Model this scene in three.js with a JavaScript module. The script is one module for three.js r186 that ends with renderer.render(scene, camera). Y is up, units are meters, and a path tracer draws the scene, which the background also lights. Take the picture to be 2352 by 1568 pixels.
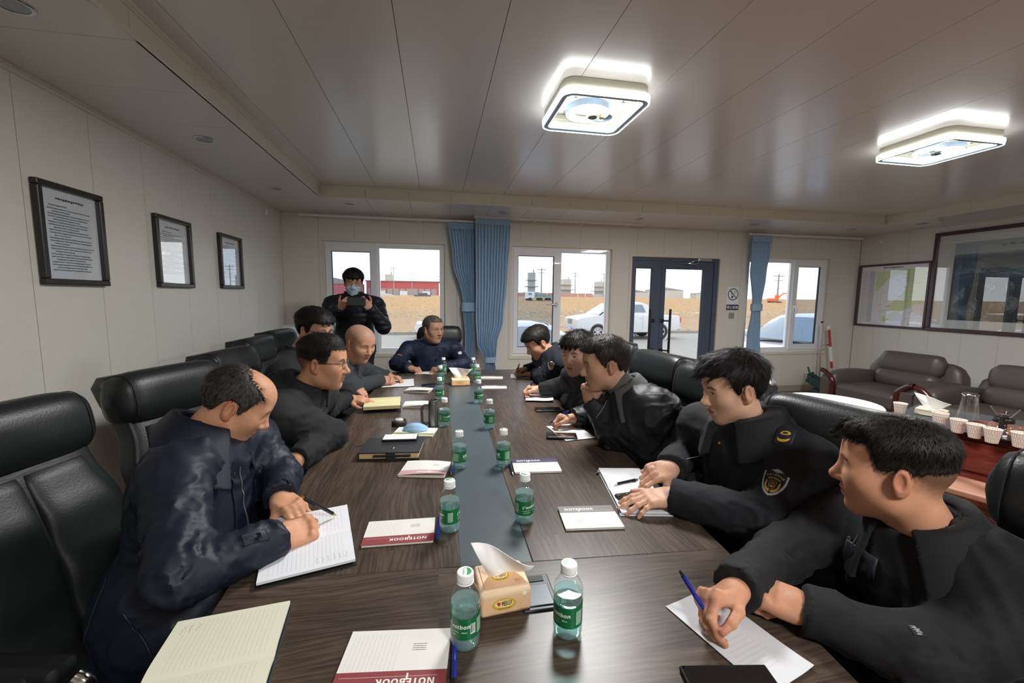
import * as THREE from 'three';
import { RoundedBoxGeometry } from 'three/addons/geometries/RoundedBoxGeometry.js';
import { mergeGeometries, mergeVertices, toCreasedNormals } from 'three/addons/utils/BufferGeometryUtils.js';
import { RectAreaLightUniformsLib } from 'three/addons/lights/RectAreaLightUniformsLib.js';
import { createNoise2D, createNoise3D } from 'simplex-noise';

// ---------- camera, sky, exposure ----------
const scene = new THREE.Scene();
const D2R = Math.PI / 180;
const camera = new THREE.PerspectiveCamera(79.3, 2352 / 1568, 0.05, 2000);
camera.position.set(0, 1.38, 0);
camera.rotation.order = 'YXZ';
camera.rotation.set(-6.17 * D2R, -10.45 * D2R, 0.6 * D2R);
scene.add(camera);

const renderer = new THREE.WebGLRenderer({ antialias: true });
renderer.toneMapping = THREE.LinearToneMapping;
renderer.toneMappingExposure = 1.28;
renderer.shadowMap.enabled = true;
RectAreaLightUniformsLib.init();

const SKY_L = 1.65;
{ // hazy bright overcast sky, paler towards the horizon
  const w = 64, h = 64, d = new Float32Array(w * h * 4);
  for (let y = 0; y < h; y++) for (let x = 0; x < w; x++) {
    const e = Math.max(0, (y + 0.5) / h - 0.5) * 2, i = (y * w + x) * 4;
    const k = Math.pow(1 - e, 2.5);
    d[i] = SKY_L * (0.86 + 0.12 * k); d[i + 1] = SKY_L * (0.93 + 0.07 * k); d[i + 2] = SKY_L * (1.04 - 0.02 * k); d[i + 3] = 1;
  }
  const t = new THREE.DataTexture(d, w, h, THREE.RGBAFormat, THREE.FloatType);
  t.mapping = THREE.EquirectangularReflectionMapping; t.magFilter = THREE.LinearFilter; t.needsUpdate = true;
  scene.background = t; scene.backgroundIntensity = 1;
}
const LAMP_RADIANCE = 70;      // the ceiling lamps (area lights, built with their fittings below)

// ---------- helpers ----------
let seed = 7;
const rnd = () => { seed = (seed + 0x6d2b79f5) | 0; let t = Math.imul(seed ^ (seed >>> 15), 1 | seed); t = (t + Math.imul(t ^ (t >>> 7), 61 | t)) ^ t; return ((t ^ (t >>> 14)) >>> 0) / 4294967296; };
const n2 = createNoise2D(rnd), n3 = createNoise3D(rnd);
const V = (x, y, z) => new THREE.Vector3(x, y, z);
const clamp = (v, a, b) => Math.min(b, Math.max(a, v)), mix = (a, b, t) => a + (b - a) * t;
const sst = (a, b, v) => { const t = clamp((v - a) / (b - a), 0, 1); return t * t * (3 - 2 * t); };
const std = (color, roughness = 0.7, o = {}) => new THREE.MeshStandardMaterial({ color, roughness, ...o });
const phy = (color, roughness = 0.5, o = {}) => new THREE.MeshPhysicalMaterial({ color, roughness, ...o });
function pixTex(w, h, fn, o = {}) {
  const d = new Uint8Array(w * h * 4);
  for (let y = 0; y < h; y++) for (let x = 0; x < w; x++) { const c = fn(x / w, y / h, x, y), i = (y * w + x) * 4; d[i] = clamp(c[0], 0, 255); d[i + 1] = clamp(c[1], 0, 255); d[i + 2] = clamp(c[2], 0, 255); d[i + 3] = 255; }
  const t = new THREE.DataTexture(d, w, h); t.wrapS = t.wrapT = THREE.RepeatWrapping; t.magFilter = THREE.LinearFilter; t.minFilter = THREE.LinearMipmapLinearFilter; t.generateMipmaps = true;
  if (!o.data) t.colorSpace = THREE.SRGBColorSpace;
  if (o.repeat) t.repeat.set(...o.repeat);
  t.needsUpdate = true; return t;
}
function canTex(w, h, draw) {
  const c = document.createElement('canvas'); c.width = w; c.height = h; const g = c.getContext('2d');
  draw(g, w, h);
  const t = new THREE.CanvasTexture(c); t.colorSpace = THREE.SRGBColorSpace; t.magFilter = THREE.LinearFilter; return t;
}
const used = new Map();
function numbered(n) { const k = used.get(n) ?? 0; used.set(n, k + 1); return k ? n + '_' + String(k).padStart(3, '0') : n; }
const shade = (o) => { o.traverse((m) => { if (m.isMesh) { m.castShadow = m.receiveShadow = true; } }); return o; };
function mg(list) {
  const gs = list.flat(9).map((g) => { let q = g.index ? g.toNonIndexed() : g.clone(); for (const k of Object.keys(q.attributes)) if (!['position', 'normal', 'uv', 'color'].includes(k)) q.deleteAttribute(k); if (!q.attributes.uv) q.setAttribute('uv', new THREE.BufferAttribute(new Float32Array(q.attributes.position.count * 2), 2)); return q; });
  const col = gs.some((g) => g.attributes.color);
  if (col) for (const g of gs) if (!g.attributes.color) g.setAttribute('color', new THREE.BufferAttribute(new Float32Array(g.attributes.position.count * 3).fill(1), 3));
  return gs.length === 1 ? gs[0] : mergeGeometries(gs, false);
}
// one named mesh from one or several geometries
function part(name, geos, mat, parent) {
  const m = new THREE.Mesh(Array.isArray(geos) ? mg(geos) : geos, mat); m.name = name; m.castShadow = m.receiveShadow = true;
  parent.add(m); return m;
}
function thing(name, label, category, pos = [0, 0, 0], turn = 0, group) {
  const o = new THREE.Group(); o.name = numbered(name); scene.add(o); o.position.set(...pos); o.rotation.y = turn;
  o.userData = { label, category }; if (group) o.userData.group = group; return o;
}
function single(name, label, category, geos, mat, pos = [0, 0, 0], turn = 0, group) {
  const m = part(numbered(name), geos, mat, scene); m.position.set(...pos); m.rotation.y = turn; m.userData = { label, category }; if (group) m.userData.group = group; return m;
}
function structure(name, geos, mat) {
  const m = geos ? part(name, geos, mat, scene) : new THREE.Group(); m.name = name; if (!geos) scene.add(m); m.userData = { kind: 'structure' }; return m;
}
function dup(root, pos, turn, label) {
  const r = root.clone(); r.name = numbered(root.name.replace(/_\d{3}$/, '')); r.userData = { ...root.userData }; scene.add(r); r.position.set(...pos); r.rotation.y = turn; if (label) r.userData.label = label; return r;
}
const T = (g, x = 0, y = 0, z = 0, rx = 0, ry = 0, rz = 0) => { if (rx) g.rotateX(rx); if (ry) g.rotateY(ry); if (rz) g.rotateZ(rz); return g.translate(x, y, z); };
const box = (x0, x1, y0, y1, z0, z1) => new THREE.BoxGeometry(x1 - x0, y1 - y0, z1 - z0).translate((x0 + x1) / 2, (y0 + y1) / 2, (z0 + z1) / 2);
const rbox = (w, h, d, r = 0.004, seg = 2) => new RoundedBoxGeometry(w, h, d, seg, Math.min(r, w / 2.01, h / 2.01, d / 2.01));
const cyl = (r0, r1, h, n = 20) => new THREE.CylinderGeometry(r0, r1, h, n);
// a rod between two points
function rod(a, b, r, n = 10, r2 = r) { const A = V(...a), B = V(...b), d = B.clone().sub(A), g = new THREE.CylinderGeometry(r2, r, d.length(), n); g.applyQuaternion(new THREE.Quaternion().setFromUnitVectors(V(0, 1, 0), d.clone().normalize())); return g.translate((a[0] + b[0]) / 2, (a[1] + b[1]) / 2, (a[2] + b[2]) / 2); }
const tube = (pts, r, n = 24, rad = 8, closed = false) => new THREE.TubeGeometry(new THREE.CatmullRomCurve3(pts.map((p) => V(...p)), closed), n, r, rad, closed);
const lathe = (pts, n = 32) => new THREE.LatheGeometry(pts.map((p) => new THREE.Vector2(p[0], p[1])), n);
const shapeOf = (pts) => { const s = new THREE.Shape(); pts.forEach((p, i) => (i ? s.lineTo(p[0], p[1]) : s.moveTo(p[0], p[1]))); return s; };
const extr = (pts, depth, bevel = 0, o = {}) => new THREE.ExtrudeGeometry(Array.isArray(pts) ? shapeOf(pts) : pts, { depth, bevelEnabled: bevel > 0, bevelSize: bevel, bevelThickness: bevel, bevelSegments: 2, curveSegments: 12, ...o });
// uv in metres from the dominant axis of each triangle
function metric(g, s = 1) {
  g = g.index ? g.toNonIndexed() : g; const p = g.attributes.position, uv = new Float32Array(p.count * 2), a = V(), b = V(), c = V(), n = V();
  for (let i = 0; i < p.count; i += 3) {
    a.fromBufferAttribute(p, i); b.fromBufferAttribute(p, i + 1); c.fromBufferAttribute(p, i + 2); n.copy(b).sub(a).cross(c.clone().sub(a));
    const ax = Math.abs(n.x), ay = Math.abs(n.y), az = Math.abs(n.z);
    for (let k = 0; k < 3; k++) { const x = p.getX(i + k), y = p.getY(i + k), z = p.getZ(i + k), j = (i + k) * 2; if (ay >= ax && ay >= az) { uv[j] = x * s; uv[j + 1] = z * s; } else if (ax >= az) { uv[j] = z * s; uv[j + 1] = y * s; } else { uv[j] = x * s; uv[j + 1] = y * s; } }
  }
  g.setAttribute('uv', new THREE.BufferAttribute(uv, 2)); return g;
}
// closed rings of equal length joined into a skin, ends capped
function loft(rings, caps = true, crease = 0) {
  const n = rings[0].length, pos = [], idx = [], uv = [];
  rings.forEach((r, j) => r.forEach((p, i) => { pos.push(...p); uv.push(i / n, j / (rings.length - 1)); }));
  for (let j = 0; j < rings.length - 1; j++) for (let i = 0; i < n; i++) { const a = j * n + i, b = j * n + (i + 1) % n; idx.push(a, b, a + n, b, b + n, a + n); }
  if (caps) for (const [j, flip] of [[0, true], [rings.length - 1, false]]) {
    const c = pos.length / 3, m = [0, 0, 0]; rings[j].forEach((p) => { for (let k = 0; k < 3; k++) m[k] += p[k] / n; }); pos.push(...m); uv.push(0.5, j ? 1 : 0);
    for (let i = 0; i < n; i++) { const a = j * n + i, b = j * n + (i + 1) % n; flip ? idx.push(c, b, a) : idx.push(c, a, b); }
  }
  let g = new THREE.BufferGeometry(); g.setAttribute('position', new THREE.Float32BufferAttribute(pos, 3)); g.setAttribute('uv', new THREE.Float32BufferAttribute(uv, 2)); g.setIndex(idx);
  g.computeVertexNormals(); if (crease) g = toCreasedNormals(g, crease); return g;
}
// superellipse ring in the plane spanned by u, v about c
const ring = (c, u, v, a, b, e = 2.6, n = 28) => Array.from({ length: n }, (_, i) => { const t = i / n * Math.PI * 2, ct = Math.cos(t), st = Math.sin(t), x = Math.sign(ct) * Math.abs(ct) ** (2 / e) * a, y = Math.sign(st) * Math.abs(st) ** (2 / e) * b; return [c[0] + u[0] * x + v[0] * y, c[1] + u[1] * x + v[1] * y, c[2] + u[2] * x + v[2] * y]; });
// a sheet from a grid function (u, v in 0..1) with thickness along its normals
function sheet(nu, nv, f, thick = 0) {
  const pos = [], uv = [], idx = [];
  for (let j = 0; j <= nv; j++) for (let i = 0; i <= nu; i++) { pos.push(...f(i / nu, j / nv)); uv.push(i / nu, j / nv); }
  for (let j = 0; j < nv; j++) for (let i = 0; i < nu; i++) { const a = j * (nu + 1) + i; idx.push(a, a + 1, a + nu + 1, a + 1, a + nu + 2, a + nu + 1); }
  let g = new THREE.BufferGeometry(); g.setAttribute('position', new THREE.Float32BufferAttribute(pos, 3)); g.setAttribute('uv', new THREE.Float32BufferAttribute(uv, 2)); g.setIndex(idx); g.computeVertexNormals();
  if (!thick) return g;
  const q = g.clone(), P = q.attributes.position, N = g.attributes.normal;
  for (let i = 0; i < P.count; i++) P.setXYZ(i, P.getX(i) - N.getX(i) * thick, P.getY(i) - N.getY(i) * thick, P.getZ(i) - N.getZ(i) * thick);
  const back = q.index.array.slice(); for (let i = 0; i < back.length; i += 3) { const t = back[i]; back[i] = back[i + 1]; back[i + 1] = t; } q.setIndex(Array.from(back)); q.computeVertexNormals();
  const rim = [], A = g.attributes.position, edge = [];
  for (let i = 0; i <= nu; i++) edge.push(i); for (let j = 1; j <= nv; j++) edge.push(j * (nu + 1) + nu); for (let i = nu - 1; i >= 0; i--) edge.push(nv * (nu + 1) + i); for (let j = nv - 1; j >= 0; j--) edge.push(j * (nu + 1));
  for (let k = 0; k < edge.length - 1; k++) { const a = edge[k], b = edge[k + 1], pa = [A.getX(a), A.getY(a), A.getZ(a)], pb = [A.getX(b), A.getY(b), A.getZ(b)], qa = [P.getX(a), P.getY(a), P.getZ(a)], qb = [P.getX(b), P.getY(b), P.getZ(b)]; rim.push(...pa, ...qa, ...pb, ...pb, ...qa, ...qb); }
  const r = new THREE.BufferGeometry(); r.setAttribute('position', new THREE.Float32BufferAttribute(rim, 3)); r.computeVertexNormals();
  return mg([g, q, r]);
}
// ---------- room shell ----------
const LX = -1.764, RX = 6.342, ZF = -5.3, ZB = 3.1, YC = 2.333, YU = 2.44, SX0 = -1.105, SX1 = 5.615, SZ0 = -4.41, SZ1 = 2.25;
const wallTex = pixTex(256, 256, (u, v, x, y) => { const a = n2(x * 0.05, y * 0.05) * 1.4 + n2(x * 0.4, y * 0.4) * 1.3; return [218 + a, 215 + a, 206 + a]; });
const wallPanel = std('#ffffff', 0.42, { map: wallTex }), wallJoint = std('#8f8a7d', 0.7);
const ceilBump = pixTex(256, 256, (u, v, x, y) => { const g = 128 + 40 * n2(x * 0.012, y * 0.06) + 22 * n2(x * 0.05, y * 0.2 + 40); return [g, g, g]; }, { data: true });
const ceilPanel = phy('#d3cec8', 0.4, { bumpMap: ceilBump, bumpScale: 0.0012, clearcoat: 1, clearcoatRoughness: 0.2 });
const ceilJoint = std('#8f8880', 0.6), trimMat = std('#d9d4c6', 0.4);
const floorTex = pixTex(512, 512, (u, v, x, y) => { const g = n2(x * 0.006, y * 0.12) * 12 + n2(x * 0.02, y * 0.5 + 9) * 8; return [118 + g, 84 + g * 0.8, 62 + g * 0.6]; });
const floorMat = std('#ffffff', 0.35, { map: floorTex });

{ // floor of wide boards
  const f = structure('floor', [box(LX - 0.1, RX + 0.1, -0.12, -0.012, ZF - 0.1, ZB + 0.1)], std('#3b2a20', 0.6));
  for (let x = LX, k = 0; x < RX - 0.01; x += 0.2, k++) part('board', metric(box(x + 0.001, Math.min(x + 0.199, RX), -0.012, 0, ZF, ZB)), floorMat, f);
}
{ // left wall: backing + vertical panels 0.39 m wide
  const w = structure('wall_left', [box(LX - 0.12, LX - 0.012, -0.1, 2.6, ZF - 0.12, ZB + 0.12)], wallJoint);
  const s = 0.3925; for (let k = -14; k < 9; k++) { const z0 = Math.max(ZF, -2.205 - s * (k + 1)) + 0.0012, z1 = Math.min(ZB, -2.205 - s * k) - 0.0012; if (z1 - z0 > 0.01) part('panel', metric(box(LX - 0.012, LX, 0, YC, z0, z1)), wallPanel, w); }
}
{ const w = structure('wall_right', [box(RX + 0.012, RX + 0.12, -0.1, 2.6, ZF - 0.12, ZB + 0.12)], wallJoint);
  const s = 0.345; for (let k = -20; k < 9; k++) { const z0 = Math.max(ZF, -3.615 - s * (k + 1)) + 0.0012, z1 = Math.min(ZB, -3.615 - s * k) - 0.0012; if (z1 - z0 > 0.01) part('panel', metric(box(RX, RX + 0.012, 0, YC, z0, z1)), wallPanel, w); } }
{ const w = structure('wall_front', [box(LX - 0.12, RX + 0.12, -0.1, 2.6, ZB + 0.012, ZB + 0.12)], wallJoint);
  for (let x = LX; x < RX - 0.01; x += 0.3925) part('panel', metric(box(x + 0.0012, Math.min(x + 0.3913, RX), 0, YC, ZB, ZB + 0.012)), wallPanel, w); }

const openings = [{ x0: -1.329, x1: 0.115, y0: 0.655, y1: 2.025 }, { x0: 0.964, x1: 2.344, y0: 0.6, y1: 2.035 }, { x0: 2.625, x1: 3.97, y0: 0, y1: 1.949 }, { x0: 4.42, x1: 5.815, y0: 0.6, y1: 1.99 }];
function withHoles(x0, x1, y0, y1, z0, z1) { // boxes that fill a rectangle of wall, openings left free
  const xs = [x0, x1]; for (const o of openings) for (const e of [o.x0, o.x1]) if (e > x0 && e < x1) xs.push(e); xs.sort((a, b) => a - b);
  const out = [];
  for (let i = 0; i < xs.length - 1; i++) { const m = (xs[i] + xs[i + 1]) / 2, o = openings.find((q) => m > q.x0 && m < q.x1); if (!o) out.push(box(xs[i], xs[i + 1], y0, y1, z0, z1)); else { if (o.y0 > y0) out.push(box(xs[i], xs[i + 1], y0, o.y0, z0, z1)); out.push(box(xs[i], xs[i + 1], o.y1, y1, z0, z1)); } }
  return out.map((g) => metric(g));
}
{ const w = structure('wall_back', withHoles(LX - 0.12, RX + 0.12, -0.1, 2.6, ZF - 0.12, ZF - 0.012), wallJoint);
  for (let x = LX; x < RX - 0.01; x += 0.405) part('panel', withHoles(x + 0.0012, Math.min(x + 0.4038, RX), 0, YC, ZF - 0.012, ZF), wallPanel, w); }
openings.forEach((o, i) => { // reveal and casing round each opening
  const a = 0.035, y0 = o.y0 - (o.y0 ? a : 0), g = [box(o.x0 - a, o.x0, y0, o.y1 + a, ZF, ZF + 0.006), box(o.x1, o.x1 + a, y0, o.y1 + a, ZF, ZF + 0.006), box(o.x0, o.x1, o.y1, o.y1 + a, ZF, ZF + 0.006), box(o.x0 - 0.001, o.x0 + 0.004, o.y0, o.y1, ZF - 0.12, ZF + 0.004), box(o.x1 - 0.004, o.x1 + 0.001, o.y0, o.y1, ZF - 0.12, ZF + 0.004), box(o.x0 + 0.004, o.x1 - 0.004, o.y1 - 0.004, o.y1 + 0.001, ZF - 0.12, ZF + 0.004)];
  if (o.y0) g.push(box(o.x0 - a, o.x1 + a, o.y0 - a, o.y0, ZF, ZF + 0.014), box(o.x0 + 0.004, o.x1 - 0.004, o.y0 - 0.001, o.y0 + 0.004, ZF - 0.12, ZF + 0.004));
  structure('trim_' + (i + 1), g, trimMat);
});

{ // ceiling: a raised field with long panels, a lower ring round it
  const c = structure('ceiling', [box(LX - 0.12, RX + 0.12, YU + 0.012, YU + 0.16, ZF - 0.12, ZB + 0.12), box(LX, SX0 - 0.012, YC + 0.012, YU + 0.012, ZF, ZB), box(SX1 + 0.012, RX, YC + 0.012, YU + 0.012, ZF, ZB), box(SX0 - 0.012, SX1 + 0.012, YC + 0.012, YU + 0.012, ZF, SZ0 - 0.012), box(SX0 - 0.012, SX1 + 0.012, YC + 0.012, YU + 0.012, SZ1 + 0.012, ZB)], ceilJoint);
  const P = (...b) => part('panel', metric(box(...b)), ceilPanel, c), gp = 0.0014;
  for (let k = -2; k < 15; k++) { const x0 = Math.max(SX0, -0.572 + 0.4235 * k), x1 = Math.min(SX1, -0.572 + 0.4235 * (k + 1)); if (x1 - x0 > 0.02) P(x0 + gp, x1 - gp, YU, YU + 0.012, SZ0, SZ1); }
  for (const [a, b] of [[LX, SX0], [SX1, RX]]) for (let z = ZF; z < ZB - 0.01; z += 0.4235) P(a, b, YC, YC + 0.012, z + gp, Math.min(ZB, z + 0.4235) - gp);
  for (const [a, b] of [[ZF, SZ0], [SZ1, ZB]]) for (let x = SX0; x < SX1 - 0.01; x += 0.4235) P(x + gp, Math.min(SX1, x + 0.4235) - gp, YC, YC + 0.012, a, b);
  // fascia boards of the raised field
  const F = (...b) => part('fascia_board', metric(box(...b)), trimMat, c);
  for (let z = SZ0; z < SZ1 - 0.01; z += 0.4235) for (const [x, s] of [[SX0, 1], [SX1, -1]]) F(Math.min(x, x - s * 0.012), Math.max(x, x - s * 0.012), YC, YU, z + gp, Math.min(SZ1, z + 0.4235) - gp);
  for (let x = SX0; x < SX1 - 0.01; x += 0.4235) for (const [z, s] of [[SZ0, 1], [SZ1, -1]]) F(x + gp, Math.min(SX1, x + 0.4235) - gp, YC, YU, Math.min(z, z - s * 0.012), Math.max(z, z - s * 0.012));
  const b = 0.01, q = 0.02; // lip at the bottom edge, small cove at the top
  const rim = (e, y0, y1) => [box(SX0, SX0 + e, y0, y1, SZ0, SZ1), box(SX1 - e, SX1, y0, y1, SZ0, SZ1), box(SX0 + e, SX1 - e, y0, y1, SZ0, SZ0 + e), box(SX0 + e, SX1 - e, y0, y1, SZ1 - e, SZ1)];
  structure('trim_5', [rim(0.006, YC - 0.004, YC + 0.016), rim(q, YU - 0.012, YU - 0.0005), rim(b, YU - 0.02, YU - 0.012)], trimMat);
  structure('trim_6', [box(LX, LX + 0.018, YC - 0.012, YC - 0.0005, ZF, ZB), box(LX, LX + 0.009, YC - 0.03, YC - 0.012, ZF, ZB), box(RX - 0.018, RX, YC - 0.02, YC - 0.0005, ZF, ZB), box(LX + 0.018, RX - 0.018, YC - 0.014, YC - 0.0005, ZF, ZF + 0.012)], trimMat);
}
const bb = std('#a9a294', 0.5);
structure('baseboard_left', [box(LX, LX + 0.012, 0, 0.09, ZF, ZB)], bb); structure('baseboard_right', [box(RX - 0.012, RX, 0, 0.09, ZF, ZB)], bb);
structure('baseboard_back', [box(LX + 0.012, 2.58, 0, 0.09, ZF, ZF + 0.012), box(4.01, RX - 0.012, 0, 0.09, ZF, ZF + 0.012)], bb);

// ---------- windows and door ----------
const pvc = phy('#eceef3', 0.32, { clearcoat: 0.3 }), gasket = std('#33363a', 0.7);
const paneMat = phy('#ffffff', 0.0, { transmission: 1, thickness: 0, ior: 1.45 });
const sashPane = phy('#dfe6ee', 0.0, { transmission: 1, thickness: 0, ior: 1.45 });
const chrome = phy('#d8dadd', 0.12, { metalness: 1 }), whitePlastic = phy('#f2f3f5', 0.3);
const frameRect = (x0, x1, y0, y1, w, z0, z1) => [box(x0, x0 + w, y0, y1, z0, z1), box(x1 - w, x1, y0, y1, z0, z1), box(x0 + w, x1 - w, y0, y0 + w, z0, z1), box(x0 + w, x1 - w, y1 - w, y1, z0, z1)];
function pvcWindow(n, o, gx, sashLeft) { // gx: [fixed glass x0, x1, sash glass x0, x1]
  const w = structure('window_' + n), zi = ZF - 0.045, zo = ZF - 0.105, [f0, f1, s0, s1] = gx, x0 = o.x0 + 0.004, x1 = o.x1 - 0.004, y0 = o.y0 + 0.004, y1 = o.y1 - 0.004;
  const mx = sashLeft ? (s1 + f0) / 2 : (f1 + s0) / 2;
  part('frame', [frameRect(x0, x1, y0, y1, 0.05, zo, zi), box(mx - 0.028, mx + 0.028, y0 + 0.05, y1 - 0.05, zo, zi)].flat(), pvc, w);
  const fx0 = f0, fx1 = f1, fy0 = y0 + 0.062, fy1 = y1 - 0.062;
  part('glazing_bead', frameRect(sashLeft ? mx + 0.028 : x0 + 0.05, sashLeft ? x1 - 0.05 : mx - 0.028, y0 + 0.05, y1 - 0.05, 0.014, zo + 0.02, zi - 0.006), pvc, w);
  part('pane', box(sashLeft ? mx + 0.03 : x0 + 0.05, sashLeft ? x1 - 0.05 : mx - 0.03, y0 + 0.05, y1 - 0.05, zo + 0.026, zo + 0.03), paneMat, w);
  const sx0 = sashLeft ? x0 + 0.028 : mx - 0.012, sx1 = sashLeft ? mx + 0.012 : x1 - 0.028, sy0 = y0 + 0.03, sy1 = y1 - 0.03;
  const gy0 = sy0 + 0.085, gy1 = sy1 - 0.085;
  const sash = part('sash', [box(sx0, s0, sy0, sy1, zi - 0.02, zi + 0.022), box(s1, sx1, sy0, sy1, zi - 0.02, zi + 0.022), box(s0, s1, sy0, gy0, zi - 0.02, zi + 0.022), box(s0, s1, gy1, sy1, zi - 0.02, zi + 0.022)], pvc, w);
  part('gasket', frameRect(s0 - 0.002, s1 + 0.002, gy0 - 0.002, gy1 + 0.002, 0.008, zi - 0.018, zi + 0.012), gasket, sash);
  part('pane', box(s0, s1, gy0, gy1, zi - 0.006, zi - 0.002), sashPane, sash);
  const hx = sashLeft ? (s1 + sx1) / 2 : (sx0 + s0) / 2, hy = (y0 + y1) / 2 - 0.03, hz = zi + 0.022;
  part('handle', n === 2 ? [T(rbox(0.03, 0.07, 0.012, 0.005), hx, hy - 0.005, hz + 0.006), T(rbox(0.026, 0.022, 0.03, 0.006), hx, hy, hz + 0.024), T(rbox(0.15, 0.022, 0.016, 0.007), hx - 0.062, hy, hz + 0.042)] : [T(rbox(0.03, 0.07, 0.012, 0.005), hx, hy, hz + 0.006), T(rbox(0.024, 0.024, 0.03, 0.006), hx, hy + 0.015, hz + 0.024), tube([[hx, hy + 0.02, hz + 0.035], [hx + 0.004, hy - 0.02, hz + 0.045], [hx + 0.008, hy - 0.07, hz + 0.04], [hx + 0.004, hy - 0.1, hz + 0.03]], 0.011, 16, 8)], n === 2 ? chrome : whitePlastic, sash);
  return w;
}
pvcWindow(1, openings[0], [-0.658, 0.066, -1.232, -0.785], true);
pvcWindow(2, openings[1], [1.67, 2.25, 1.053, 1.537], true);
pvcWindow(3, openings[3], [4.5, 5.165, 5.3, 5.69], false);
{ // grey double door, narrow left leaf, wide right leaf
  const d = structure('door_1'), m = phy('#4a5569', 0.42), dz0 = ZF - 0.09, dz1 = ZF - 0.035, H = 1.949;
  part('door_frame', [box(2.629, 2.665, 0, H - 0.004, ZF - 0.11, ZF - 0.02), box(3.9, 3.966, 0, H - 0.004, ZF - 0.11, ZF - 0.02), box(2.665, 3.9, H - 0.05, H - 0.004, ZF - 0.11, ZF - 0.02), box(2.665, 3.9, 0, 0.02, ZF - 0.11, ZF - 0.02)], m, d);
  const leaf = (x0, x1, g0, g1) => {
    const l = part('leaf', [box(x0, g0, 0.022, H - 0.054, dz0, dz1), box(g1, x1, 0.022, H - 0.054, dz0, dz1), box(g0, g1, 0.022, 0.16, dz0, dz1), box(g0, g1, 1.8, H - 0.054, dz0, dz1), frameRect(g0 - 0.001, g1 + 0.001, 0.159, 1.801, 0.012, dz0 + 0.02, dz1 - 0.02)].flat(), m, d);
    part('pane', box(g0, g1, 0.16, 1.8, dz0 + 0.025, dz0 + 0.03), paneMat, l); return l;
  };
  const L = leaf(2.668, 3.092, 2.71, 2.955), Rr = leaf(3.096, 3.897, 3.16, 3.75);
  const bar = phy('#3d3a3c', 0.35, { metalness: 0.6 });
  for (const [l, x, s] of [[L, 2.905, 1], [Rr, 3.21, -1]]) part('pull_handle', [rod([x, 0.5, dz1 + 0.075], [x, 1.235, dz1 + 0.075], 0.017, 14), ...[1.07, 0.65].map((y) => rod([x, y, dz1 + 0.075], [x + s * 0.075, y, dz1 + 0.02], 0.012, 10)), ...[1.07, 0.65].map((y) => T(rbox(0.05, 0.05, 0.016, 0.004), x + s * 0.08, y, dz1 + 0.012))], bar, l);
  part('lock_cylinder', T(cyl(0.016, 0.016, 0.014, 16), 3.125, 0.83, dz1 + 0.006, Math.PI / 2), chrome, Rr);
  part('door_closer', [T(rbox(0.21, 0.045, 0.045, 0.008), 3.72, 1.925, ZF - 0.0), tube([[3.62, 1.9, ZF + 0.02], [3.6, 1.875, ZF + 0.03], [3.52, 1.86, ZF + 0.05], [3.45, 1.87, ZF + 0.03]], 0.007, 12, 6), tube([[3.62, 1.9, ZF + 0.02], [3.56, 1.91, ZF + 0.06], [3.45, 1.868, ZF + 0.03], [3.4, 1.862, ZF + 0.02]], 0.006, 12, 6)], chrome, d);
}

// ---------- ceiling lamps (lit) ----------
function roundSq(a, r, n = 8) { const p = []; for (const [sx, sy, t0] of [[1, 1, 0], [-1, 1, 90], [-1, -1, 180], [1, -1, 270]]) for (let i = 0; i <= n; i++) { const t = (t0 + 90 * i / n) * D2R; p.push([sx * (a - r) + r * Math.cos(t), sy * (a - r) + r * Math.sin(t)]); } return p; }
function sqRing(a, b, r, y0, y1, bev = 0.003) { const s = shapeOf(roundSq(a, r)); s.holes.push(new THREE.Path(roundSq(b, Math.max(0.01, r - (a - b))).reverse().map((p) => new THREE.Vector2(p[0], p[1])))); return T(new THREE.ExtrudeGeometry(s, { depth: y1 - y0 - 2 * bev, bevelEnabled: bev > 0, bevelSize: bev, bevelThickness: bev, bevelSegments: 2 }), 0, 0, bev).rotateX(-Math.PI / 2).translate(0, y0, 0); }
function rndRing(r0, r1, y0, y1, n = 48) { return lathe([[r1, y0], [r0, y0], [r0, y1], [r1, y1], [r1, y0]], n); }
const glowWhite = std('#ffffff', 0.4, { emissive: new THREE.Color(0.93, 0.98, 1.0), emissiveIntensity: 5.5 });
const lampTray = std('#c9c6b4', 0.5), lampBlue = phy('#8ea0b4', 0.35), brass = phy('#c8a860', 0.3, { metalness: 0.9 }), darkMetal = phy('#5b5550', 0.4, { metalness: 0.5 });
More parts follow.
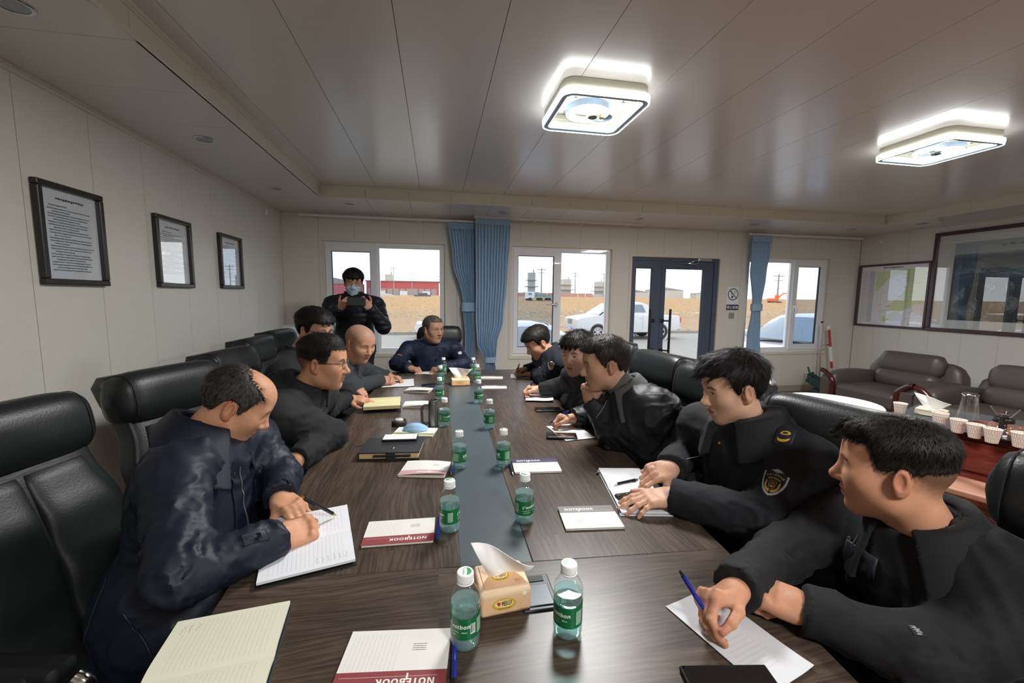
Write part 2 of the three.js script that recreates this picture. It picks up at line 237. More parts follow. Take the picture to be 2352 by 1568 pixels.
function ceilingLamp(x, z, turn, label) {
  const t = thing('ceiling_lamp', label, 'ceiling light', [x, YU, z], turn, 'square ceiling lamps');
  part('mounting_tray', [sqRing(0.222, 0.2, 0.06, -0.046, -0.0005), sqRing(0.2, 0.19, 0.05, -0.03, -0.02, 0.001)], lampTray, t);
  part('light_ring', [sqRing(0.232, 0.196, 0.062, -0.072, -0.046, 0.004)], glowWhite, t);
  part('ring_reflector', [sqRing(0.228, 0.203, 0.058, -0.0805, -0.072, 0.001)], lampBlue, t);
  const rim = part('outer_edge', [sqRing(0.2325, 0.229, 0.062, -0.083, -0.072, 0.001)], glowWhite, t);
  const bar = part('cross_plate', [T(rbox(0.4, 0.008, 0.2, 0.003), 0, -0.018, 0)], lampTray, t);
  for (const sx of [-1, 1]) for (const sz of [-1, 1]) part('wing_screw', [rod([sx * 0.13, -0.04, sz * 0.1], [sx * 0.13, -0.016, sz * 0.1], 0.002, 6), rod([sx * 0.13 - 0.01, -0.04, sz * 0.1], [sx * 0.13 + 0.01, -0.04, sz * 0.1], 0.002, 6)], darkMetal, bar);
  const a = part('large_ring', [T(rndRing(0.118, 0.085, -0.07, -0.05), -0.03, 0, 0)], glowWhite, t); part('ring_edge', [T(rndRing(0.121, 0.117, -0.071, -0.04), -0.03, 0, 0)], lampBlue, a);
  const b = part('small_ring', [T(rndRing(0.086, 0.055, -0.084, -0.071), 0.055, 0, 0.0)], glowWhite, t); part('ring_edge', [T(rndRing(0.0555, 0.052, -0.085, -0.05), 0.055, 0, 0)], lampBlue, b);
  part('hexagon_plate', [T(new THREE.CylinderGeometry(0.028, 0.028, 0.012, 6), 0.0, -0.082, 0.0)], darkMetal, t);
  part('center_nut', [T(new THREE.CylinderGeometry(0.016, 0.016, 0.024, 8), 0.06, -0.066, -0.02)], brass, t);
  const L = new THREE.RectAreaLight(new THREE.Color(1.0, 0.995, 0.98), LAMP_RADIANCE, 0.44, 0.44); L.name = 'lamp_light'; L.position.set(0, -0.092, 0); L.rotation.x = -Math.PI / 2; L.castShadow = true; t.add(L);
  return t;
}
ceilingLamp(0.845, -2.24, 0, 'lit square ceiling lamp with glowing rounded rings above the meeting table');
ceilingLamp(3.29, -2.31, Math.PI, 'lit square ceiling lamp with glowing rounded rings farther right, near the sofas');

ceilingLamp(0.845, 0.95, 0, 'added unseen fill lamp, square, above the near end of the room, behind the photographer');  // unseen lamp, added to fill the near faces from the camera side
ceilingLamp(3.29, 0.95, Math.PI, 'added unseen fill lamp, square, behind the photographer on the sofa side');  // second unseen lamp, added for the same fill light

// ---------- downlights (off) in the lower ceiling ring ----------
{
  const spots = [[-1.385, -1.765, 'left ceiling strip at the picture’s top left corner'], [-1.406, -2.98, 'left ceiling strip above the large framed notice'], [-1.407, -4.165, 'left ceiling strip near the far corner'], [-0.879, -4.667, 'far ceiling strip above the standing man'], [0.752, -4.735, 'far ceiling strip above the blue curtains'], [2.415, -4.735, 'far ceiling strip left of the door'], [4.005, -4.74, 'far ceiling strip above the no-smoking sign'], [5.51, -4.75, 'far ceiling strip near the right corner'], [5.903, -4.21, 'right ceiling strip above the map']];
  let p0; const g = [lathe([[0.045, -0.004], [0.052, -0.006], [0.058, -0.003], [0.06, 0], [0.045, 0]], 28)], lens = [lathe([[0, 0.0], [0.03, -0.0005], [0.045, -0.003], [0.045, 0], [0, 0.0]], 24)];
  const frost = phy('#9fa6b3', 0.25);
  for (const [x, z, where] of spots) { const t = thing('downlight', 'small round unlit downlight in the ' + where, 'downlight', [x, YC - 0.0002, z], 0, 'round downlights in the lower ceiling'); part('trim_ring', g, chrome, t); part('lens', lens, frost, t); }
}
// ---------- outside ----------
const GY = -0.55;
const sandTex = pixTex(512, 512, (u, v, x, y) => { const a = n2(x * 0.02, y * 0.05) * 10 + n2(x * 0.15, y * 0.3) * 12 + n2(x * 0.6, y * 0.9) * 9; return [160 + a, 133 + a * 0.9, 101 + a * 0.8]; });
const grassTex = pixTex(512, 512, (u, v, x, y) => { const a = n2(x * 0.015, y * 0.05) * 10 + n2(x * 0.2, y * 0.5) * 12; return [168 + a, 132 + a, 88 + a * 0.8]; });
const roadTex = pixTex(256, 256, (u, v, x, y) => { const a = n2(x * 0.03, y * 0.05) * 5 + n2(x * 0.6, y * 0.6) * 7; return [150 + a, 147 + a, 139 + a]; });
structure('ground_yard', [metric(box(-60, 80, GY - 0.3, GY, -21, ZF - 0.12), 0.25)], std('#ffffff', 0.9, { map: roadTex }));
{ const k = structure('road_kerb'); const kb = std('#938d84', 0.85); for (let x = -24; x < 40; x += 1) part('kerb_stone', box(x + 0.006, x + 0.994, GY - 0.1, GY + 0.14, -21.3, -21), kb, k); }
// field: rough soil near the kerb, a straw-coloured rise behind
const fieldY = (x, z) => { const d = -21.3 - z; return GY + 0.05 + 0.5 * sst(4, 26, d) * 0.55 + 1.75 * sst(25, 105, d) + (n2(x * 0.11, z * 0.16) * 0.1 + n2(x * 0.5, z * 0.7) * 0.045) * sst(0, 6, d); };
const soil = (z0, z1, nx, nz, x0, x1) => sheet(nx, nz, (u, v) => { const z = mix(z0, z1, v), x = mix(x0, x1, u); return [x, fieldY(x, z), z]; });
structure('ground_soil', [metric(soil(-21.3, -45, 150, 60, -60, 90), 0.14)], std('#ffffff', 0.95, { map: sandTex }));
structure('ground_field', [metric(soil(-45, -430, 160, 80, -260, 420), 0.05)], std('#ffffff', 0.95, { map: grassTex }));
{ // dry grass tufts on the field
  const g = []; for (let i = 0; i < 7; i++) { const a = rnd() * 6.28, r = 0.05 + rnd() * 0.08; const s = new THREE.ConeGeometry(0.02, 0.32 + rnd() * 0.2, 3); T(s, 0, 0.17, 0, (rnd() - 0.5) * 0.9, 0, (rnd() - 0.5) * 0.9); g.push(T(s, Math.cos(a) * r, 0, Math.sin(a) * r)); }
  const N = 6000, im = new THREE.InstancedMesh(mg(g), std('#ffffff', 0.9), N), m = new THREE.Matrix4(), c = new THREE.Color(); im.name = 'dry_grass'; im.castShadow = im.receiveShadow = true;
  for (let i = 0; i < N; i++) { const z = -34 - 75 * rnd() ** 1.5, x = mix(-25, 25, rnd()) + (rnd() * 2 - 0.4) * (-z - 20) * 0.9, s = 0.4 + rnd() * 0.5; m.makeRotationY(rnd() * 6.28).scale(V(s, s * 0.8, s)).setPosition(x, fieldY(x, z), z); im.setMatrixAt(i, m); im.setColorAt(i, c.setHSL(0.09 + rnd() * 0.015, 0.34, 0.43 + rnd() * 0.08)); }
  scene.add(im); im.userData = { kind: 'stuff', label: 'dry straw coloured grass covering the field outside', category: 'grass' };
}
const white = phy('#c6c9cc', 0.22, { clearcoat: 0.8, clearcoatRoughness: 0.05 }), autoGlass = phy('#5f7483', 0.05, { clearcoat: 1 }), tyre = std('#232325', 0.8), rim = phy('#c3c6ca', 0.3, { metalness: 0.8 }), blackPl = std('#1d1f22', 0.5), lampRed = phy('#c2352c', 0.2), lampClear = phy('#b9c3cb', 0.1);
// vehicle along +x (nose at -x); side profile is lofted across the width
function carBody(lower, hw, taper = 0.06) { // lower: [[x, y]...] closed outline seen from the side
  const rings = []; for (let k = -8; k <= 8; k++) { const t = k / 8, z = t * hw, e = Math.abs(t), sc = 1 - 0.06 * e ** 4; rings.push(lower.map(([x, y, tp = 0]) => [x * (1 - 0.02 * e ** 3), GY0(y, e, tp), z * (1 - tp * Math.max(0, y - 0.9))])); } return loft(rings, true, 0.7);
}
const GY0 = (y, e, tp) => y - 0.02 * e ** 4;
function wheel(parent, x, z, r, side) {
  const w = part('wheel', [T(lathe([[r * 0.62, -0.1], [r * 0.9, -0.11], [r, -0.08], [r, 0.08], [r * 0.9, 0.11], [r * 0.62, 0.1], [r * 0.62, -0.1]], 32), x, r, z, Math.PI / 2)], tyre, parent);
  const sp = []; for (let k = 0; k < 6; k++) sp.push(T(T(rbox(r * 0.16, r * 0.58, 0.03, 0.01), 0, r * 0.32, 0), 0, 0, 0, 0, 0, k * Math.PI / 3));
  part('rim', [T(mg([...sp, T(rndRing(r * 0.62, r * 0.54, -0.03, 0.03), 0, 0, 0, Math.PI / 2), T(cyl(r * 0.13, r * 0.13, 0.04, 12), 0, 0, 0, Math.PI / 2)]), x, r, z + side * 0.08)], rim, w);
  part('brake_disc', [T(cyl(r * 0.5, r * 0.5, 0.02, 20), x, r, z + side * 0.03, Math.PI / 2)], std('#4a4a4c', 0.5, { metalness: 0.5 }), w);
}
{ // white pickup parked across the road
  const t = thing('pickup_truck', 'white crew cab pickup truck parked along the far kerb', 'pickup truck', [8.85, GY, -18.7], 0.03);
  const body = [[-2.6, 0.45], [-2.66, 0.62], [-2.64, 0.95], [-2.5, 1.02], [-1.75, 1.14], [-1.35, 1.16], [2.55, 1.12], [2.6, 1.08], [2.62, 0.55], [2.5, 0.48], [2.0, 0.48], [1.98, 0.5], [1.15, 0.5], [1.1, 0.36], [-1.0, 0.36], [-1.15, 0.5], [-2.0, 0.5], [-2.1, 0.42]];
  part('body', [carBody(body, 0.9)], white, t);
  part('cabin', [loft([-8, -6, -3, 0, 3, 6, 8].map((k) => { const e = Math.abs(k) / 8, z = k / 8; return [[-1.55, 1.12], [-0.75, 1.66], [-0.45, 1.74], [0.65, 1.75], [0.95, 1.66], [1.12, 1.12]].map(([x, y]) => [x, y - 0.05 * e ** 4, z * (0.86 - 0.2 * (y - 1.1))]); }), true, 0.6)], white, t);
  for (const s of [-1, 1]) { part('side_window', [T(extr([[-1.18, 1.17], [-0.68, 1.58], [-0.4, 1.63], [-0.3, 1.63], [-0.3, 1.17]], 0.01), 0, 0, s * 0.812 - 0.005, 0, 0, 0), T(extr([[-0.22, 1.17], [-0.22, 1.63], [0.6, 1.63], [0.86, 1.2], [0.86, 1.17]], 0.01), 0, 0, s * 0.812 - 0.005)], autoGlass, t); }
  part('windscreen', [sheet(6, 4, (u, v) => [mix(-1.56, -0.78, v), mix(1.15, 1.66, v) + 0.012, (u - 0.5) * mix(1.62, 1.42, v)], 0.01)], autoGlass, t);
  part('grille', [0, 1, 2, 3].map((k) => T(rbox(0.05, 0.03, 0.6 - k * 0.02, 0.01), -2.64 - 0.004 * k, 0.93 - k * 0.065, 0)), blackPl, t);
  for (const s of [-1, 1]) { part('headlamp', [T(rbox(0.42, 0.13, 0.05, 0.03), -2.3, 0.93, s * 0.87, 0, 0, 0.12)], lampClear, t); part('fog_lamp', [T(rbox(0.1, 0.1, 0.06, 0.02), -2.5, 0.6, s * 0.86)], std('#6b7178', 0.4), t); part('tail_lamp', [T(rbox(0.06, 0.26, 0.12, 0.02), 2.6, 0.93, s * 0.84)], lampRed, t); part('mirror', [T(rbox(0.12, 0.16, 0.18, 0.04), -1.0, 1.22, s * 0.98)], white, t); for (const x of [-1.62, 1.55]) part('wheel_arch', [T(rndRing(0.46, 0.4, -0.02, 0.02), x, 0.36, s * 0.9, Math.PI / 2)], white, t); }
  part('number_plate', [T(rbox(0.02, 0.12, 0.42, 0.004), -2.67, 0.5, 0.0)], std('#9db4dd', 0.5), t);
  part('bumper', [T(rbox(0.2, 0.14, 1.7, 0.05), 2.62, 0.5, 0)], std('#b9bbbd', 0.4), t);
  for (const z of [0.9, -0.9]) part('step_bar', [T(rbox(1.9, 0.05, 0.1, 0.02), 0, 0.33, z)], blackPl, t);
  for (const x of [-1.62, 1.55]) for (const s of [-1, 1]) wheel(t, x, s * 0.82, 0.37, s);
  part('door_seam', [-0.27, 0.62].map((x) => T(rbox(0.012, 0.6, 0.008, 0.002), x, 0.82, 0.9)).concat(T(rbox(0.012, 0.6, 0.008, 0.002), 1.16, 0.82, 0.9)), std('#8c8f92', 0.6), t);
  for (const x of [-0.42, 0.5]) part('door_handle', [T(rbox(0.14, 0.03, 0.03, 0.01), x, 1.02, 0.91)], white, t);
}
function sedan(name, label, pos, turn, high, profile) { // rounded saloon, nose at -x
  const t = thing(name, label, 'car', pos, turn);
  const h = high;
  part('body', [carBody([[-2.2, 0.32], [-2.28, 0.5], [-2.2, 0.7], [-1.7, 0.82 + h * 0.4], [-0.95, 0.92 + h * 0.45], [1.7, 0.98 + h * 0.4], [2.2, 0.9 + h * 0.3], [2.26, 0.5], [2.2, 0.32], [1.75, 0.28], [-1.75, 0.28]], 0.9)], white, t);
  const roof = profile;
  part('roof', [loft([-8, -7, -5, -2, 0, 2, 5, 7, 8].map((k) => { const e = Math.abs(k) / 8, z = k / 8; return roof.map(([x, y]) => [x, y - 0.07 * e ** 3, z * (0.84 - 0.3 * Math.max(0, y - 0.95))]); }), true, 0.6)], white, t);
  const yb = 0.95 + h * 0.42, yt = roof[2][1] - 0.09;
  for (const s of [-1, 1]) { part('side_window', [T(extr([[roof[0][0] + 0.2, yb], [roof[2][0] + 0.12, yt], [0.1, yt + 0.03], [0.1, yb]], 0.012), 0, 0, 0.0, 0, 0, 0).applyMatrix4(new THREE.Matrix4().makeRotationX(s * -0.28)).translate(0, 0.03, s * 0.99), T(extr([[0.18, yb], [0.18, yt + 0.03], [roof[3][0] - 0.1, yt - 0.02], [roof[4][0] - 0.45, yb]], 0.012)).applyMatrix4(new THREE.Matrix4().makeRotationX(s * -0.28)).translate(0, 0.03, s * 0.99)], autoGlass, t); part('mirror', [T(rbox(0.16, 0.14, 0.2, 0.05), roof[0][0] + 0.35, yb + 0.08, s * 0.98)], white, t); part('headlamp', [T(rbox(0.35, 0.12, 0.2, 0.04), -2.02, 0.68 + h * 0.2, s * 0.72)], lampClear, t); part('tail_lamp', [T(rbox(0.12, 0.14, 0.3, 0.03), 2.18, 0.8 + h * 0.2, s * 0.68)], lampRed, t); }
  const a = roof[0], b = roof[1]; part('windscreen', [sheet(8, 6, (u, v) => { const k = (u - 0.5) * 2, y = mix(a[1], b[1], v); return [mix(a[0], b[0], v) + 0.06 * k * k - 0.012, y + 0.02 - 0.07 * Math.abs(k) ** 3 * v, k * (0.8 - 0.3 * Math.max(0, y - 0.95))]; }, 0.01)], autoGlass, t);
  for (const x of [-1.38, 1.38]) for (const s of [-1, 1]) wheel(t, x, s * 0.84, 0.33, s);
  return t;
}
const saloonRoof = [[-1.25, 0.9], [-0.35, 1.38], [0.0, 1.45], [0.75, 1.43], [1.9, 0.98]], suvRoof = [[-1.15, 1.1], [-0.42, 1.55], [-0.1, 1.64], [1.1, 1.63], [1.9, 1.15]];
sedan('sedan', 'white saloon car parked close outside the middle window', [1.9, GY, -8.3], Math.PI - 0.12, 0.0, saloonRoof);
sedan('suv', 'white crossover car parked close outside the right window', [8.05, GY, -7.6], 0.35, 0.35, suvRoof);
sedan('sedan', 'white saloon car across the road, partly hidden by the man at the table end', [1.3, GY, -19.4], 0.02, 0.0, saloonRoof);
sedan('sedan', 'distant white saloon car passing behind the open sash of the middle window', [-9.5, GY, -16.5], 0.02, 0.0, saloonRoof);
{ // red factory hall far left
  const t = thing('factory_building', 'long low red factory hall far across the field', 'building', [-9, 1.2, -146]);
  const red = std('#b0575a', 0.8), grey = std('#9a928e', 0.8), pale = std('#cfd4d8', 0.7);
  part('wall', [box(-14, 10, -1, 5, -12, 0)], red, t); part('roof', [box(-14.4, 10.4, 5, 5.3, -12.4, 0.4)], grey, t);
  for (let k = 0; k < 11; k++) part('cladding_panel', box(-13.6 + k * 2.1, -11.8 + k * 2.1, -1, 2.6, 0, 0.15), grey, t);
  for (const x of [-10.5, -3.2, 4.4]) part('roller_door', box(x, x + 2.6, -1, 1.8, 0.15, 0.3), pale, t);
  const u = thing('factory_building', 'smaller pinkish red annexe building right of the factory hall', 'building', [8, 1.0, -150]); part('wall', [box(-6, 9, -1, 3.2, -8, 0)], std('#c28a8a', 0.8), u); part('roof', [extr([[-6.4, 3.2], [1.5, 5.2], [9.4, 3.2]], 8.4).translate(0, 0, -8.2)], grey, u);
  const w = thing('factory_building', 'red workshop behind the standing man at the far left', 'building', [-33, 1.0, -140]); part('wall', [box(-8, 9, -1, 4, -8, 0)], std('#b5656c', 0.8), w); part('roof', [extr([[-8.4, 4], [0.5, 6], [9.4, 4]], 8.4).translate(0, 0, -8.2)], grey, w);
}
const poleMat = std('#8e979c', 0.6), hazedConcrete = std('#96928c', 0.9), hazedSteel = std('#b3b2ae', 0.7), hazedShed = std('#bdbab3', 0.8), shedRoof = std('#8f9298', 0.7);  // tower, shed and pole greys lightened to stand in for distance haze
function lampPost(x, z, h, label) { const t = thing('street_lamp', label, 'street lamp', [x, fieldY(x, z) - 0.1, z]); part('pole', [rod([0, 0, 0], [0, h, 0], 0.13, 8, 0.08)], poleMat, t); part('lamp_head', [T(rbox(1.5, 0.1, 0.4, 0.03), 0.1, h + 0.1, 0, 0, 0, -0.1), T(rbox(0.5, 0.12, 0.4, 0.03), -0.5, h - 0.25, 0, 0, 0, 0.4)], std('#4c5257', 0.6), t); }
lampPost(-11, -114, 7.2, 'tall street lamp with a dark panel head left of the factory doors'); lampPost(-7.3, -132, 6.6, 'street lamp with a dark head in front of the factory’s right end');
function utilityPole(x, z, h, label) { const t = thing('utility_pole', label, 'utility pole', [x, 0.8, z], 0, 'utility poles along the horizon'); part('pole', [rod([0, 0, 0], [0, h, 0], 0.28, 6, 0.18)], hazedConcrete, t); part('cross_arm', [T(rbox(3.6, 0.25, 0.25, 0.03), 0, h - 0.6, 0), T(rbox(2.6, 0.2, 0.2, 0.03), 0, h - 1.9, 0)], hazedConcrete, t); }
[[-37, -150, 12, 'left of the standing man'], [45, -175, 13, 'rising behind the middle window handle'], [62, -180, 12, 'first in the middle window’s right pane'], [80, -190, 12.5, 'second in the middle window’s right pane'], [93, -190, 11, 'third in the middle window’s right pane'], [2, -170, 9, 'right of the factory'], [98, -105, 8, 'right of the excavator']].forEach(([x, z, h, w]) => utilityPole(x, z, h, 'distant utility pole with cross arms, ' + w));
function tower(x, z, w, h, label) { const t = thing('process_tower', label, 'tower', [x, 0, z], 0, 'industrial towers on the horizon'); part('column', [box(-w / 2, w / 2, 0, h, -w / 2, w / 2)], hazedSteel, t); part('deck', [box(-w * 0.9, w * 0.9, h * 0.45, h * 0.48, -w * 0.9, w * 0.9), box(-w * 0.75, w * 0.75, h * 0.7, h * 0.72, -w * 0.75, w * 0.75)], hazedConcrete, t); part('stack', [rod([w * 0.3, h, 0], [w * 0.3, h * 1.12, 0], w * 0.1, 8)], hazedSteel, t); part('annex', [box(-w * 1.1, w * 1.1, 0, h * 0.25, -w, w)], hazedSteel, t); }
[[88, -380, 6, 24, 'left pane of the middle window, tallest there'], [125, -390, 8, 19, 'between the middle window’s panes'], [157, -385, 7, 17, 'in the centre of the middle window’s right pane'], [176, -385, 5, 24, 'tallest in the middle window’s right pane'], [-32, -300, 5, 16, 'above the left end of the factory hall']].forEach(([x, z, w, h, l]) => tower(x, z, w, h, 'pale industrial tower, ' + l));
{ const t = thing('storage_shed', 'long pale sheds on the horizon seen through the door', 'building', [0, 1.2, 0]); for (const [x, z, w, h] of [[150, -300, 26, 5], [185, -310, 30, 7], [225, -300, 40, 4.5]]) { part('wall', [box(x - w / 2, x + w / 2, 0, h, z - 8, z)], hazedShed, t); part('roof', [extr([[x - w / 2 - 0.5, h], [x, h + 2.2], [x + w / 2 + 0.5, h]], 8.6).translate(0, 0, z - 8.3)], shedRoof, t); } }
{ const t = thing('distant_wall', 'low reddish boundary wall along the horizon behind the field', 'wall', [40, 1.0, -170]); for (let k = 0; k < 12; k++) part('wall_bay', box(-14 + k * 3.4, -10.8 + k * 3.4, 0, 2.2, -0.3, 0), std('#b88a80', 0.9), t); }
{ // orange excavator
  const t = thing('excavator', 'small orange excavator working far across the field', 'excavator', [80.5, 0.35, -87], -0.3), o = std('#dd6a3a', 0.6), k = std('#4a4643', 0.8);
  part('track', [T(rbox(2.6, 0.5, 0.4, 0.2), 0, 0.35, 0.7), T(rbox(2.6, 0.5, 0.4, 0.2), 0, 0.35, -0.7)], k, t); part('house', [T(rbox(2.0, 0.7, 1.7, 0.15), -0.4, 1.0, 0)], o, t); part('cab', [T(rbox(0.8, 0.9, 0.7, 0.1), 0.3, 1.7, 0.4)], o, t);
  part('boom', [rod([0.5, 1.2, 0], [1.9, 2.6, 0], 0.16, 8), rod([1.9, 2.6, 0], [2.9, 2.5, 0], 0.14, 8)], o, t); part('stick', [rod([2.9, 2.7, 0], [3.3, 1.1, 0], 0.11, 8)], o, t); part('bucket', [T(rbox(0.5, 0.5, 0.7, 0.1), 3.35, 0.9, 0)], k, t);
}
{ const t = thing('farm_truck', 'pale green flatbed truck with white cab stopped in the field', 'truck', [21.5, 0.45, -87.5], 0.1); part('cab', [T(rbox(1.8, 1.5, 1.6, 0.2), -1.6, 1.3, 0)], std('#dfe6ea', 0.5), t); part('cab_window', [T(rbox(0.8, 0.5, 1.64, 0.05), -1.8, 1.6, 0)], autoGlass, t); part('bed', [T(rbox(4.6, 0.25, 1.8, 0.05), 1.7, 0.9, 0)], std('#9fae8e', 0.8), t); part('load', [T(rbox(1.2, 0.8, 1.2, 0.1), 0.4, 1.4, 0), T(rbox(1.5, 0.5, 1.2, 0.1), 2.4, 1.25, 0)], std('#7f9a92', 0.8), t); part('wheel', [-1.8, 0.6, 2.6].flatMap((x) => [0.8, -0.8].map((z) => T(cyl(0.42, 0.42, 0.3, 16), x, 0.42, z, Math.PI / 2))), tyre, t); }
{ const t = thing('soil_mound', 'low grey mound of covered soil in front of the factory', 'mound', [-13, 0.5, -105]); part('heap', [T(new THREE.SphereGeometry(1, 20, 10), 0, 0, 0).scale(4, 1.5, 2.5)], std('#a79e92', 0.9), t); part('ramp', [T(new THREE.SphereGeometry(1, 18, 8), 5, -0.2, 0).scale(1, 1, 1)], std('#b5ab9c', 0.9), t); }
{ const t = thing('parked_vehicle', 'dark car parked far away in front of the factory', 'car', [-3.4, 0.75, -108]); part('body', [T(rbox(4.2, 0.7, 1.7, 0.25), 0, 0.6, 0)], std('#4b4f55', 0.5), t); part('roof', [T(rbox(2.2, 0.6, 1.5, 0.25), 0.2, 1.15, 0)], std('#54595f', 0.4), t); part('wheel', [-1.3, 1.3].map((x) => T(cyl(0.32, 0.32, 1.75, 14), x, 0.32, 0, Math.PI / 2)), tyre, t); }
{ const st = std('#a59c8e', 0.9), kinds = [0, 1, 2].map((k) => { const g = new THREE.IcosahedronGeometry(0.16, 1), p = g.attributes.position; for (let i = 0; i < p.count; i++) { const f = 1 + 0.35 * n3(p.getX(i) * 9 + k * 7, p.getY(i) * 9, p.getZ(i) * 9); p.setXYZ(i, p.getX(i) * f * 1.4, p.getY(i) * f * 0.7, p.getZ(i) * f); } g.computeVertexNormals(); return g; });
  const N = 500, im = new THREE.InstancedMesh(kinds[0], st, N), m = new THREE.Matrix4(); im.name = 'rubble'; for (let i = 0; i < N; i++) { const z = -22 - 26 * rnd(), x = mix(-30, 55, rnd()), s = 0.3 + rnd() * rnd() * 1.6; m.makeRotationY(rnd() * 6.28).scale(V(s, s, s)).setPosition(x, fieldY(x, z), z); im.setMatrixAt(i, m); } scene.add(im); im.userData = { kind: 'stuff', label: 'pale stones and rubble scattered over the bare soil outside', category: 'rubble' }; }
// ---------- meeting table ----------
function woodTex(base, dark, along, seedy) { // fine straight grain running along u
  return pixTex(1024, 1024, (u, v, x, y) => {
    const w = n2(x * 0.0016 + seedy, y * 0.006) * 14, f = n2(x * 0.004 + seedy, (y + w) * 0.09) * 0.5 + n2(x * 0.008, (y + w) * 0.28 + seedy) * 0.35 + n2(x * 0.02, (y + w * 0.6) * 0.7 + seedy) * 0.22, b = n2(x * 0.0012 + 50, y * 0.012 + seedy) * 0.5;
    const t = clamp(0.5 + f * 0.55 + b * 0.35, 0, 1); return [mix(dark[0], base[0], t), mix(dark[1], base[1], t), mix(dark[2], base[2], t)];
  });
}
const woodA = woodTex([98, 83, 72], [47, 39, 33], true, 3);
const woodEnd = phy('#ffffff', 0.34, { map: woodA, specularIntensity: 0.9 });
const woodB = woodA.clone(); woodB.rotation = Math.PI / 2; woodB.needsUpdate = true;
const woodMid = phy('#ffffff', 0.34, { map: woodB, specularIntensity: 0.9 });
const slate = phy('#4b555a', 0.34), darkWood = std('#3a2d25', 0.45), blackMatte = std('#17181a', 0.55);
const TY = 0.75, tcx = (z) => 0.136 + 0.016 * (-z - 0.91), thw = (z) => 0.61 - 0.042 * ((z + 1.885) / 1.185) ** 2;
const sN = (x) => -0.905 + 0.06 * (x - 0.137), sF = (x) => -2.87 + 0.04 * (x - 0.137);
{
  const t = thing('conference_table', 'long dark wood conference table with slate grey centre strip', 'table');
  const poly = (pts, y0, y1) => { const g = extr(pts.map(([x, z]) => [x, -z]), y1 - y0 - 0.004, 0.002); g.rotateX(-Math.PI / 2); return metric(g.translate(0, y0 + 0.002, 0), 1); };
  const edge = (side, z0, z1, n = 10) => Array.from({ length: n + 1 }, (_, i) => { const z = mix(z0, z1, i / n); return [tcx(z) + side * thw(z), z]; });
  const zN = -0.27, zFar = -3.5, g = 0.0018, th = 0.045;
  const top = (name, pts, m) => part(name, poly(pts, TY - th, TY), m, t);
  const xr = tcx(-0.9) + thw(-0.9), xl = tcx(-0.9) - thw(-0.9), xrf = tcx(-2.87) + thw(-2.87), xlf = tcx(-2.87) - thw(-2.87);
  top('near_top_panel', [...edge(-1, zN, sN(xl) + g), ...edge(1, sN(xr) + g, zN)], woodEnd);
  top('far_top_panel', [...edge(-1, sF(xlf) - g, zFar), ...edge(1, zFar, sF(xrf) - g)], woodEnd);
  const sl = (z) => tcx(z) - 0.0865, sr = (z) => tcx(z) + 0.0865;
  top('side_top_panel', [...edge(-1, sN(xl) - g, sF(xlf) + g), [sl(-2.87) - g, sF(0.07) + g], [sl(-0.9) - g, sN(0.05) - g]], woodMid);
  top('side_top_panel', [[sr(-0.9) + g, sN(0.222) - g], [sr(-2.87) + g, sF(0.25) + g], ...edge(1, sF(xrf) + g, sN(xr) - g)], woodMid);
  part('centre_strip', poly([[sl(-0.9) + g, sN(0.05) - g], [sl(-2.87) + g, sF(0.07) + g], [sr(-2.87) - g, sF(0.25) + g], [sr(-0.9) - g, sN(0.222) - g]], TY - th, TY - 0.0015), slate, t);
  const inset = (d) => [...edge(-1, zN - d, zFar + d).map(([x, z]) => [x + d, z]), ...edge(1, zFar + d, zN - d).map(([x, z]) => [x - d, z])];
  part('apron', poly(inset(0.05), TY - 0.12, TY - th), darkWood, t);
  for (const z of [-0.75, -1.9, -3.05]) part('pedestal', [metric(box(-0.12, 0.42, 0, TY - 0.12, z - 0.14, z + 0.14))], darkWood, t);
  const ob = part('cable_outlet', [T(rbox(0.075, 0.006, 0.105, 0.003), 0.205, TY + 0.002, -0.795)], phy('#353b40', 0.4, { metalness: 0.3 }), t);
  part('outlet_flap', [T(rbox(0.056, 0.004, 0.062, 0.002), 0.206, TY + 0.0055, -0.782)], phy('#3d444a', 0.35, { metalness: 0.3 }), ob);
  part('finger_slot', [T(rbox(0.046, 0.003, 0.018, 0.001), 0.206, TY + 0.0052, -0.832)], blackMatte, ob);
}

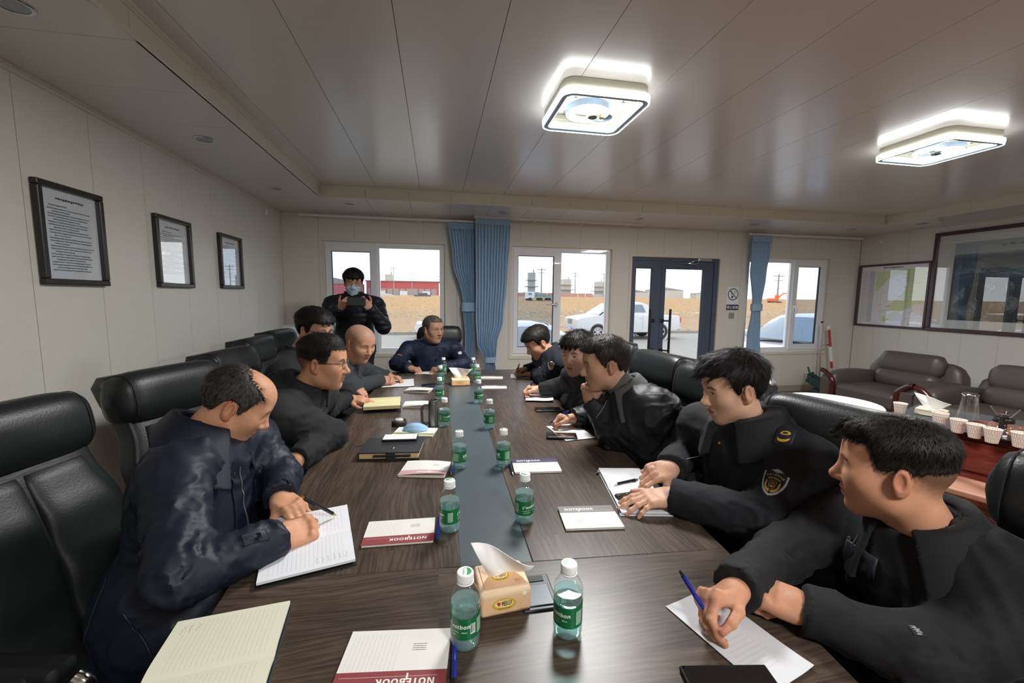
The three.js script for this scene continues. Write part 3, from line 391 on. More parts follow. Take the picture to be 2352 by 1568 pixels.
// ---------- executive chairs ----------
const leatherBump = pixTex(256, 256, (u, v, x, y) => { const g = 128 + 50 * n2(x * 0.25, y * 0.25) + 40 * n2(x * 0.6 + 9, y * 0.6); return [g, g, g]; }, { data: true });
const leather = phy('#1c2021', 0.4, { bumpMap: leatherBump, bumpScale: 0.0006, specularIntensity: 0.8 }), leatherSoft = phy('#212526', 0.45, { bumpMap: leatherBump, bumpScale: 0.0006 });
const seamMat = std('#0c0d0e', 0.7);
function makeChair() { // sitter faces +z, origin on the floor below the seat
  const t = new THREE.Group(); t.name = 'office_chair';
  const spine = (y) => -0.17 - 0.23 * clamp((y - 0.42) / 0.72, 0, 1) ** 1.15 + 0.028 * Math.sin((y - 0.45) * 4.4);
  const W = (y) => 0.212 + 0.028 * sst(0.45, 0.72, y) - 0.035 * sst(0.8, 0.94, y) + 0.012 * sst(0.98, 1.05, y);
  const Xu = [1, 0, 0], rings = [];
  for (let i = 0; i <= 22; i++) { const y = mix(0.42, 1.135, i / 22), k = i === 0 || i === 22 ? 0.86 : 1; rings.push(ring([0, y, spine(y) - 0.012], Xu, [0, 0.08, 1], W(y) * k, 0.052 * k, 5, 32)); }
  const back = part('backrest', [loft(rings)], leather, t);
  for (const s of [-1, 1]) { // pair of padded panels with a seam between them
    const pr = []; for (let i = 0; i <= 18; i++) { const y = mix(0.47, 0.955, i / 18), e = i === 0 || i === 18 ? 0.55 : 1, w = (W(y) - 0.045) / 2, q = 0.02 + 0.006 * Math.sin(i * 1.05); pr.push(ring([s * (w + 0.004), y, spine(y) + 0.035], Xu, [0, 0.05, 1], w * (e < 1 ? 0.96 : 1), q * e + 0.006, 3.2, 24)); }
    part('back_cushion', [loft(pr)], leatherSoft, t);
  }
  // headrest roll
  const hr = []; for (let i = 0; i <= 20; i++) { const u = i / 20 * 2 - 1, e = Math.sqrt(Math.max(0.0, 1 - Math.abs(u) ** 7)), y = 1.055, c = [u * 0.232, y, spine(y) + 0.022 - 0.0 * u]; hr.push(ring(c, [0, 0.985, -0.17], [0, 0.17, 0.985], 0.1 * (0.25 + 0.75 * e), 0.078 * (0.25 + 0.75 * e), 2.8, 26)); }
  const head = part('headrest', [loft(hr)], leather, t);
  part('stitching', [-1, 1].map((s) => new THREE.TubeGeometry(new THREE.CatmullRomCurve3(ring([s * 0.19, 1.055, spine(1.055) + 0.022], [0, 0.985, -0.17], [0, 0.17, 0.985], 0.0915, 0.0716, 2.8, 26).map((p) => V(...p)), true), 52, 0.0016, 5, true)), seamMat, head);
  // seat
  const sr = []; for (let i = 0; i <= 12; i++) { const y = mix(0.37, 0.5, i / 12), e = Math.sqrt(Math.max(0.02, 1 - Math.abs(i / 6 - 1) ** 4)); sr.push(ring([0, y, 0.01], Xu, [0, 0, 1], 0.25 * (0.85 + 0.15 * e), 0.255 * (0.85 + 0.15 * e), 4.5, 32)); }
  part('seat', [loft(sr)], leatherSoft, t); part('seat_pan', [T(rbox(0.44, 0.05, 0.44, 0.02), 0, 0.355, 0)], blackMatte, t);
  for (const s of [-1, 1]) {
    const a = part('armrest', [T(rbox(0.062, 0.038, 0.33, 0.018, 4), s * 0.285, 0.665, -0.06)], leather, t);
    part('arm_bracket', [tube([[s * 0.29, 0.645, 0.115], [s * 0.292, 0.628, 0.135], [s * 0.29, 0.56, 0.128], [s * 0.285, 0.45, 0.07], [s * 0.27, 0.375, 0.0], [s * 0.22, 0.345, -0.03]], 0.016, 30, 10), tube([[s * 0.29, 0.645, -0.14], [s * 0.29, 0.58, -0.17], [s * 0.28, 0.48, -0.14], [s * 0.27, 0.4, -0.06], [s * 0.25, 0.36, -0.02]], 0.014, 24, 8)], chrome, a);
  }
  part('gas_lift', [T(cyl(0.028, 0.028, 0.2, 16), 0, 0.25, 0), T(cyl(0.04, 0.045, 0.08, 16), 0, 0.12, 0)], blackMatte, t);
  for (let k = 0; k < 5; k++) { const a = k * Math.PI * 2 / 5, c = Math.cos(a), s = Math.sin(a); const l = part('base_spoke', [rod([0, 0.11, 0], [c * 0.3, 0.075, s * 0.3], 0.022, 10, 0.016)], chrome, t); part('caster', [T(cyl(0.028, 0.028, 0.04, 14), c * 0.3, 0.028, s * 0.3, Math.PI / 2, -a), rod([c * 0.3, 0.03, s * 0.3], [c * 0.3, 0.08, s * 0.3], 0.01, 8)], blackMatte, l); }
  return t;
}
{
  const proto = makeChair();
  // top of headrest (x, z), height, facing angle, label
  const list = [
    [-1.17, -1.25, 1.09, 1.36, 'black leather office chair at the left edge, its whole reclined back showing'],
    [-1.24, -0.7, 1.1, 1.4, 'black leather office chair nearest the camera, only an armrest showing bottom left'],
    [-1.07, -1.80, 1.1, 1.25, 'black leather office chair behind the writing man in the navy jacket'],
    [-1.135, -2.40, 1.09, 1.46, 'black leather office chair third along the left wall'],
    [-1.27, -3.06, 1.09, 1.53, 'black leather office chair fourth along the left wall'],
    [-1.34, -3.70, 1.09, 1.44, 'black leather office chair farthest along the left wall, below the smallest frame'],
    [1.28, -2.74, 1.09, -1.48, 'black leather office chair seen against the glass door, farthest on the right side'],
    [1.24, -2.02, 1.09, -1.45, 'black leather office chair with a creased headrest in front of the door'],
    [1.21, -1.52, 1.09, -1.4, 'black leather office chair half hidden behind the young officer’s head'],
    [1.165, -0.95, 1.09, -1.32, 'black leather office chair behind the young officer with the arm badge'],
    [1.24, -0.43, 1.09, -1.4, 'black leather office chair at the right edge behind the nearest man'],
    [0.03, -4.1, 1.09, 0.05, 'black leather office chair at the far head of the table'],
  ];
  list.forEach(([x, z, h, a, label], i) => {
    const c = i ? proto.clone() : proto; c.name = numbered('office_chair'); scene.add(c);
    const s = h / 1.15, dz = -0.39 * s; c.scale.setScalar(s); c.rotation.y = a;
    c.position.set(x - dz * Math.sin(a), 0, z - dz * Math.cos(a));
    c.userData = { label, category: 'chair', group: 'black office chairs round the table' };
  });
}

// ---------- sofas ----------
const brown = phy('#4c4340', 0.42, { bumpMap: leatherBump, bumpScale: 0.0007 }), redWood = phy('#3f1512', 0.22, { clearcoat: 0.6, clearcoatRoughness: 0.15 });
function makeSofa(label, W, pos, turn, seats) { // faces +z, width along x
  const t = thing('sofa', label, seats > 1 ? 'sofa' : 'armchair', pos, turn), A = 0.17, in0 = -W / 2 + A, in1 = W / 2 - A, U = [1, 0, 0];
  part('base', [T(rbox(W - 0.06, 0.16, 0.74, 0.02), 0, 0.17, -0.02)], brown, t);
  for (let k = 0; k < seats; k++) { const a = mix(in0, in1, k / seats), b = mix(in0, in1, (k + 1) / seats); part('seat_cushion', [T(rbox(b - a - 0.006, 0.19, 0.6, 0.055, 5), (a + b) / 2, 0.335, 0.08)], brown, t); }
  // low rounded wings of the back
  const wing = []; for (let i = 0; i <= 24; i++) { const u = i / 24 * 2 - 1, e = Math.pow(Math.max(0, 1 - Math.abs(u) ** 8), 0.5); wing.push(ring([u * W / 2 * 0.98, 0.2 + 0.26 * (0.3 + 0.7 * e), -0.36], [0, 1, -0.12], [0, 0.12, 1], 0.27 * (0.35 + 0.65 * e), 0.085 * (0.5 + 0.5 * e), 3, 24)); }
  part('back_frame', [loft(wing)], brown, t);
  for (let k = 0; k < seats; k++) {
    const a = mix(in0 + 0.015, in1 - 0.015, k / seats), b = mix(in0 + 0.015, in1 - 0.015, (k + 1) / seats), m = (a + b) / 2, hw = (b - a) / 2;
    const roll = (y, z, hh, tt, e0) => { const r = []; for (let i = 0; i <= 14; i++) { const u = i / 14 * 2 - 1, e = Math.pow(Math.max(0, 1 - Math.abs(u) ** 9), 0.5); r.push(ring([m + u * hw, y, z], [0, 1, -0.16], [0, 0.16, 1], hh * (0.55 + 0.45 * e), tt * (0.4 + 0.6 * e), e0, 24)); } return loft(r); };
    part('head_pillow', [roll(0.68, -0.29, 0.125, 0.085, 2.8)], brown, t); part('lumbar_cushion', [roll(0.5, -0.24, 0.1, 0.09, 2.6)], brown, t);
  }
  for (const s of [-1, 1]) {
    const cx = s * (W / 2 - A / 2);
    const ar = []; for (let i = 0; i <= 14; i++) { const z = mix(-0.36, 0.36, i / 14), h = 0.54 + 0.03 * Math.sin(i / 14 * Math.PI), e = i === 14 ? 0.9 : 1; ar.push(ring([cx, h / 2 + 0.05, z], U, [0, 1, 0], A / 2 * e, (h / 2 - 0.05) * e, 4.5, 24)); }
    const arm = part('arm', [loft(ar)], brown, t);
    const arch = []; for (let i = 0; i <= 18; i++) { const q = i / 18; arch.push(q < 0.4 ? [cx - s * A * 0.42, mix(0.06, 0.46, q / 0.4), 0.375] : [cx - s * A * 0.42 + s * A * 0.84 * ((q - 0.4) / 0.6), 0.46 + 0.095 * Math.sin((q - 0.4) / 0.6 * Math.PI * 0.5) , 0.375]); }
    part('wooden_arm_trim', [tube(arch, 0.026, 30, 10), T(rbox(0.05, 0.42, 0.05, 0.02), cx - s * A * 0.42, 0.25, 0.37)], redWood, arm);
    part('arm_front_panel', [T(rbox(A * 0.72, 0.38, 0.03, 0.04, 4), cx + s * 0.012, 0.29, 0.372)], brown, arm);
  }
  for (const x of [-W / 2 + 0.1, W / 2 - 0.1]) for (const z of [-0.3, 0.3]) part('foot', [T(cyl(0.03, 0.022, 0.09, 12), x, 0.045, z)], redWood, t);
  return t;
}
makeSofa('brown leather armchair with dark red wooden arm trim under the map', 0.98, [4.93, 0, -3.66], -Math.PI / 2 + 0.04, 1);
makeSofa('brown leather sofa under the large landscape picture, at the right edge', 2.0, [4.93, 0, -2.15], -Math.PI / 2 + 0.04, 2);

// ---------- tea table, round table ----------
const rosewood = phy('#5b1f18', 0.3, { map: woodTex([150, 70, 56], [84, 30, 24], true, 11), clearcoat: 0.3 });
rosewood.color.set('#ffffff');
const TT = { x: 2.79, z: -2.06, a: -1.18 }; // corner and direction of the long side
const teaAt = (l, d) => [TT.x + l * Math.cos(-TT.a) + d * Math.sin(-TT.a), TT.z + l * Math.sin(-TT.a) - d * Math.cos(-TT.a)];
{
  const t = thing('tea_table', 'red wood tea table with drawers and dark cloth top', 'tea table', [TT.x, 0, TT.z], TT.a); // local x along the length, local -z away from the meeting table
  part('carcass', [metric(box(0.04, 1.46, 0.08, 0.62, -0.6, -0.04), 2)], rosewood, t);
  part('top', [metric(box(0, 1.5, 0.62, 0.648, -0.66, 0), 2)], redWood, t);
  part('table_runner', [box(-0.004, 1.504, 0.648, 0.6515, -0.64, 0.006), box(-0.006, -0.0005, 0.6, 0.6515, -0.64, 0.006)], std('#2b2c2e', 0.8), t);
  for (const [x0, x1] of [[0.06, 0.49], [0.51, 0.97], [0.99, 1.44]]) { for (const [y0, y1] of [[0.43, 0.6], [0.24, 0.41]]) { const dr = part('drawer', [metric(T(rbox(x1 - x0, y1 - y0, 0.02, 0.004), (x0 + x1) / 2, (y0 + y1) / 2, -0.034), 2)], rosewood, t); const hx = (x0 + x1) / 2, hy = (y0 + y1) / 2; part('handle', [sqRing(0.018, 0.012, 0.004, 0, 0.005, 0.001).rotateX(Math.PI / 2).translate(hx, hy - 0.008, -0.016), T(rbox(0.012, 0.012, 0.012, 0.002), hx, hy + 0.016, -0.02)], brass, dr); } }
  for (const x of [0.08, 1.42]) for (const z of [-0.08, -0.56]) part('foot', [T(rbox(0.07, 0.08, 0.07, 0.006), x, 0.04, z)], redWood, t);
  const st = thing('stool', 'low stool with pinkish brown seat tucked beside the tea table drawers', 'stool', [...[teaAt(0.5, -0.2)].flatMap(([x, z]) => [x, 0, z])], TT.a);
  part('seat', [T(rbox(0.34, 0.035, 0.26, 0.012), 0, 0.4, 0)], std('#a5765f', 0.5), st); for (const x of [-0.14, 0.14]) for (const z of [-0.1, 0.1]) part('leg', [T(rbox(0.035, 0.385, 0.035, 0.006), x, 0.192, z)], redWood, st);
}
{ const t = thing('round_table', 'round white side table between the office chairs and the armchair', 'side table', [3.0, 0, -2.62]); part('table_top', [lathe([[0, 0.575], [0.3, 0.575], [0.315, 0.58], [0.318, 0.59], [0.31, 0.6], [0, 0.6]], 48)], phy('#e6ebea', 0.15), t); part('column', [T(cyl(0.03, 0.03, 0.54, 16), 0, 0.305, 0)], chrome, t); part('base', [lathe([[0, 0], [0.2, 0], [0.2, 0.015], [0.05, 0.03], [0, 0.035]], 32)], chrome, t); }
// ---------- lettering ----------
// strokes of the Chinese characters that can be read in the place, on a 10 x 10 grid (y down)
const GLYPH = {
  '禁': '0.5,1.5 4.5,1.5;2.5,0 2.5,5;2.5,1.8 0.6,4.2;2.5,1.8 4.4,3.6;5.5,1.5 9.5,1.5;7.5,0 7.5,5;7.5,1.8 5.6,3.6;7.5,1.8 9.4,4.2;2,5.6 8,5.6;0.8,7.2 9.2,7.2;5,7.2 5,10;2.6,8 1.2,9.8;7.4,8 8.8,9.8',
  '止': '5,0.5 5,9.2;5,4 8.6,4;2.2,3 2.2,9.2;0.4,9.3 9.6,9.3', '吸': '0.6,2 3,2 3,7 0.6,7 0.6,2;4,1 8.4,1 7,4.6 9.2,4.6 6.5,8 4.6,9.6;5.4,1.2 5,6 3.6,9.6;5.4,4 9.6,9.6', '烟': '2,0.5 2,5 0.4,9.6;2,5 3.6,8.6;0.4,3 0.9,5;3.6,2.6 3,4.6;4.6,1 9.4,1 9.4,9.4 4.6,9.4 4.6,1;5.6,4 8.4,4;7,2.4 7,5 5.6,8;7,5 8.6,7.8',
  '心': '1,5 0.6,8;3,3.6 3,8.4 4.6,9.6 7.6,9.4 8,7.4;4.6,2 5.6,4.4;8,3.4 9.4,6', '相': '0.4,3 4.6,3;2.5,0.4 2.5,9.8;2.5,3.2 0.4,7;2.5,3.6 4.4,6;5.6,1 9.4,1 9.4,9.6 5.6,9.6 5.6,1;5.6,4 9.4,4;5.6,6.8 9.4,6.8', '印': '1,1.6 4,0.6;1,1.6 1,8.6 4.4,7.8;1,4.6 4.2,4.6;5.8,1.4 9.2,1.4 9.2,6.6 7.8,7;5.8,1.4 5.8,9.8',
  '怡': '2,0.4 2,9.8;0.5,2.6 0.8,5;3.2,2.4 3.6,4;6,0.6 4.6,4 8.6,3.6;7.4,1.8 9.2,4.6;5,5.6 9,5.6 9,9.4 5,9.4 5,5.6', '寶': '0.6,2.2 0.6,1 9.4,1 9.4,2.2;5,0 5,1;1.2,3 4.6,3;1.2,4.8 4.6,4.8;2.9,2.6 2.9,4.8;5.4,2.8 9,2.8;5.6,4.6 8.8,4.6;2.4,6 7.6,6 7.6,8.8 2.4,8.8 2.4,6;2.4,7.4 7.6,7.4;3.4,8.8 1.4,10;6.6,8.8 8.6,10',
  '中': '1.4,2.4 8.6,2.4 8.6,6.4 1.4,6.4 1.4,2.4;5,0.2 5,9.8', '华': '2.4,0.4 0.6,3;1.8,2 1.8,5;6,0.4 6,4.6 9,4.4;8.6,1 4.6,3.4;0.4,6.6 9.6,6.6;5,5 5,9.8', '人': '5,0.6 4.6,4 0.6,9.6;5,3.6 9.4,9.6', '民': '1.4,1 8.2,1 8.2,4 1.4,4;1.4,1 1.4,9.4 4,8.4;1.4,5.8 8.8,5.8;5,4 6.4,8 9,9.6', '共': '1,2.6 9,2.6;3.2,0.6 3.2,6;6.8,0.6 6.8,6;0.4,6 9.6,6;3.4,7.2 1,9.6;6.6,7.2 9,9.6', '和': '4,0.6 0.8,1.6;0.4,3.6 4.8,3.6;2.6,1.4 2.6,9.6;2.6,3.8 0.4,7;2.6,4 4.6,6.4;6,2.6 9.2,2.6 9.2,8.4 6,8.4 6,2.6', '国': '1,0.8 9,0.8 9,9.4 1,9.4 1,0.8;2.8,2.8 7.2,2.8;3,5 7,5;2.6,7.6 7.4,7.6;5,2.8 5,7.6;6.2,5.8 7,6.8',
  '综': '2.4,0.4 0.6,3.4 3,3.2;3,3.2 0.6,6.4 3.4,5.8;0.6,9 3.4,7.8;4.4,2.4 4.4,1.4 9.4,1.4 9.4,2.4;7,0.2 7,1.4;5,4 9,4;4.2,6 9.6,6;7,6 7,9.6;5.4,7 4.4,9;8.4,7 9.4,9', '合': '5,0.4 0.6,4.6;5,0.4 9.4,4.6;3,4.6 7,4.6;2.2,6.2 7.8,6.2 7.8,9.4 2.2,9.4 2.2,6.2', '行': '3.2,0.4 0.8,3;3.4,3 0.6,6.4;2.2,5 2.2,9.8;4.6,1.8 9.2,1.8;4.2,4.4 9.6,4.4;7.4,4.4 7.4,9.6 6,9', '政': '0.6,1.4 4.8,1.4;2.8,1.4 2.8,8.4;2.8,4.6 4.6,4.6;1,4 1,8.8;0.4,9 5,8;6.6,0.4 5.2,4;6,2.6 9.6,2.6;8.6,2.6 7.4,6.4 5,9.6;5.8,4.4 9.6,9.6', '执': '0.4,2.8 4.4,2.8;2.4,0.4 2.4,9.4 1.4,9;0.4,6.4 4.4,5;6.4,0.4 6.2,5 4.4,9.6;4.8,2.8 8.4,2.8 8.4,8.6 9.6,9.4;5.2,5 6.8,6.4', '法': '1,1 2.2,2.2;0.4,3.6 1.8,4.8;0.6,9.6 2.6,6;3.6,2.8 9,2.8;6.4,0.4 6.4,5.2;3,5.2 9.6,5.2;6,5.2 4,9 8.6,8.6;7.6,7 9.2,9.6',
  '原': '1.4,1 9.4,1;1.6,1 1.4,5 0.4,9.6;5.4,1.4 4.8,2.4;3,2.6 8.4,2.6 8.4,5.8 3,5.8 3,2.6;3,4.2 8.4,4.2;5.6,5.8 5.6,9.6;4,6.8 2.8,9;7.4,6.8 8.8,9', '生': '2.6,0.6 1,4;2,3 9,3;5,0.4 5,9.4;1.6,6 8.6,6;0.6,9.4 9.4,9.4', '木': '0.6,3 9.4,3;5,0.4 5,9.8;5,3.2 0.8,8.4;5,3.2 9.2,8.4', '维': '2.4,0.4 0.6,3.4 3,3.2;3,3.2 0.6,6.4 3.4,5.8;0.6,9 3.4,7.8;5.8,0.4 4,4;5,2.6 5,9.8;7.4,0.4 8,2;5,2.6 9.4,2.6;5,5 9,5;5,7.2 9,7.2;5,9.4 9.6,9.4;7.2,2.6 7.2,9.4', '达': '1.2,0.8 2.4,2;0.6,4 2.4,4 2.4,8;0.4,9.6 2.4,8 9.6,9.6;3.6,2.8 9.4,2.8;6.4,0.6 6.2,4 3.8,7.6;6.2,4 9.2,7.2',
};
function glyphs(g, text, x, y, size, color, lw = 0.11, adv = 1.08) { g.strokeStyle = color; g.lineWidth = size * lw; g.lineCap = 'round'; g.lineJoin = 'round'; for (const ch of text) { const d = GLYPH[ch]; if (d) for (const st of d.split(';')) { g.beginPath(); st.split(' ').forEach((p, i) => { const [a, b] = p.split(',').map(Number), X = x + a / 10 * size, Y = y + b / 10 * size; i ? g.lineTo(X, Y) : g.moveTo(X, Y); }); g.stroke(); } x += size * adv; } }
// unreadably small print: rows of tiny broken marks
function finePrint(g, x, y, w, rows, lead, h, color, ragged = 0.35) { g.fillStyle = color; for (let r = 0; r < rows; r++) { let X = x; const end = x + w * (1 - ragged * rnd()); while (X < end) { const q = h * (0.5 + rnd() * 0.9); g.fillRect(X, y + r * lead + h * 0.15 * rnd(), q * 0.8, h * (0.6 + 0.4 * rnd())); X += q; } } }
const labelTex = canTex(1024, 256, (g, w, h) => {
  g.fillStyle = '#0f6a3c'; g.fillRect(0, 0, w, h); g.fillStyle = '#0b5a32'; for (let k = 1; k < 5; k++) g.fillRect(0, k * 50, w, 3);
  for (const x0 of [20, 540]) { // brand face, small-print face
    g.save(); g.translate(x0 + 20, 130); g.transform(1, -0.04, -0.16, 1, 0, 0); g.fillStyle = '#f4f8f4'; g.font = 'bold 66px sans-serif'; g.fillText("C'estbon", 0, 0); g.restore(); g.fillStyle = '#e8f2ea'; g.font = '22px sans-serif'; g.fillText('Drinking Water', x0 + 24, 172); g.font = 'bold 22px sans-serif'; g.fillText('400ml', x0 + 200, 172); finePrint(g, x0 + 40, 196, 130, 1, 12, 12, '#cfe4d4');
  }
  g.fillStyle = '#eef3ee'; g.fillRect(318, 70, 60, 120); g.fillStyle = '#222'; for (let k = 0; k < 30; k++) if (rnd() > 0.35) g.fillRect(322 + k * 1.8, 76, 1.2, 100);
  finePrint(g, 400, 40, 100, 18, 10, 7, '#dff0e2', 0.2); finePrint(g, 905, 50, 90, 17, 10, 7, '#dff0e2', 0.2);
});
labelTex.wrapS = THREE.RepeatWrapping;
const labelTex2 = canTex(512, 128, (g, w, h) => { g.fillStyle = '#0f6a3c'; g.fillRect(0, 0, w, h); g.fillStyle = '#0b5a32'; for (let k = 1; k < 5; k++) g.fillRect(0, k * 25, w, 2); for (const x0 of [20, 290]) { glyphs(g, '怡寶', x0, 42, 34, '#f4f8f4', 0.13); finePrint(g, x0, 86, 76, 1, 10, 7, '#d6eadb', 0); finePrint(g, x0 + 26, 102, 24, 1, 10, 6, '#d6eadb', 0); } g.fillStyle = '#eef3ee'; g.fillRect(150, 36, 34, 56); g.fillStyle = '#222'; for (let k = 0; k < 16; k++) if (rnd() > 0.35) g.fillRect(152 + k * 2, 38, 1.2, 50); finePrint(g, 196, 22, 60, 13, 7, 4, '#dff0e2', 0.2); finePrint(g, 420, 22, 70, 13, 7, 4, '#dff0e2', 0.2); });
const capTex = canTex(128, 128, (g, w, h) => { g.fillStyle = '#f4f6f5'; g.fillRect(0, 0, w, h); g.fillStyle = '#2fa35a'; g.beginPath(); g.moveTo(14, 58); g.quadraticCurveTo(62, 40, 114, 52); g.quadraticCurveTo(104, 12, 64, 12); g.quadraticCurveTo(24, 16, 14, 58); g.fill(); g.fillStyle = '#3b6a52'; g.font = 'bold 22px sans-serif'; g.fillText("C'estbon", 16, 84); });
const NB = {};
function notebookTex(key, band, title, pink) {
  return NB[key] ??= canTex(512, 352, (g, w, h) => { // cover as it lies: title band along the lower edge of the canvas
    g.fillStyle = '#e9e7e1'; g.fillRect(0, 0, w, h); g.strokeStyle = '#c9c4bb'; g.lineWidth = 1.5; for (let k = 0; k < 12; k++) { g.beginPath(); g.moveTo(30 + k * 21, 30); g.lineTo(24 + k * 21, h - 110); g.stroke(); } g.fillStyle = band; g.fillRect(0, h - 110, w, 110);
    finePrint(g, 330, 90, 70, 4, 12, 5, '#6b6660', 0.1); g.fillStyle = '#f3eeea'; g.fillRect(20, h - 82, w - 60, 1.5);
    g.save(); g.translate(w - 50, h - 70); g.rotate(Math.PI); g.font = 'bold 58px sans-serif'; g.fillStyle = '#f6f2ee'; g.scale(0.86, 0.8); g.fillText('NOTEBOOK', 0, 0); g.fillRect(148, -10, 10, 44); g.restore(); g.font = '14px sans-serif';
  });
}
const lined = (paper, ink, n, off = 0) => canTex(512, 720, (g, w, h) => { g.fillStyle = paper; g.fillRect(0, 0, w, h); g.strokeStyle = ink; g.lineWidth = 1.6; for (let k = 0; k < n; k++) { g.beginPath(); g.moveTo(40, 90 + k * (h - 130) / n); g.lineTo(w - 40, 90 + k * (h - 130) / n); g.stroke(); } g.strokeStyle = '#777'; g.lineWidth = 2; for (let k = 0; k < off; k++) { const y = 60 + k * 46; g.beginPath(); for (let q = 0; q < 8; q++) { const X = w - 150 + q * 12 + rnd() * 6, Y = y + rnd() * 18; q ? g.lineTo(X, Y) : g.moveTo(X, Y); } g.stroke(); } });

// ---------- water bottles ----------
const pet = phy('#fbfefe', 0.03, { transmission: 1, thickness: 0, ior: 1.35 }), water = phy('#ddf4f4', 0.03, { transmission: 0.86, thickness: 0, ior: 1.33 }), capSide = phy('#f3f5f4', 0.35);
const capTop = phy('#ffffff', 0.35, { map: capTex }), labMat = phy('#ffffff', 0.28, { map: labelTex, side: THREE.DoubleSide }), labMat2 = phy('#ffffff', 0.28, { map: labelTex2, side: THREE.DoubleSide });
function makeBottle(lab) {
  const t = new THREE.Group(); t.name = 'water_bottle';
  const prof = [[0, 0.004], [0.012, 0.003], [0.02, 0.0], [0.0245, 0.002], [0.027, 0.009], [0.0272, 0.022], [0.0262, 0.026], [0.0266, 0.03], [0.0266, 0.066], [0.0275, 0.07], [0.0268, 0.075], [0.0276, 0.08], [0.0268, 0.085], [0.0272, 0.089], [0.0256, 0.098], [0.0205, 0.108], [0.0142, 0.117], [0.0125, 0.121], [0.0125, 0.128]];
  const sm = new THREE.SplineCurve(prof.map((p) => new THREE.Vector2(...p))).getPoints(70).map((p) => [Math.max(0, p.x), p.y]);
  const body = lathe(sm, 40); { const p = body.attributes.position; for (let i = 0; i < p.count; i++) { const x = p.getX(i), y = p.getY(i), z = p.getZ(i), a = Math.atan2(z, x), r = Math.hypot(x, z); let k = 1; if (y < 0.02) k = 1 - 0.07 * Math.max(0, Math.cos(a * 5)) * sst(0.02, 0.0, y) * sst(0.004, 0.015, r); if (y > 0.068 && y < 0.112) k = 1 + 0.014 * Math.sin(a * 4 + y * 220); p.setXYZ(i, x * k, y, z * k); } body.computeVertexNormals(); }
  part('shell', [body], pet, t);
  const wl = sm.filter((p) => p[1] < 0.0845 && p[1] > 0.0005).map((p) => [Math.max(0, p[0] - 0.0012), p[1] + 0.0012]); part('water', [lathe([[0, 0.005], ...wl.filter((p) => p[0] > 0.005), [wl[wl.length - 1][0], 0.086], [0, 0.086]], 40)], water, t);
  part('label', [new THREE.CylinderGeometry(0.0272, 0.0272, 0.04, 44, 1, true).translate(0, 0.048, 0)], lab, t);
  const cap = part('cap', [lathe([[0.0145, 0.124], [0.015, 0.125], [0.015, 0.138], [0.0142, 0.1395], [0, 0.1396]], 36), ...Array.from({ length: 36 }, (_, i) => T(new THREE.BoxGeometry(0.0008, 0.011, 0.0008), 0.015 * Math.cos(i * Math.PI / 18), 0.1315, 0.015 * Math.sin(i * Math.PI / 18)))], capSide, t);
  part('cap_print', [new THREE.CircleGeometry(0.0138, 28).rotateX(-Math.PI / 2).translate(0, 0.13985, 0)], capTop, cap); part('neck_ring', [T(rndRing(0.0158, 0.0125, -0.0012, 0.0012), 0, 0.1215, 0)], capSide, t);
  return t;
}
{
  const k1 = makeBottle(labMat), k2 = makeBottle(labMat2);
  const spots = [[0.047, -0.694, 4.6, 1, 'left of the near tissue pack'], [0.239, -0.686, 1.0, 1, 'right of the near tissue pack'], [0.031, -1.072, 0.5, 1, 'beside the red notebook next to the writing man'], [0.24, -1.082, 2.4, 1, 'on the strip’s right edge, left of the grey notebook'], [0.079, -1.478, 0.2, 2, 'beside the pale pink notebook'], [0.243, -1.472, 1.2, 2, 'beside the purple notebook'], [0.035, -1.983, 2.6, 1, 'next to the steel thermos mug'], [0.248, -1.923, 0.9, 2, 'fourth from the camera in the right row'], [0.016, -2.504, 1.5, 1, 'fifth from the camera in the left row'], [0.243, -2.398, 2.4, 1, 'fifth from the camera in the right row'], [0.025, -2.94, 0.4, 1, 'sixth in the left row, beside the far tissue box'], [0.29, -2.957, 2.0, 1, 'sixth in the right row, beside the far tissue box'], [0.054, -3.329, 1.0, 1, 'last of the left row, before the man at the head'], [0.291, -3.299, 0.0, 1, 'last of the right row, below the blue curtain']];
  spots.forEach(([x, z, a, k, where]) => { const b = (k === 1 ? k1 : k2).clone(); b.name = numbered('water_bottle'); scene.add(b); b.position.set(x, TY, z); b.rotation.y = a; b.userData = { label: 'green-labelled water bottle ' + where, category: 'bottle', group: 'water bottles in two rows along the table' }; });
}
// ---------- notebooks, papers, pens, phones ----------
const paperEdge = std('#e4ddcf', 0.8);
function notebook(label, cx, cz, w, h, deg, band, flip, bend = 0) {
  const t = thing('notebook', label, 'notebook', [cx, TY, cz], deg * D2R), m = std('#ffffff', 0.45, { map: notebookTex(band, band) });
  part('pages', [T(rbox(w - 0.003, 0.006, h - 0.003, 0.001), 0, 0.0035, 0)], paperEdge, t);
  const s = flip ? -1 : 1; part('cover', [sheet(10, 10, (u, v) => [s * (u - 0.5) * w, 0.0078 + bend * (0.004 * Math.sin(u * 3.1) + 0.01 * (1 - v) ** 3 * u), -s * (v - 0.5) * h], 0.0009)], m, t); return t;
}
notebook('red banded notebook nearest the camera, bottom centre', -0.075, -0.672, 0.182, 0.125, -7, '#8c4043', false);
notebook('red banded notebook between the writing man and the bottles', -0.1, -1.073, 0.18, 0.112, -2, '#914245', false);
notebook('pale pinkish notebook with curling cover left of the centre strip', -0.044, -1.471, 0.166, 0.128, -12, '#c9a0a3', false, 1);
notebook('purple banded notebook right of the centre strip', 0.361, -1.438, 0.172, 0.12, -5, '#3a3158', true);
notebook('grey banded notebook in front of the young officer', 0.427, -1.06, 0.164, 0.119, -6, '#75706c', true);
notebook('white notebook beside the thermos mug, far left side', -0.115, -2.4, 0.15, 0.12, -4, '#b9b7bb', false, 0.6);
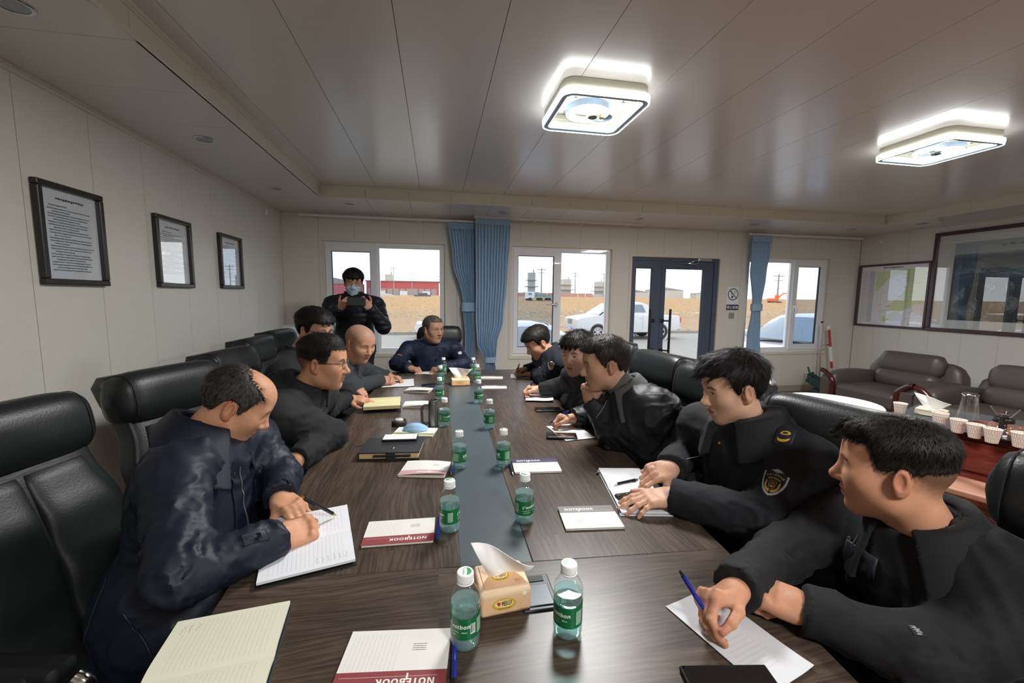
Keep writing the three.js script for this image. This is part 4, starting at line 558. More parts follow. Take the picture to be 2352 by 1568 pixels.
notebook('white notebook with raised cover beyond the yellow pages', -0.12, -2.77, 0.17, 0.115, -16, '#a9adb0', false, 1);
notebook('thin white notebook at the far right, nearer of two', 0.392, -2.792, 0.172, 0.11, -6, '#4d4a4f', true);
notebook('thin white notebook at the far right, farther of two', 0.42, -3.138, 0.175, 0.11, -8, '#5b585e', true);
const blueInk = phy('#1f2f9e', 0.25), blackPen = phy('#17181c', 0.3), steel = phy('#c9ccd0', 0.25, { metalness: 0.9 }), gold = phy('#c79a3a', 0.22, { metalness: 1 });
function pen(label, a, b, body, tip = steel, clip = true) { // nib a, end b
  const A = V(...a), B = V(...b), L = A.distanceTo(B), t = thing('pen', label, 'pen', a, 0); t.quaternion.setFromUnitVectors(V(0, 1, 0), B.clone().sub(A).normalize());
  part('barrel', [T(cyl(0.0046, 0.0046, L - 0.03, 14), 0, 0.018 + (L - 0.03) / 2, 0)], body, t); part('nib', [T(new THREE.ConeGeometry(0.0044, 0.018, 14), 0, 0.009, 0, Math.PI)], tip, t); part('push_button', [T(cyl(0.0026, 0.0032, 0.012, 10), 0, L - 0.006, 0)], tip, t);
  if (clip) part('clip', [T(rbox(0.003, 0.038, 0.0016, 0.0007), 0, L - 0.034, 0.0062), T(rbox(0.003, 0.004, 0.006, 0.0007), 0, L - 0.016, 0.004)], body, t); return t;
}
const onT = (x, z) => [x, TY + 0.0052, z];
pen('blue pen lying along the right edge of the nearest red notebook', onT(0.022, -0.6), onT(0.03, -0.735), blueInk, blackPen); pen('blue pen lying between the red notebook and a water bottle', onT(-0.004, -1.0), onT(0.004, -1.028 - 0.11), blueInk, blackPen); pen('blue pen beside the pale pinkish notebook', onT(0.044, -1.4), onT(0.066, -1.39 - 0.14), blueInk, blackPen); pen('black pen along the left edge of the purple notebook', onT(0.262, -1.37), onT(0.268, -1.5), blackPen); pen('dark blue pen under the raised white notebook', onT(-0.03, -2.72), onT(0.0, -2.84), blueInk, blackPen);
pen('black pen with silver clip lying on the young officer’s open notebook', [0.568, TY + 0.0155, -1.222], [0.672, TY + 0.0165, -1.246], blackPen); pen('clear grey marker lying above the young officer’s notebook', onT(0.55, -1.333), onT(0.625, -1.372), phy('#9aa3a6', 0.2), blackPen);
pen('blue pen held upright by the man in the right foreground', [0.52, TY + 0.0055, -0.643], [0.447, 0.87, -0.655], blueInk, blackPen);
pen('dark blue pen in the hand of the man resting his chin', [0.549, TY + 0.006, -1.926], [0.626, 0.845, -1.845], blueInk, blackPen); pen('dark blue pen held by the man in plain black', [0.573, TY + 0.006, -2.57], [0.59, 0.855, -2.48], blueInk, blackPen); pen('slim pen in the far officer’s writing hand', [0.622, TY + 0.008, -3.219], [0.645, 0.86, -3.15], blackPen);
pen('black pen with gold ends held by the balding writing man', [-0.278, TY + 0.018, -1.16], [-0.345, 0.868, -1.085], blackPen, gold);
function sheetPaper(label, cx, cz, w, h, deg, o = {}) {
  const t = single('paper_sheet', label, 'paper', [sheet(12, 12, (u, v) => [(u - 0.5) * w, 0.0022 + (o.curl ?? 0) * (Math.max(0, u - 0.6) ** 2 * 0.06 + Math.max(0, 0.35 - v) ** 2 * 0.09) + 0.0008 * Math.sin(u * 5 + v * 3), -(v - 0.5) * h], 0.0012)], std('#e6e7ea', 0.7, o.map ? { map: o.map } : {}), [cx, TY, cz], deg * D2R); return t;
}
const noteTex = canTex(256, 360, (g, w, h) => { g.fillStyle = '#e9eaec'; g.fillRect(0, 0, w, h); g.strokeStyle = '#3d4258'; g.lineWidth = 1.5; g.beginPath(); for (let k = 0; k < 14; k++) { const X = 60 + k * 4, Y = 120 + 8 * Math.sin(k * 2.1); k ? g.lineTo(X, Y) : g.moveTo(X, Y); } g.stroke(); finePrint(g, 30, 190, 170, 8, 16, 2, '#cfd1d6'); });
sheetPaper('creased white paper under the near man’s writing hand', 0.545, -0.625, 0.12, 0.215, 16, { curl: 0.3, map: noteTex }); sheetPaper('white paper in front of the man resting his chin', 0.615, -1.80, 0.15, 0.22, 8, { curl: 0.15 }); sheetPaper('white paper under the hand of the man in plain black', 0.63, -2.45, 0.17, 0.19, -14, { curl: 0.8 }); sheetPaper('small white paper before the man at the far head', -0.1, -3.42, 0.15, 0.1, -6); sheetPaper('white papers under the bald man’s clasped hands', -0.275, -3.03, 0.22, 0.26, 4, { curl: 0.2 });
function openBook(label, cx, cz, w, h, deg, tex, cover, lift = 0.008, name = 'open_notebook') { // spine along local z, pages left and right
  const t = thing(name, label, 'notebook', [cx, TY, cz], deg * D2R);
  part('cover', [T(rbox(w * 2 + 0.006, 0.003, h + 0.006, 0.001), 0, 0.0018, 0)], cover, t);
  for (const s of [-1, 1]) part('page_block', [sheet(12, 4, (u, v) => [s * (u * w), 0.0062 + lift * 0.5 + lift * 0.75 * (0.35 + 0.65 * Math.sin(Math.min(1, u * 3.2) * Math.PI / 2)) * (1 - 0.35 * u) * sst(-0.02, 0.12, u), -s * (v - 0.5) * h], lift * 0.5 + 0.002)], std('#ffffff', 0.75, { map: tex }), t); return t;
}
const linedWhite = lined('#e8eaf0', '#a9adb8', 18, 6), linedCream = lined('#dfddc8', '#b3ae94', 20, 3), plainPage = lined('#eceef2', '#e3e5ea', 3, 0), creamPlain = lined('#d9d2a2', '#d2ca98', 6, 0);
{ const b = openBook('open lined notebook the balding man is writing in', -0.325, -1.068, 0.14, 0.2, 105, linedWhite, blackMatte); }
openBook('cream lined notebook lying open at the bottom left of the table', -0.375, -0.7, 0.13, 0.19, 97, linedCream, std('#20282a', 0.5));
openBook('open white notebook under the young officer’s phone', 0.625, -1.2, 0.155, 0.15, -100, plainPage, std('#d9dbe0', 0.6), 0.006);
openBook('small open notebook under the far officer’s hands', 0.65, -3.15, 0.075, 0.13, -10, plainPage, std('#b9ad94', 0.6), 0.005);
{ const t = openBook('thick yellow-paged notebook lying open under the speaking man’s hand', -0.3, -2.36, 0.1, 0.19, 94, creamPlain, blackMatte, 0.032); part('strap', [T(rbox(0.004, 0.02, 0.02, 0.002), 0.104, 0.012, 0.0)], blackMatte, t); part('bookmark_ribbon', [tube([[0.05, 0.006, -0.09], [0.06, 0.004, -0.12], [0.07, 0.003, -0.15]], 0.0012, 10, 5)], blackMatte, t); }
{ // black leather organiser with strap
  const t = thing('organiser', 'closed black leather organiser with snap strap and a pen in its loop', 'notebook', [-0.177, TY, -1.67], -6 * D2R), lt = phy('#23262b', 0.45, { bumpMap: leatherBump, bumpScale: 0.0008 });
  part('back_cover', [T(rbox(0.235, 0.004, 0.17, 0.002), 0, 0.003, 0)], lt, t); part('front_cover', [T(rbox(0.235, 0.005, 0.17, 0.0024), 0, 0.0295, 0)], lt, t); part('pages', [T(rbox(0.222, 0.021, 0.158, 0.001), 0, 0.0162, 0.001)], std('#d8b98b', 0.7), t);
  const st = part('strap', [T(rbox(0.034, 0.004, 0.06, 0.002), 0.01, 0.0335, 0.062), T(rbox(0.034, 0.034, 0.004, 0.002), 0.01, 0.018, 0.0885)], lt, t); part('snap', [T(lathe([[0, 0.004], [0.006, 0.003], [0.008, 0], [0, 0]], 20), 0.01, 0.0355, 0.05)], chrome, st);
  part('loop_pen', [rod([-0.055, 0.02, 0.089], [0.06, 0.02, 0.089], 0.0045, 12), rod([0.06, 0.02, 0.089], [0.085, 0.02, 0.089], 0.005, 12)], phy('#2a2c30', 0.25), t); part('ribbon', [tube([[-0.1, 0.015, -0.06], [-0.14, 0.008, -0.06], [-0.165, 0.004, -0.055]], 0.0012, 10, 5)], blackMatte, t);
}
const phoneGlass = phy('#0a0c10', 0.04, { clearcoat: 1 });
function phone(label, x, y, z, w, h, deg, body = blackMatte, screen = phoneGlass) { const t = thing('phone', label, 'phone', [x, y, z], deg * D2R); part('case', [T(rbox(w, 0.009, h, 0.004), 0, 0.0047, 0)], body, t); part('screen', [T(rbox(w - 0.006, 0.001, h - 0.006, 0.0004), 0, 0.0094, 0)], screen, t); part('side_button', [T(rbox(0.02, 0.002, 0.0012, 0.0005), 0.02, 0.005, h / 2)], body, t); return t; }
phone('white-screened phone lying on the black leather organiser', -0.153, TY + 0.032, -1.735, 0.142, 0.068, -4, blackMatte, phy('#e9edf0', 0.08)); phone('black phone on the paper before the man resting his chin', 0.553, TY + 0.004, -1.735, 0.138, 0.068, -13); phone('black phone in front of the man in plain black', 0.612, TY, -2.18, 0.145, 0.072, -5); phone('dark blue phone lying left of the far bottles', -0.04, TY, -2.91, 0.13, 0.066, 8, phy('#1a2740', 0.3)); phone('black phone lying near the head of the table', -0.265, TY, -3.39, 0.1, 0.08, 14); phone('dark phone on the far officer’s notebook', 0.655, TY + 0.01, -3.1, 0.1, 0.05, 10); phone('black phone at the bottom edge beside the near man', 0.47, TY, -0.53, 0.15, 0.072, -9);
phone('phone with photo on its screen under the young officer’s fingers', 0.617, TY + 0.0125, -1.125, 0.142, 0.07, 7, blackMatte, phy('#ffffff', 0.08, { map: canTex(128, 64, (g, w, h) => { for (let i = 0; i < 500; i++) { const v = 40 + rnd() * 90; g.fillStyle = `rgb(${v},${v * 0.95},${v * 0.85})`; g.fillRect(rnd() * w, rnd() * h, 4 + rnd() * 14, 2 + rnd() * 8); } g.fillStyle = '#5f6d3f'; g.fillRect(60, 26, 14, 10); }) }));
{ const t = thing('phone', 'black phone held up by the standing masked man', 'phone', [-0.695, 1.325, -3.86], 0.1); t.rotation.x = -0.25; part('case', [rbox(0.158, 0.077, 0.01, 0.004)], blackMatte, t); part('camera_bump', [T(rbox(0.026, 0.03, 0.004, 0.0015), 0.055, 0.018, 0.006)], phy('#2b2d33', 0.2), t); part('screen', [T(rbox(0.152, 0.071, 0.001, 0.0004), 0, 0, -0.0052)], phoneGlass, t); }
// ---------- mug, lid, mask, tissues ----------
{ const t = thing('thermos_mug', 'brushed steel thermos mug with handle beside a water bottle', 'mug', [-0.018, TY, -1.975]), st = phy('#8f8a82', 0.32, { metalness: 0.85 }); part('cup', [lathe([[0, 0], [0.022, 0], [0.0235, 0.003], [0.0245, 0.115], [0.0225, 0.12], [0.022, 0.128], [0.0235, 0.13], [0.0235, 0.134], [0.021, 0.134], [0.02, 0.01], [0, 0.008]], 36)], st, t); part('handle', [tube([[-0.024, 0.108, 0.004], [-0.04, 0.11, 0.008], [-0.052, 0.1, 0.01], [-0.053, 0.06, 0.01], [-0.05, 0.03, 0.01], [-0.038, 0.02, 0.008], [-0.024, 0.022, 0.004]], 0.0068, 40, 8)], phy('#4d4843', 0.5), t); part('base_band', [T(rndRing(0.0246, 0.021, 0.0, 0.006), 0, 0.004, 0)], phy('#4d4843', 0.5), t); }
{ const t = thing('mug_lid', 'dark round thermos lid with pale top lying on the table', 'lid', [-0.184, TY, -2.035]); part('rim', [lathe([[0, 0.001], [0.034, 0.001], [0.036, 0.004], [0.036, 0.02], [0.033, 0.024], [0.03, 0.02], [0.026, 0.018], [0, 0.018]], 36)], phy('#38332f', 0.45), t); part('cap_disc', [lathe([[0, 0.031], [0.018, 0.03], [0.021, 0.026], [0.021, 0.018], [0, 0.018]], 30)], phy('#b9bcbb', 0.25), t); }
{ const b = thing('notebook', 'white notebook with green printed edge lying under the blue mask', 'notebook', [-0.1, TY, -1.9], -13 * D2R); part('pages', [T(rbox(0.185, 0.006, 0.11, 0.001), 0, 0.0035, 0)], paperEdge, b); part('cover', [T(rbox(0.187, 0.001, 0.112, 0.0004), 0, 0.0072, 0)], std('#ffffff', 0.4, { map: canTex(128, 64, (g, w, h) => { g.fillStyle = '#e6e8e4'; g.fillRect(0, 0, w, h); g.fillStyle = '#7f8a46'; g.fillRect(0, 46, w, 12); finePrint(g, 10, 10, 80, 3, 9, 3, '#9aa'); }) }), b);
  const m = thing('face_mask', 'crumpled pale blue face mask lying on a white notebook', 'mask', [-0.1, TY + 0.008, -1.925], -8 * D2R); part('mask_fabric', [sheet(26, 16, (u, v) => { const x = (u - 0.5) * 0.115, e = Math.sin(u * Math.PI) ** 0.6; return [x, 0.002 + 0.032 * e * Math.sin(v * Math.PI) ** 0.8 + 0.0018 * Math.sin(v * 30), (0.5 - v) * 0.075 * (0.55 + 0.45 * e) + 0.01 * Math.sin(u * 3)]; }, 0.0014)], std('#8fb6d2', 0.8), m); part('ear_loop', [tube([[-0.055, 0.004, 0.02], [-0.075, 0.003, 0.035], [-0.06, 0.003, 0.05], [-0.03, 0.003, 0.045]], 0.001, 16, 5)], std('#dfe7ec', 0.8), m); }
const packTex = canTex(512, 256, (g, w, h) => { g.fillStyle = '#efc49a'; g.fillRect(0, 0, w, h); g.fillStyle = '#f5d6b4'; g.fillRect(0, 0, w, 60); g.strokeStyle = '#dba976'; g.lineWidth = 2; for (const s of [0, 1]) { g.beginPath(); g.moveTo(380, 200 - s * 12); g.quadraticCurveTo(450, 90, 480, 40); g.stroke(); } g.fillStyle = '#d9b23c'; g.beginPath(); g.ellipse(235, 140, 120, 58, 0, 0, 7); g.fill(); g.fillStyle = '#f6e3a0'; g.beginPath(); g.ellipse(235, 134, 96, 38, 0, 0, 7); g.fill(); g.fillStyle = '#cf2f2a'; g.beginPath(); g.moveTo(168, 138); g.bezierCurveTo(150, 112, 182, 104, 184, 122); g.bezierCurveTo(196, 104, 214, 124, 184, 156); g.fill(); glyphs(g, '相印', 208, 106, 50, '#4a2c14', 0.12); finePrint(g, 170, 174, 130, 1, 10, 8, '#8a5a20', 0); glyphs(g, '原生木', 398, 206, 22, '#8a5a2c', 0.1); g.strokeStyle = '#b78a58'; g.beginPath(); g.ellipse(432, 218, 56, 26, 0, 0, 7); g.stroke(); g.fillStyle = '#fff5e6'; for (let k = 0; k < 6; k++) { g.beginPath(); g.ellipse(440 + 13 * Math.cos(k), 60 + 13 * Math.sin(k), 10, 7, k, 0, 7); g.fill(); } });
function tissuePack(label, pos, turn, w, h, d, tex, tall, tiltx) {
  const t = thing('tissue_pack', label, 'tissues', pos, turn);
  const pk = rbox(w, h, d, 0.008, 4); { const p = pk.attributes.position; for (let i = 0; i < p.count; i++) { const x = p.getX(i), y = p.getY(i), z = p.getZ(i); p.setXYZ(i, x + 0.0016 * n3(x * 60, y * 60, z * 60), y + 0.0018 * n3(x * 50 + 5, y * 50, z * 50), z + 0.0016 * n3(x * 60 + 9, y * 60, z * 60)); } pk.computeVertexNormals(); const uv = pk.attributes.uv, P = pk.attributes.position; for (let i = 0; i < uv.count; i++) uv.setXY(i, P.getX(i) / w + 0.5, clamp(P.getY(i) / h + 0.5, 0, 1)); }
  part('packet', [T(pk, 0, h / 2, 0)], std('#ffffff', 0.45, { map: tex }), t);
  if (tall) part('top_print', [new THREE.PlaneGeometry(w * 0.8, d * 0.8, 1, 1).rotateX(-Math.PI / 2).translate(0, h + 0.0018, 0)], std('#ffffff', 0.45, { map: tex }), t);
  part('tissue', [sheet(20, 16, (u, v) => { const e = 1 - v, x = (u - 0.5) * w * (0.5 + 0.75 * v), y = h + v * tall * (1 + tiltx * (0.5 - u)), z = 0.012 * Math.sin(u * 6 + v * 3) * (0.3 + v) + 0.012 * v; return [x, y, z]; }, 0.0012)], std('#eeeceb', 0.85), t); return t;
}
tissuePack('orange tissue packet with gold oval print in the near foreground', [0.128, TY, -0.79], 0.08, 0.105, 0.055, 0.09, packTex, 0.055, 1.25); tissuePack('small peach tissue packet far down the table between the bottles', [0.165, TY, -2.93], 0.02, 0.13, 0.05, 0.09, packTex, 0.07, 0.2);
{ const p = [3.12, -2.05]; tissuePack('pale cream tissue packet on the tea table', [p[0], 0.6515, p[1]], TT.a, 0.14, 0.045, 0.1, canTex(64, 32, (g, w, h) => { g.fillStyle = '#d9cba2'; g.fillRect(0, 0, w, h); g.fillStyle = '#efe9d6'; g.fillRect(0, 14, w, 18); }), 0.07, 0.6); }
// ---------- tea table ware ----------
{
  const cupTex = canTex(256, 128, (g, w, h) => { g.fillStyle = '#f3ebe4'; g.fillRect(0, 0, w, h); g.strokeStyle = '#d6b6a4'; g.lineWidth = 2.5; for (let k = -8; k < 30; k++) { g.beginPath(); g.moveTo(k * 12, 24); g.lineTo(k * 12 + 80, 112); g.stroke(); g.beginPath(); g.moveTo(k * 12 + 80, 24); g.lineTo(k * 12, 112); g.stroke(); } }), cm = std('#ffffff', 0.6, { map: cupTex });
  [[2.944, -2.105, 'at the tea table’s far corner'], [2.871, -1.842, 'a double stacked one, second along the tea table edge', 1], [2.869, -1.755, 'third along the tea table edge'], [2.851, -1.669, 'fourth along the tea table edge'], [2.846, -1.595, 'fifth along the tea table edge'], [2.9, -1.52, 'last along the tea table edge, above the right chair']].forEach(([x, z, w, dbl]) => { const t = thing('paper_cup', 'lattice-print paper cup, ' + w, 'cup', [x, 0.6515, z], 0, 'paper cups on the tea table'); part('cup', [lathe([[0, 0.002], [0.023, 0.002], [0.0235, 0], [0.0345, 0.072], [0.0325, 0.072], [0.022, 0.006], [0, 0.006]], 32)], cm, t); part('rolled_rim', [T(new THREE.TorusGeometry(0.0345, 0.0018, 8, 32).rotateX(Math.PI / 2), 0, 0.073, 0)], std('#f4efe9', 0.6), t); if (dbl) part('nested_cup', [lathe([[0.0345, 0.07], [0.0352, 0.086], [0.0335, 0.086], [0.0325, 0.07]], 32), T(new THREE.TorusGeometry(0.0352, 0.0018, 8, 32).rotateX(Math.PI / 2), 0, 0.0865, 0)], cm, t); });
  const glass = phy('#ffffff', 0.02, { transmission: 1, thickness: 0, ior: 1.5 });
  const a = [3.185, -1.907], pt = thing('glass_pitcher', 'clear glass water pitcher with steel lid on the tea table', 'pitcher', [a[0], 0.6515, a[1]], 0.6); part('jug', [lathe([[0, 0.001], [0.052, 0.001], [0.054, 0.006], [0.034, 0.15], [0.036, 0.165], [0.034, 0.165], [0.05, 0.008], [0, 0.006]], 36)], glass, pt); part('lid', [lathe([[0, 0.178], [0.03, 0.176], [0.038, 0.17], [0.038, 0.16], [0, 0.16]], 32)], chrome, pt); part('handle', [tube([[0.034, 0.14, 0], [0.06, 0.145, 0], [0.075, 0.12, 0], [0.074, 0.05, 0], [0.055, 0.03, 0]], 0.006, 30, 8)], glass, pt);
  const b = [2.99, -1.64], cf = thing('coffee_pot', 'round glass drip coffee pot with black handles and glass funnel', 'coffee pot', [b[0], 0.6515, b[1]], 0.4); part('flask', [lathe([[0, 0.001], [0.035, 0.001], [0.055, 0.02], [0.06, 0.045], [0.05, 0.075], [0.03, 0.095], [0.028, 0.11], [0.026, 0.11], [0.03, 0.09], [0.056, 0.05], [0.034, 0.006], [0, 0.005]], 36)], glass, cf); part('collar', [T(rndRing(0.04, 0.027, -0.012, 0.012), 0, 0.1, 0)], phy('#1b1b1d', 0.35), cf); part('funnel', [lathe([[0.02, 0.112], [0.03, 0.125], [0.055, 0.165], [0.053, 0.166], [0.028, 0.128], [0.018, 0.114]], 32)], glass, cf); part('coffee_grounds', [lathe([[0, 0.128], [0.028, 0.13], [0, 0.118]], 24)], std('#4a2f1c', 0.9), cf);
  for (const s of [-1, 1]) part('handle', [tube([[s * 0.04, 0.105, 0], [s * 0.075, 0.13, 0], [s * 0.07, 0.09, 0], [s * 0.072, 0.04, 0], [s * 0.06, 0.005, 0]], 0.0085, 30, 8)], phy('#161618', 0.35), cf);
  const tr = teaAt(0.45, 0.25), ty = single('serving_board', 'round brown wooden serving board on the tea table', 'tray', [lathe([[0, 0], [0.15, 0], [0.155, 0.006], [0.15, 0.012], [0, 0.01]], 40)], std('#6b3f2c', 0.4), [tr[0], 0.6517, tr[1]]);
  const as = [3.2, -1.65], ash = thing('glass_ashtray', 'clear cut-glass ashtray at the right edge of the tea table', 'ashtray', [as[0], 0.6515, as[1]]); part('bowl', [lathe([[0, 0.004], [0.05, 0.004], [0.062, 0.035], [0.068, 0.035], [0.058, 0.001], [0, 0.001]], 24)], glass, ash);
}
// ---------- curtains and tracks ----------
const blueCloth = phy('#a3c4e0', 0.8, { transmission: 0.22, thickness: 0, sheen: 0.3, side: THREE.DoubleSide });
function curtain(label, rows, z, folds, amp, tie) { // rows: [y, x0, x1]
  const t = thing('curtain', label, 'curtain'), at = (y) => { for (let i = 0; i < rows.length - 1; i++) { const a = rows[i], b = rows[i + 1]; if (y <= a[0] && y >= b[0]) { const q = sst(0, 1, (a[0] - y) / (a[0] - b[0])); return [mix(a[1], b[1], q), mix(a[2], b[2], q)]; } } const e = rows[rows.length - 1]; return [e[1], e[2]]; };
  const top = rows[0][0], bot = rows[rows.length - 1][0], w0 = rows[0][2] - rows[0][1];
  part('drape', [sheet(folds * 14, 60, (u, v) => { const y = mix(top, bot, v), [a, b] = at(y), w = (b - a) / w0, ph = u * folds * Math.PI * 2 + 0.5 * Math.sin(v * 3 + u * 9), head = v < 0.06 ? 0.5 + 0.5 * (v / 0.06) : 1; return [mix(a, b, u) + 0.004 * Math.sin(ph * 2), y, z + amp * head * (0.75 + 0.35 * (1 - w)) * (Math.sin(ph) + 0.3 * Math.sin(ph * 2 + 1)) + 0.01 * n2(u * 5, v * 4)]; }, 0.0016)], blueCloth, t);
  part('heading_tape', [sheet(folds * 10, 2, (u, v) => [mix(rows[0][1], rows[0][2], u), mix(top + 0.004, top - 0.07, v), z + amp * 0.6 + 0.006 + 0.004 * Math.sin(u * folds * 12.56)], 0.002)], blueCloth, t);
  if (tie) { const [a, b] = at(tie[0]); part('tie_back', [loft([-1, 1].map((s) => ring([(a + b) / 2, tie[0] + s * tie[1] / 2, z], [1, 0, 0], [0, 0, 1], (b - a) / 2 + 0.012, amp * 1.9, 3, 32)), false)], blueCloth, t); }
  return t;
}
curtain('blue curtain tied back at mid height beside the left window', [[2.26, 0.155, 0.475], [1.85, 0.2, 0.475], [1.3, 0.325, 0.47], [1.2, 0.33, 0.465], [0.9, 0.35, 0.475], [0.5, 0.345, 0.48]], -5.16, 9, 0.024, [1.25, 0.11]);
curtain('blue curtain gathered low in a knot beside the middle window', [[2.31, 0.47, 0.895], [1.6, 0.475, 0.865], [1.1, 0.475, 0.83], [0.8, 0.49, 0.75], [0.66, 0.56, 0.735], [0.58, 0.6, 0.715], [0.47, 0.585, 0.73]], -5.05, 11, 0.026, [0.6, 0.07]);
curtain('blue curtain tied in the middle at the right window', [[2.25, 4.32, 4.63], [1.8, 4.33, 4.6], [1.32, 4.4, 4.54], [1.22, 4.4, 4.535], [0.9, 4.36, 4.56], [0.55, 4.34, 4.585]], -5.14, 9, 0.025, [1.27, 0.1]);
{ const tk = phy('#e2e3e4', 0.35); for (const [x0, x1, y, z, l] of [[-1.52, 0.53, 2.285, -5.16, 'white curtain track above the left window'], [0.46, 2.65, 2.325, -5.05, 'white curtain track above the middle window'], [4.28, 6.15, 2.28, -5.14, 'white curtain track above the right window']]) { const t = thing('curtain_track', l, 'curtain rail'); part('rail', [T(rbox(x1 - x0, 0.022, 0.03, 0.005), (x0 + x1) / 2, y, z)], tk, t); for (const x of [x0, x1]) part('end_cap', [T(rbox(0.012, 0.03, 0.036, 0.004), x, y, z)], tk, t); for (let k = 0; k < 4; k++) { const x = mix(x0 + 0.15, x1 - 0.15, k / 3); part('bracket', [box(x - 0.012, x + 0.012, y + 0.004, y + 0.012, ZF, z), box(x - 0.012, x + 0.012, y - 0.015, Math.min(y + 0.03, YC - 0.002), ZF, ZF + 0.004)], tk, t); } } }
// ---------- wall notices, pictures, signs ----------
const frameBlack = phy('#2a2524', 0.3), docGlass = phy('#ffffff', 0.0, { transmission: 1, thickness: 0, ior: 1.8 });
function notice(label, z0, z1, y0, y1, rows, head) {
  const t = thing('framed_notice', label, 'framed notice', [LX, (y0 + y1) / 2, (z0 + z1) / 2], Math.PI / 2, 'framed notices on the left wall'), w = z1 - z0, h = y1 - y0, b = 0.028;
  const tex = canTex(400, 520, (g, W, H) => { g.fillStyle = '#d9dee4'; g.fillRect(0, 0, W, H); if (head) finePrint(g, 110, 44, 190, 1, 10, 15, '#25282c', 0); finePrint(g, 60, 88, 130, 1, 15, 8, '#3a3d42', 0.1); for (let r = 0; r < rows; r++) { const full = r % 3 !== 1; finePrint(g, full ? 50 : 80, 108 + r * 15.5, full ? 300 : 220, 1, 10, 7, '#3a3d42', full ? 0.12 : 0.6); } });
  part('frame', [T(rbox(w, b, 0.03, 0.006), 0, h / 2 - b / 2, 0.016), T(rbox(w, b, 0.03, 0.006), 0, -h / 2 + b / 2, 0.016), T(rbox(b, h - 2 * b, 0.03, 0.006), -w / 2 + b / 2, 0, 0.016), T(rbox(b, h - 2 * b, 0.03, 0.006), w / 2 - b / 2, 0, 0.016)], frameBlack, t);
  part('document', [T(new THREE.PlaneGeometry(w - 2 * b, h - 2 * b), 0, 0, 0.008)], std('#ffffff', 0.7, { map: tex }), t); part('glazing', [T(new THREE.BoxGeometry(w - 2 * b, h - 2 * b, 0.002), 0, 0, 0.013)], docGlass, t);
}
notice('largest framed notice in view, nearest on the left wall, text fully readable', -2.612, -2.235, 1.415, 1.887, 24, true); notice('middle framed notice on the left wall, glass half mirroring the window', -3.42, -3.032, 1.42, 1.885, 22, true); notice('farthest and smallest-looking framed notice on the left wall', -4.215, -3.823, 1.427, 1.882, 22, true);
function framed(name, label, cat, z0, z1, y0, y1, b, mat, tex, mount) { // on the right wall
  const t = thing(name, label, cat, [RX, (y0 + y1) / 2, (z0 + z1) / 2], -Math.PI / 2), w = z1 - z0, h = y1 - y0;
  part('frame', [T(rbox(w, b, 0.035, 0.006), 0, h / 2 - b / 2, 0.0185), T(rbox(w, b, 0.035, 0.006), 0, -h / 2 + b / 2, 0.0185), T(rbox(b, h - 2 * b, 0.035, 0.006), -w / 2 + b / 2, 0, 0.0185), T(rbox(b, h - 2 * b, 0.035, 0.006), w / 2 - b / 2, 0, 0.0185)], mat, t);
  const iw = w - 2 * b, ih = h - 2 * b; if (mount) part('mount', [T(new THREE.PlaneGeometry(iw, ih), 0, 0, 0.008)], std('#cfd1cf', 0.8), t);
  part('print', [T(new THREE.PlaneGeometry(iw - 2 * (mount ?? 0), ih - 1.25 * (mount ?? 0)), 0, -(mount ?? 0) * 0.0, 0.0095)], std('#ffffff', 0.7, { map: tex }), t); part('glazing', [T(new THREE.BoxGeometry(iw, ih, 0.002), 0, 0, 0.016)], docGlass, t);
}
const mapTex = canTex(720, 640, (g, w, h) => {
  g.fillStyle = '#f0eff2'; g.fillRect(0, 0, w, h); finePrint(g, 250, 14, 210, 1, 12, 16, '#3a3440', 0); g.fillStyle = '#dfe0e4'; g.fillRect(24, 50, 90, 560); g.fillStyle = '#c3c9d2'; g.fillRect(104, 50, 60, 560); finePrint(g, 30, 80, 60, 16, 32, 4, '#9da3ad');
  g.fillStyle = '#d6e4b0'; g.beginPath(); [[180, 60], [700, 40], [700, 400], [620, 410], [560, 450], [500, 470], [440, 520], [400, 545], [350, 560], [300, 600], [280, 590], [295, 555], [360, 530], [340, 510], [400, 480], [330, 450], [345, 430], [390, 400], [385, 370], [430, 340], [490, 290], [530, 210], [500, 150], [470, 100], [440, 90], [400, 110], [330, 130], [270, 190], [210, 270], [180, 280]].forEach(([x, y], i) => (i ? g.lineTo(x, y) : g.moveTo(x, y))); g.closePath(); g.fill();
  g.fillStyle = '#a9cf74'; g.beginPath(); g.ellipse(345, 430, 22, 8, -0.2, 0, 7); g.fill(); g.beginPath(); g.ellipse(330, 582, 34, 9, -0.35, 0, 7); g.fill(); for (let k = 0; k < 60; k++) finePrint(g, 200 + rnd() * 480, 70 + rnd() * 520, 26 + rnd() * 20, 1, 6, 3, '#8f9a90', 0); finePrint(g, 560, 612, 120, 1, 8, 7, '#7f7a85', 0);
});
framed('wall_map', 'framed coastal map in pale green and white on the right wall', 'map', -5.27, -4.34, 1.005, 1.905, 0.028, phy('#4a3540', 0.3), mapTex, 0);
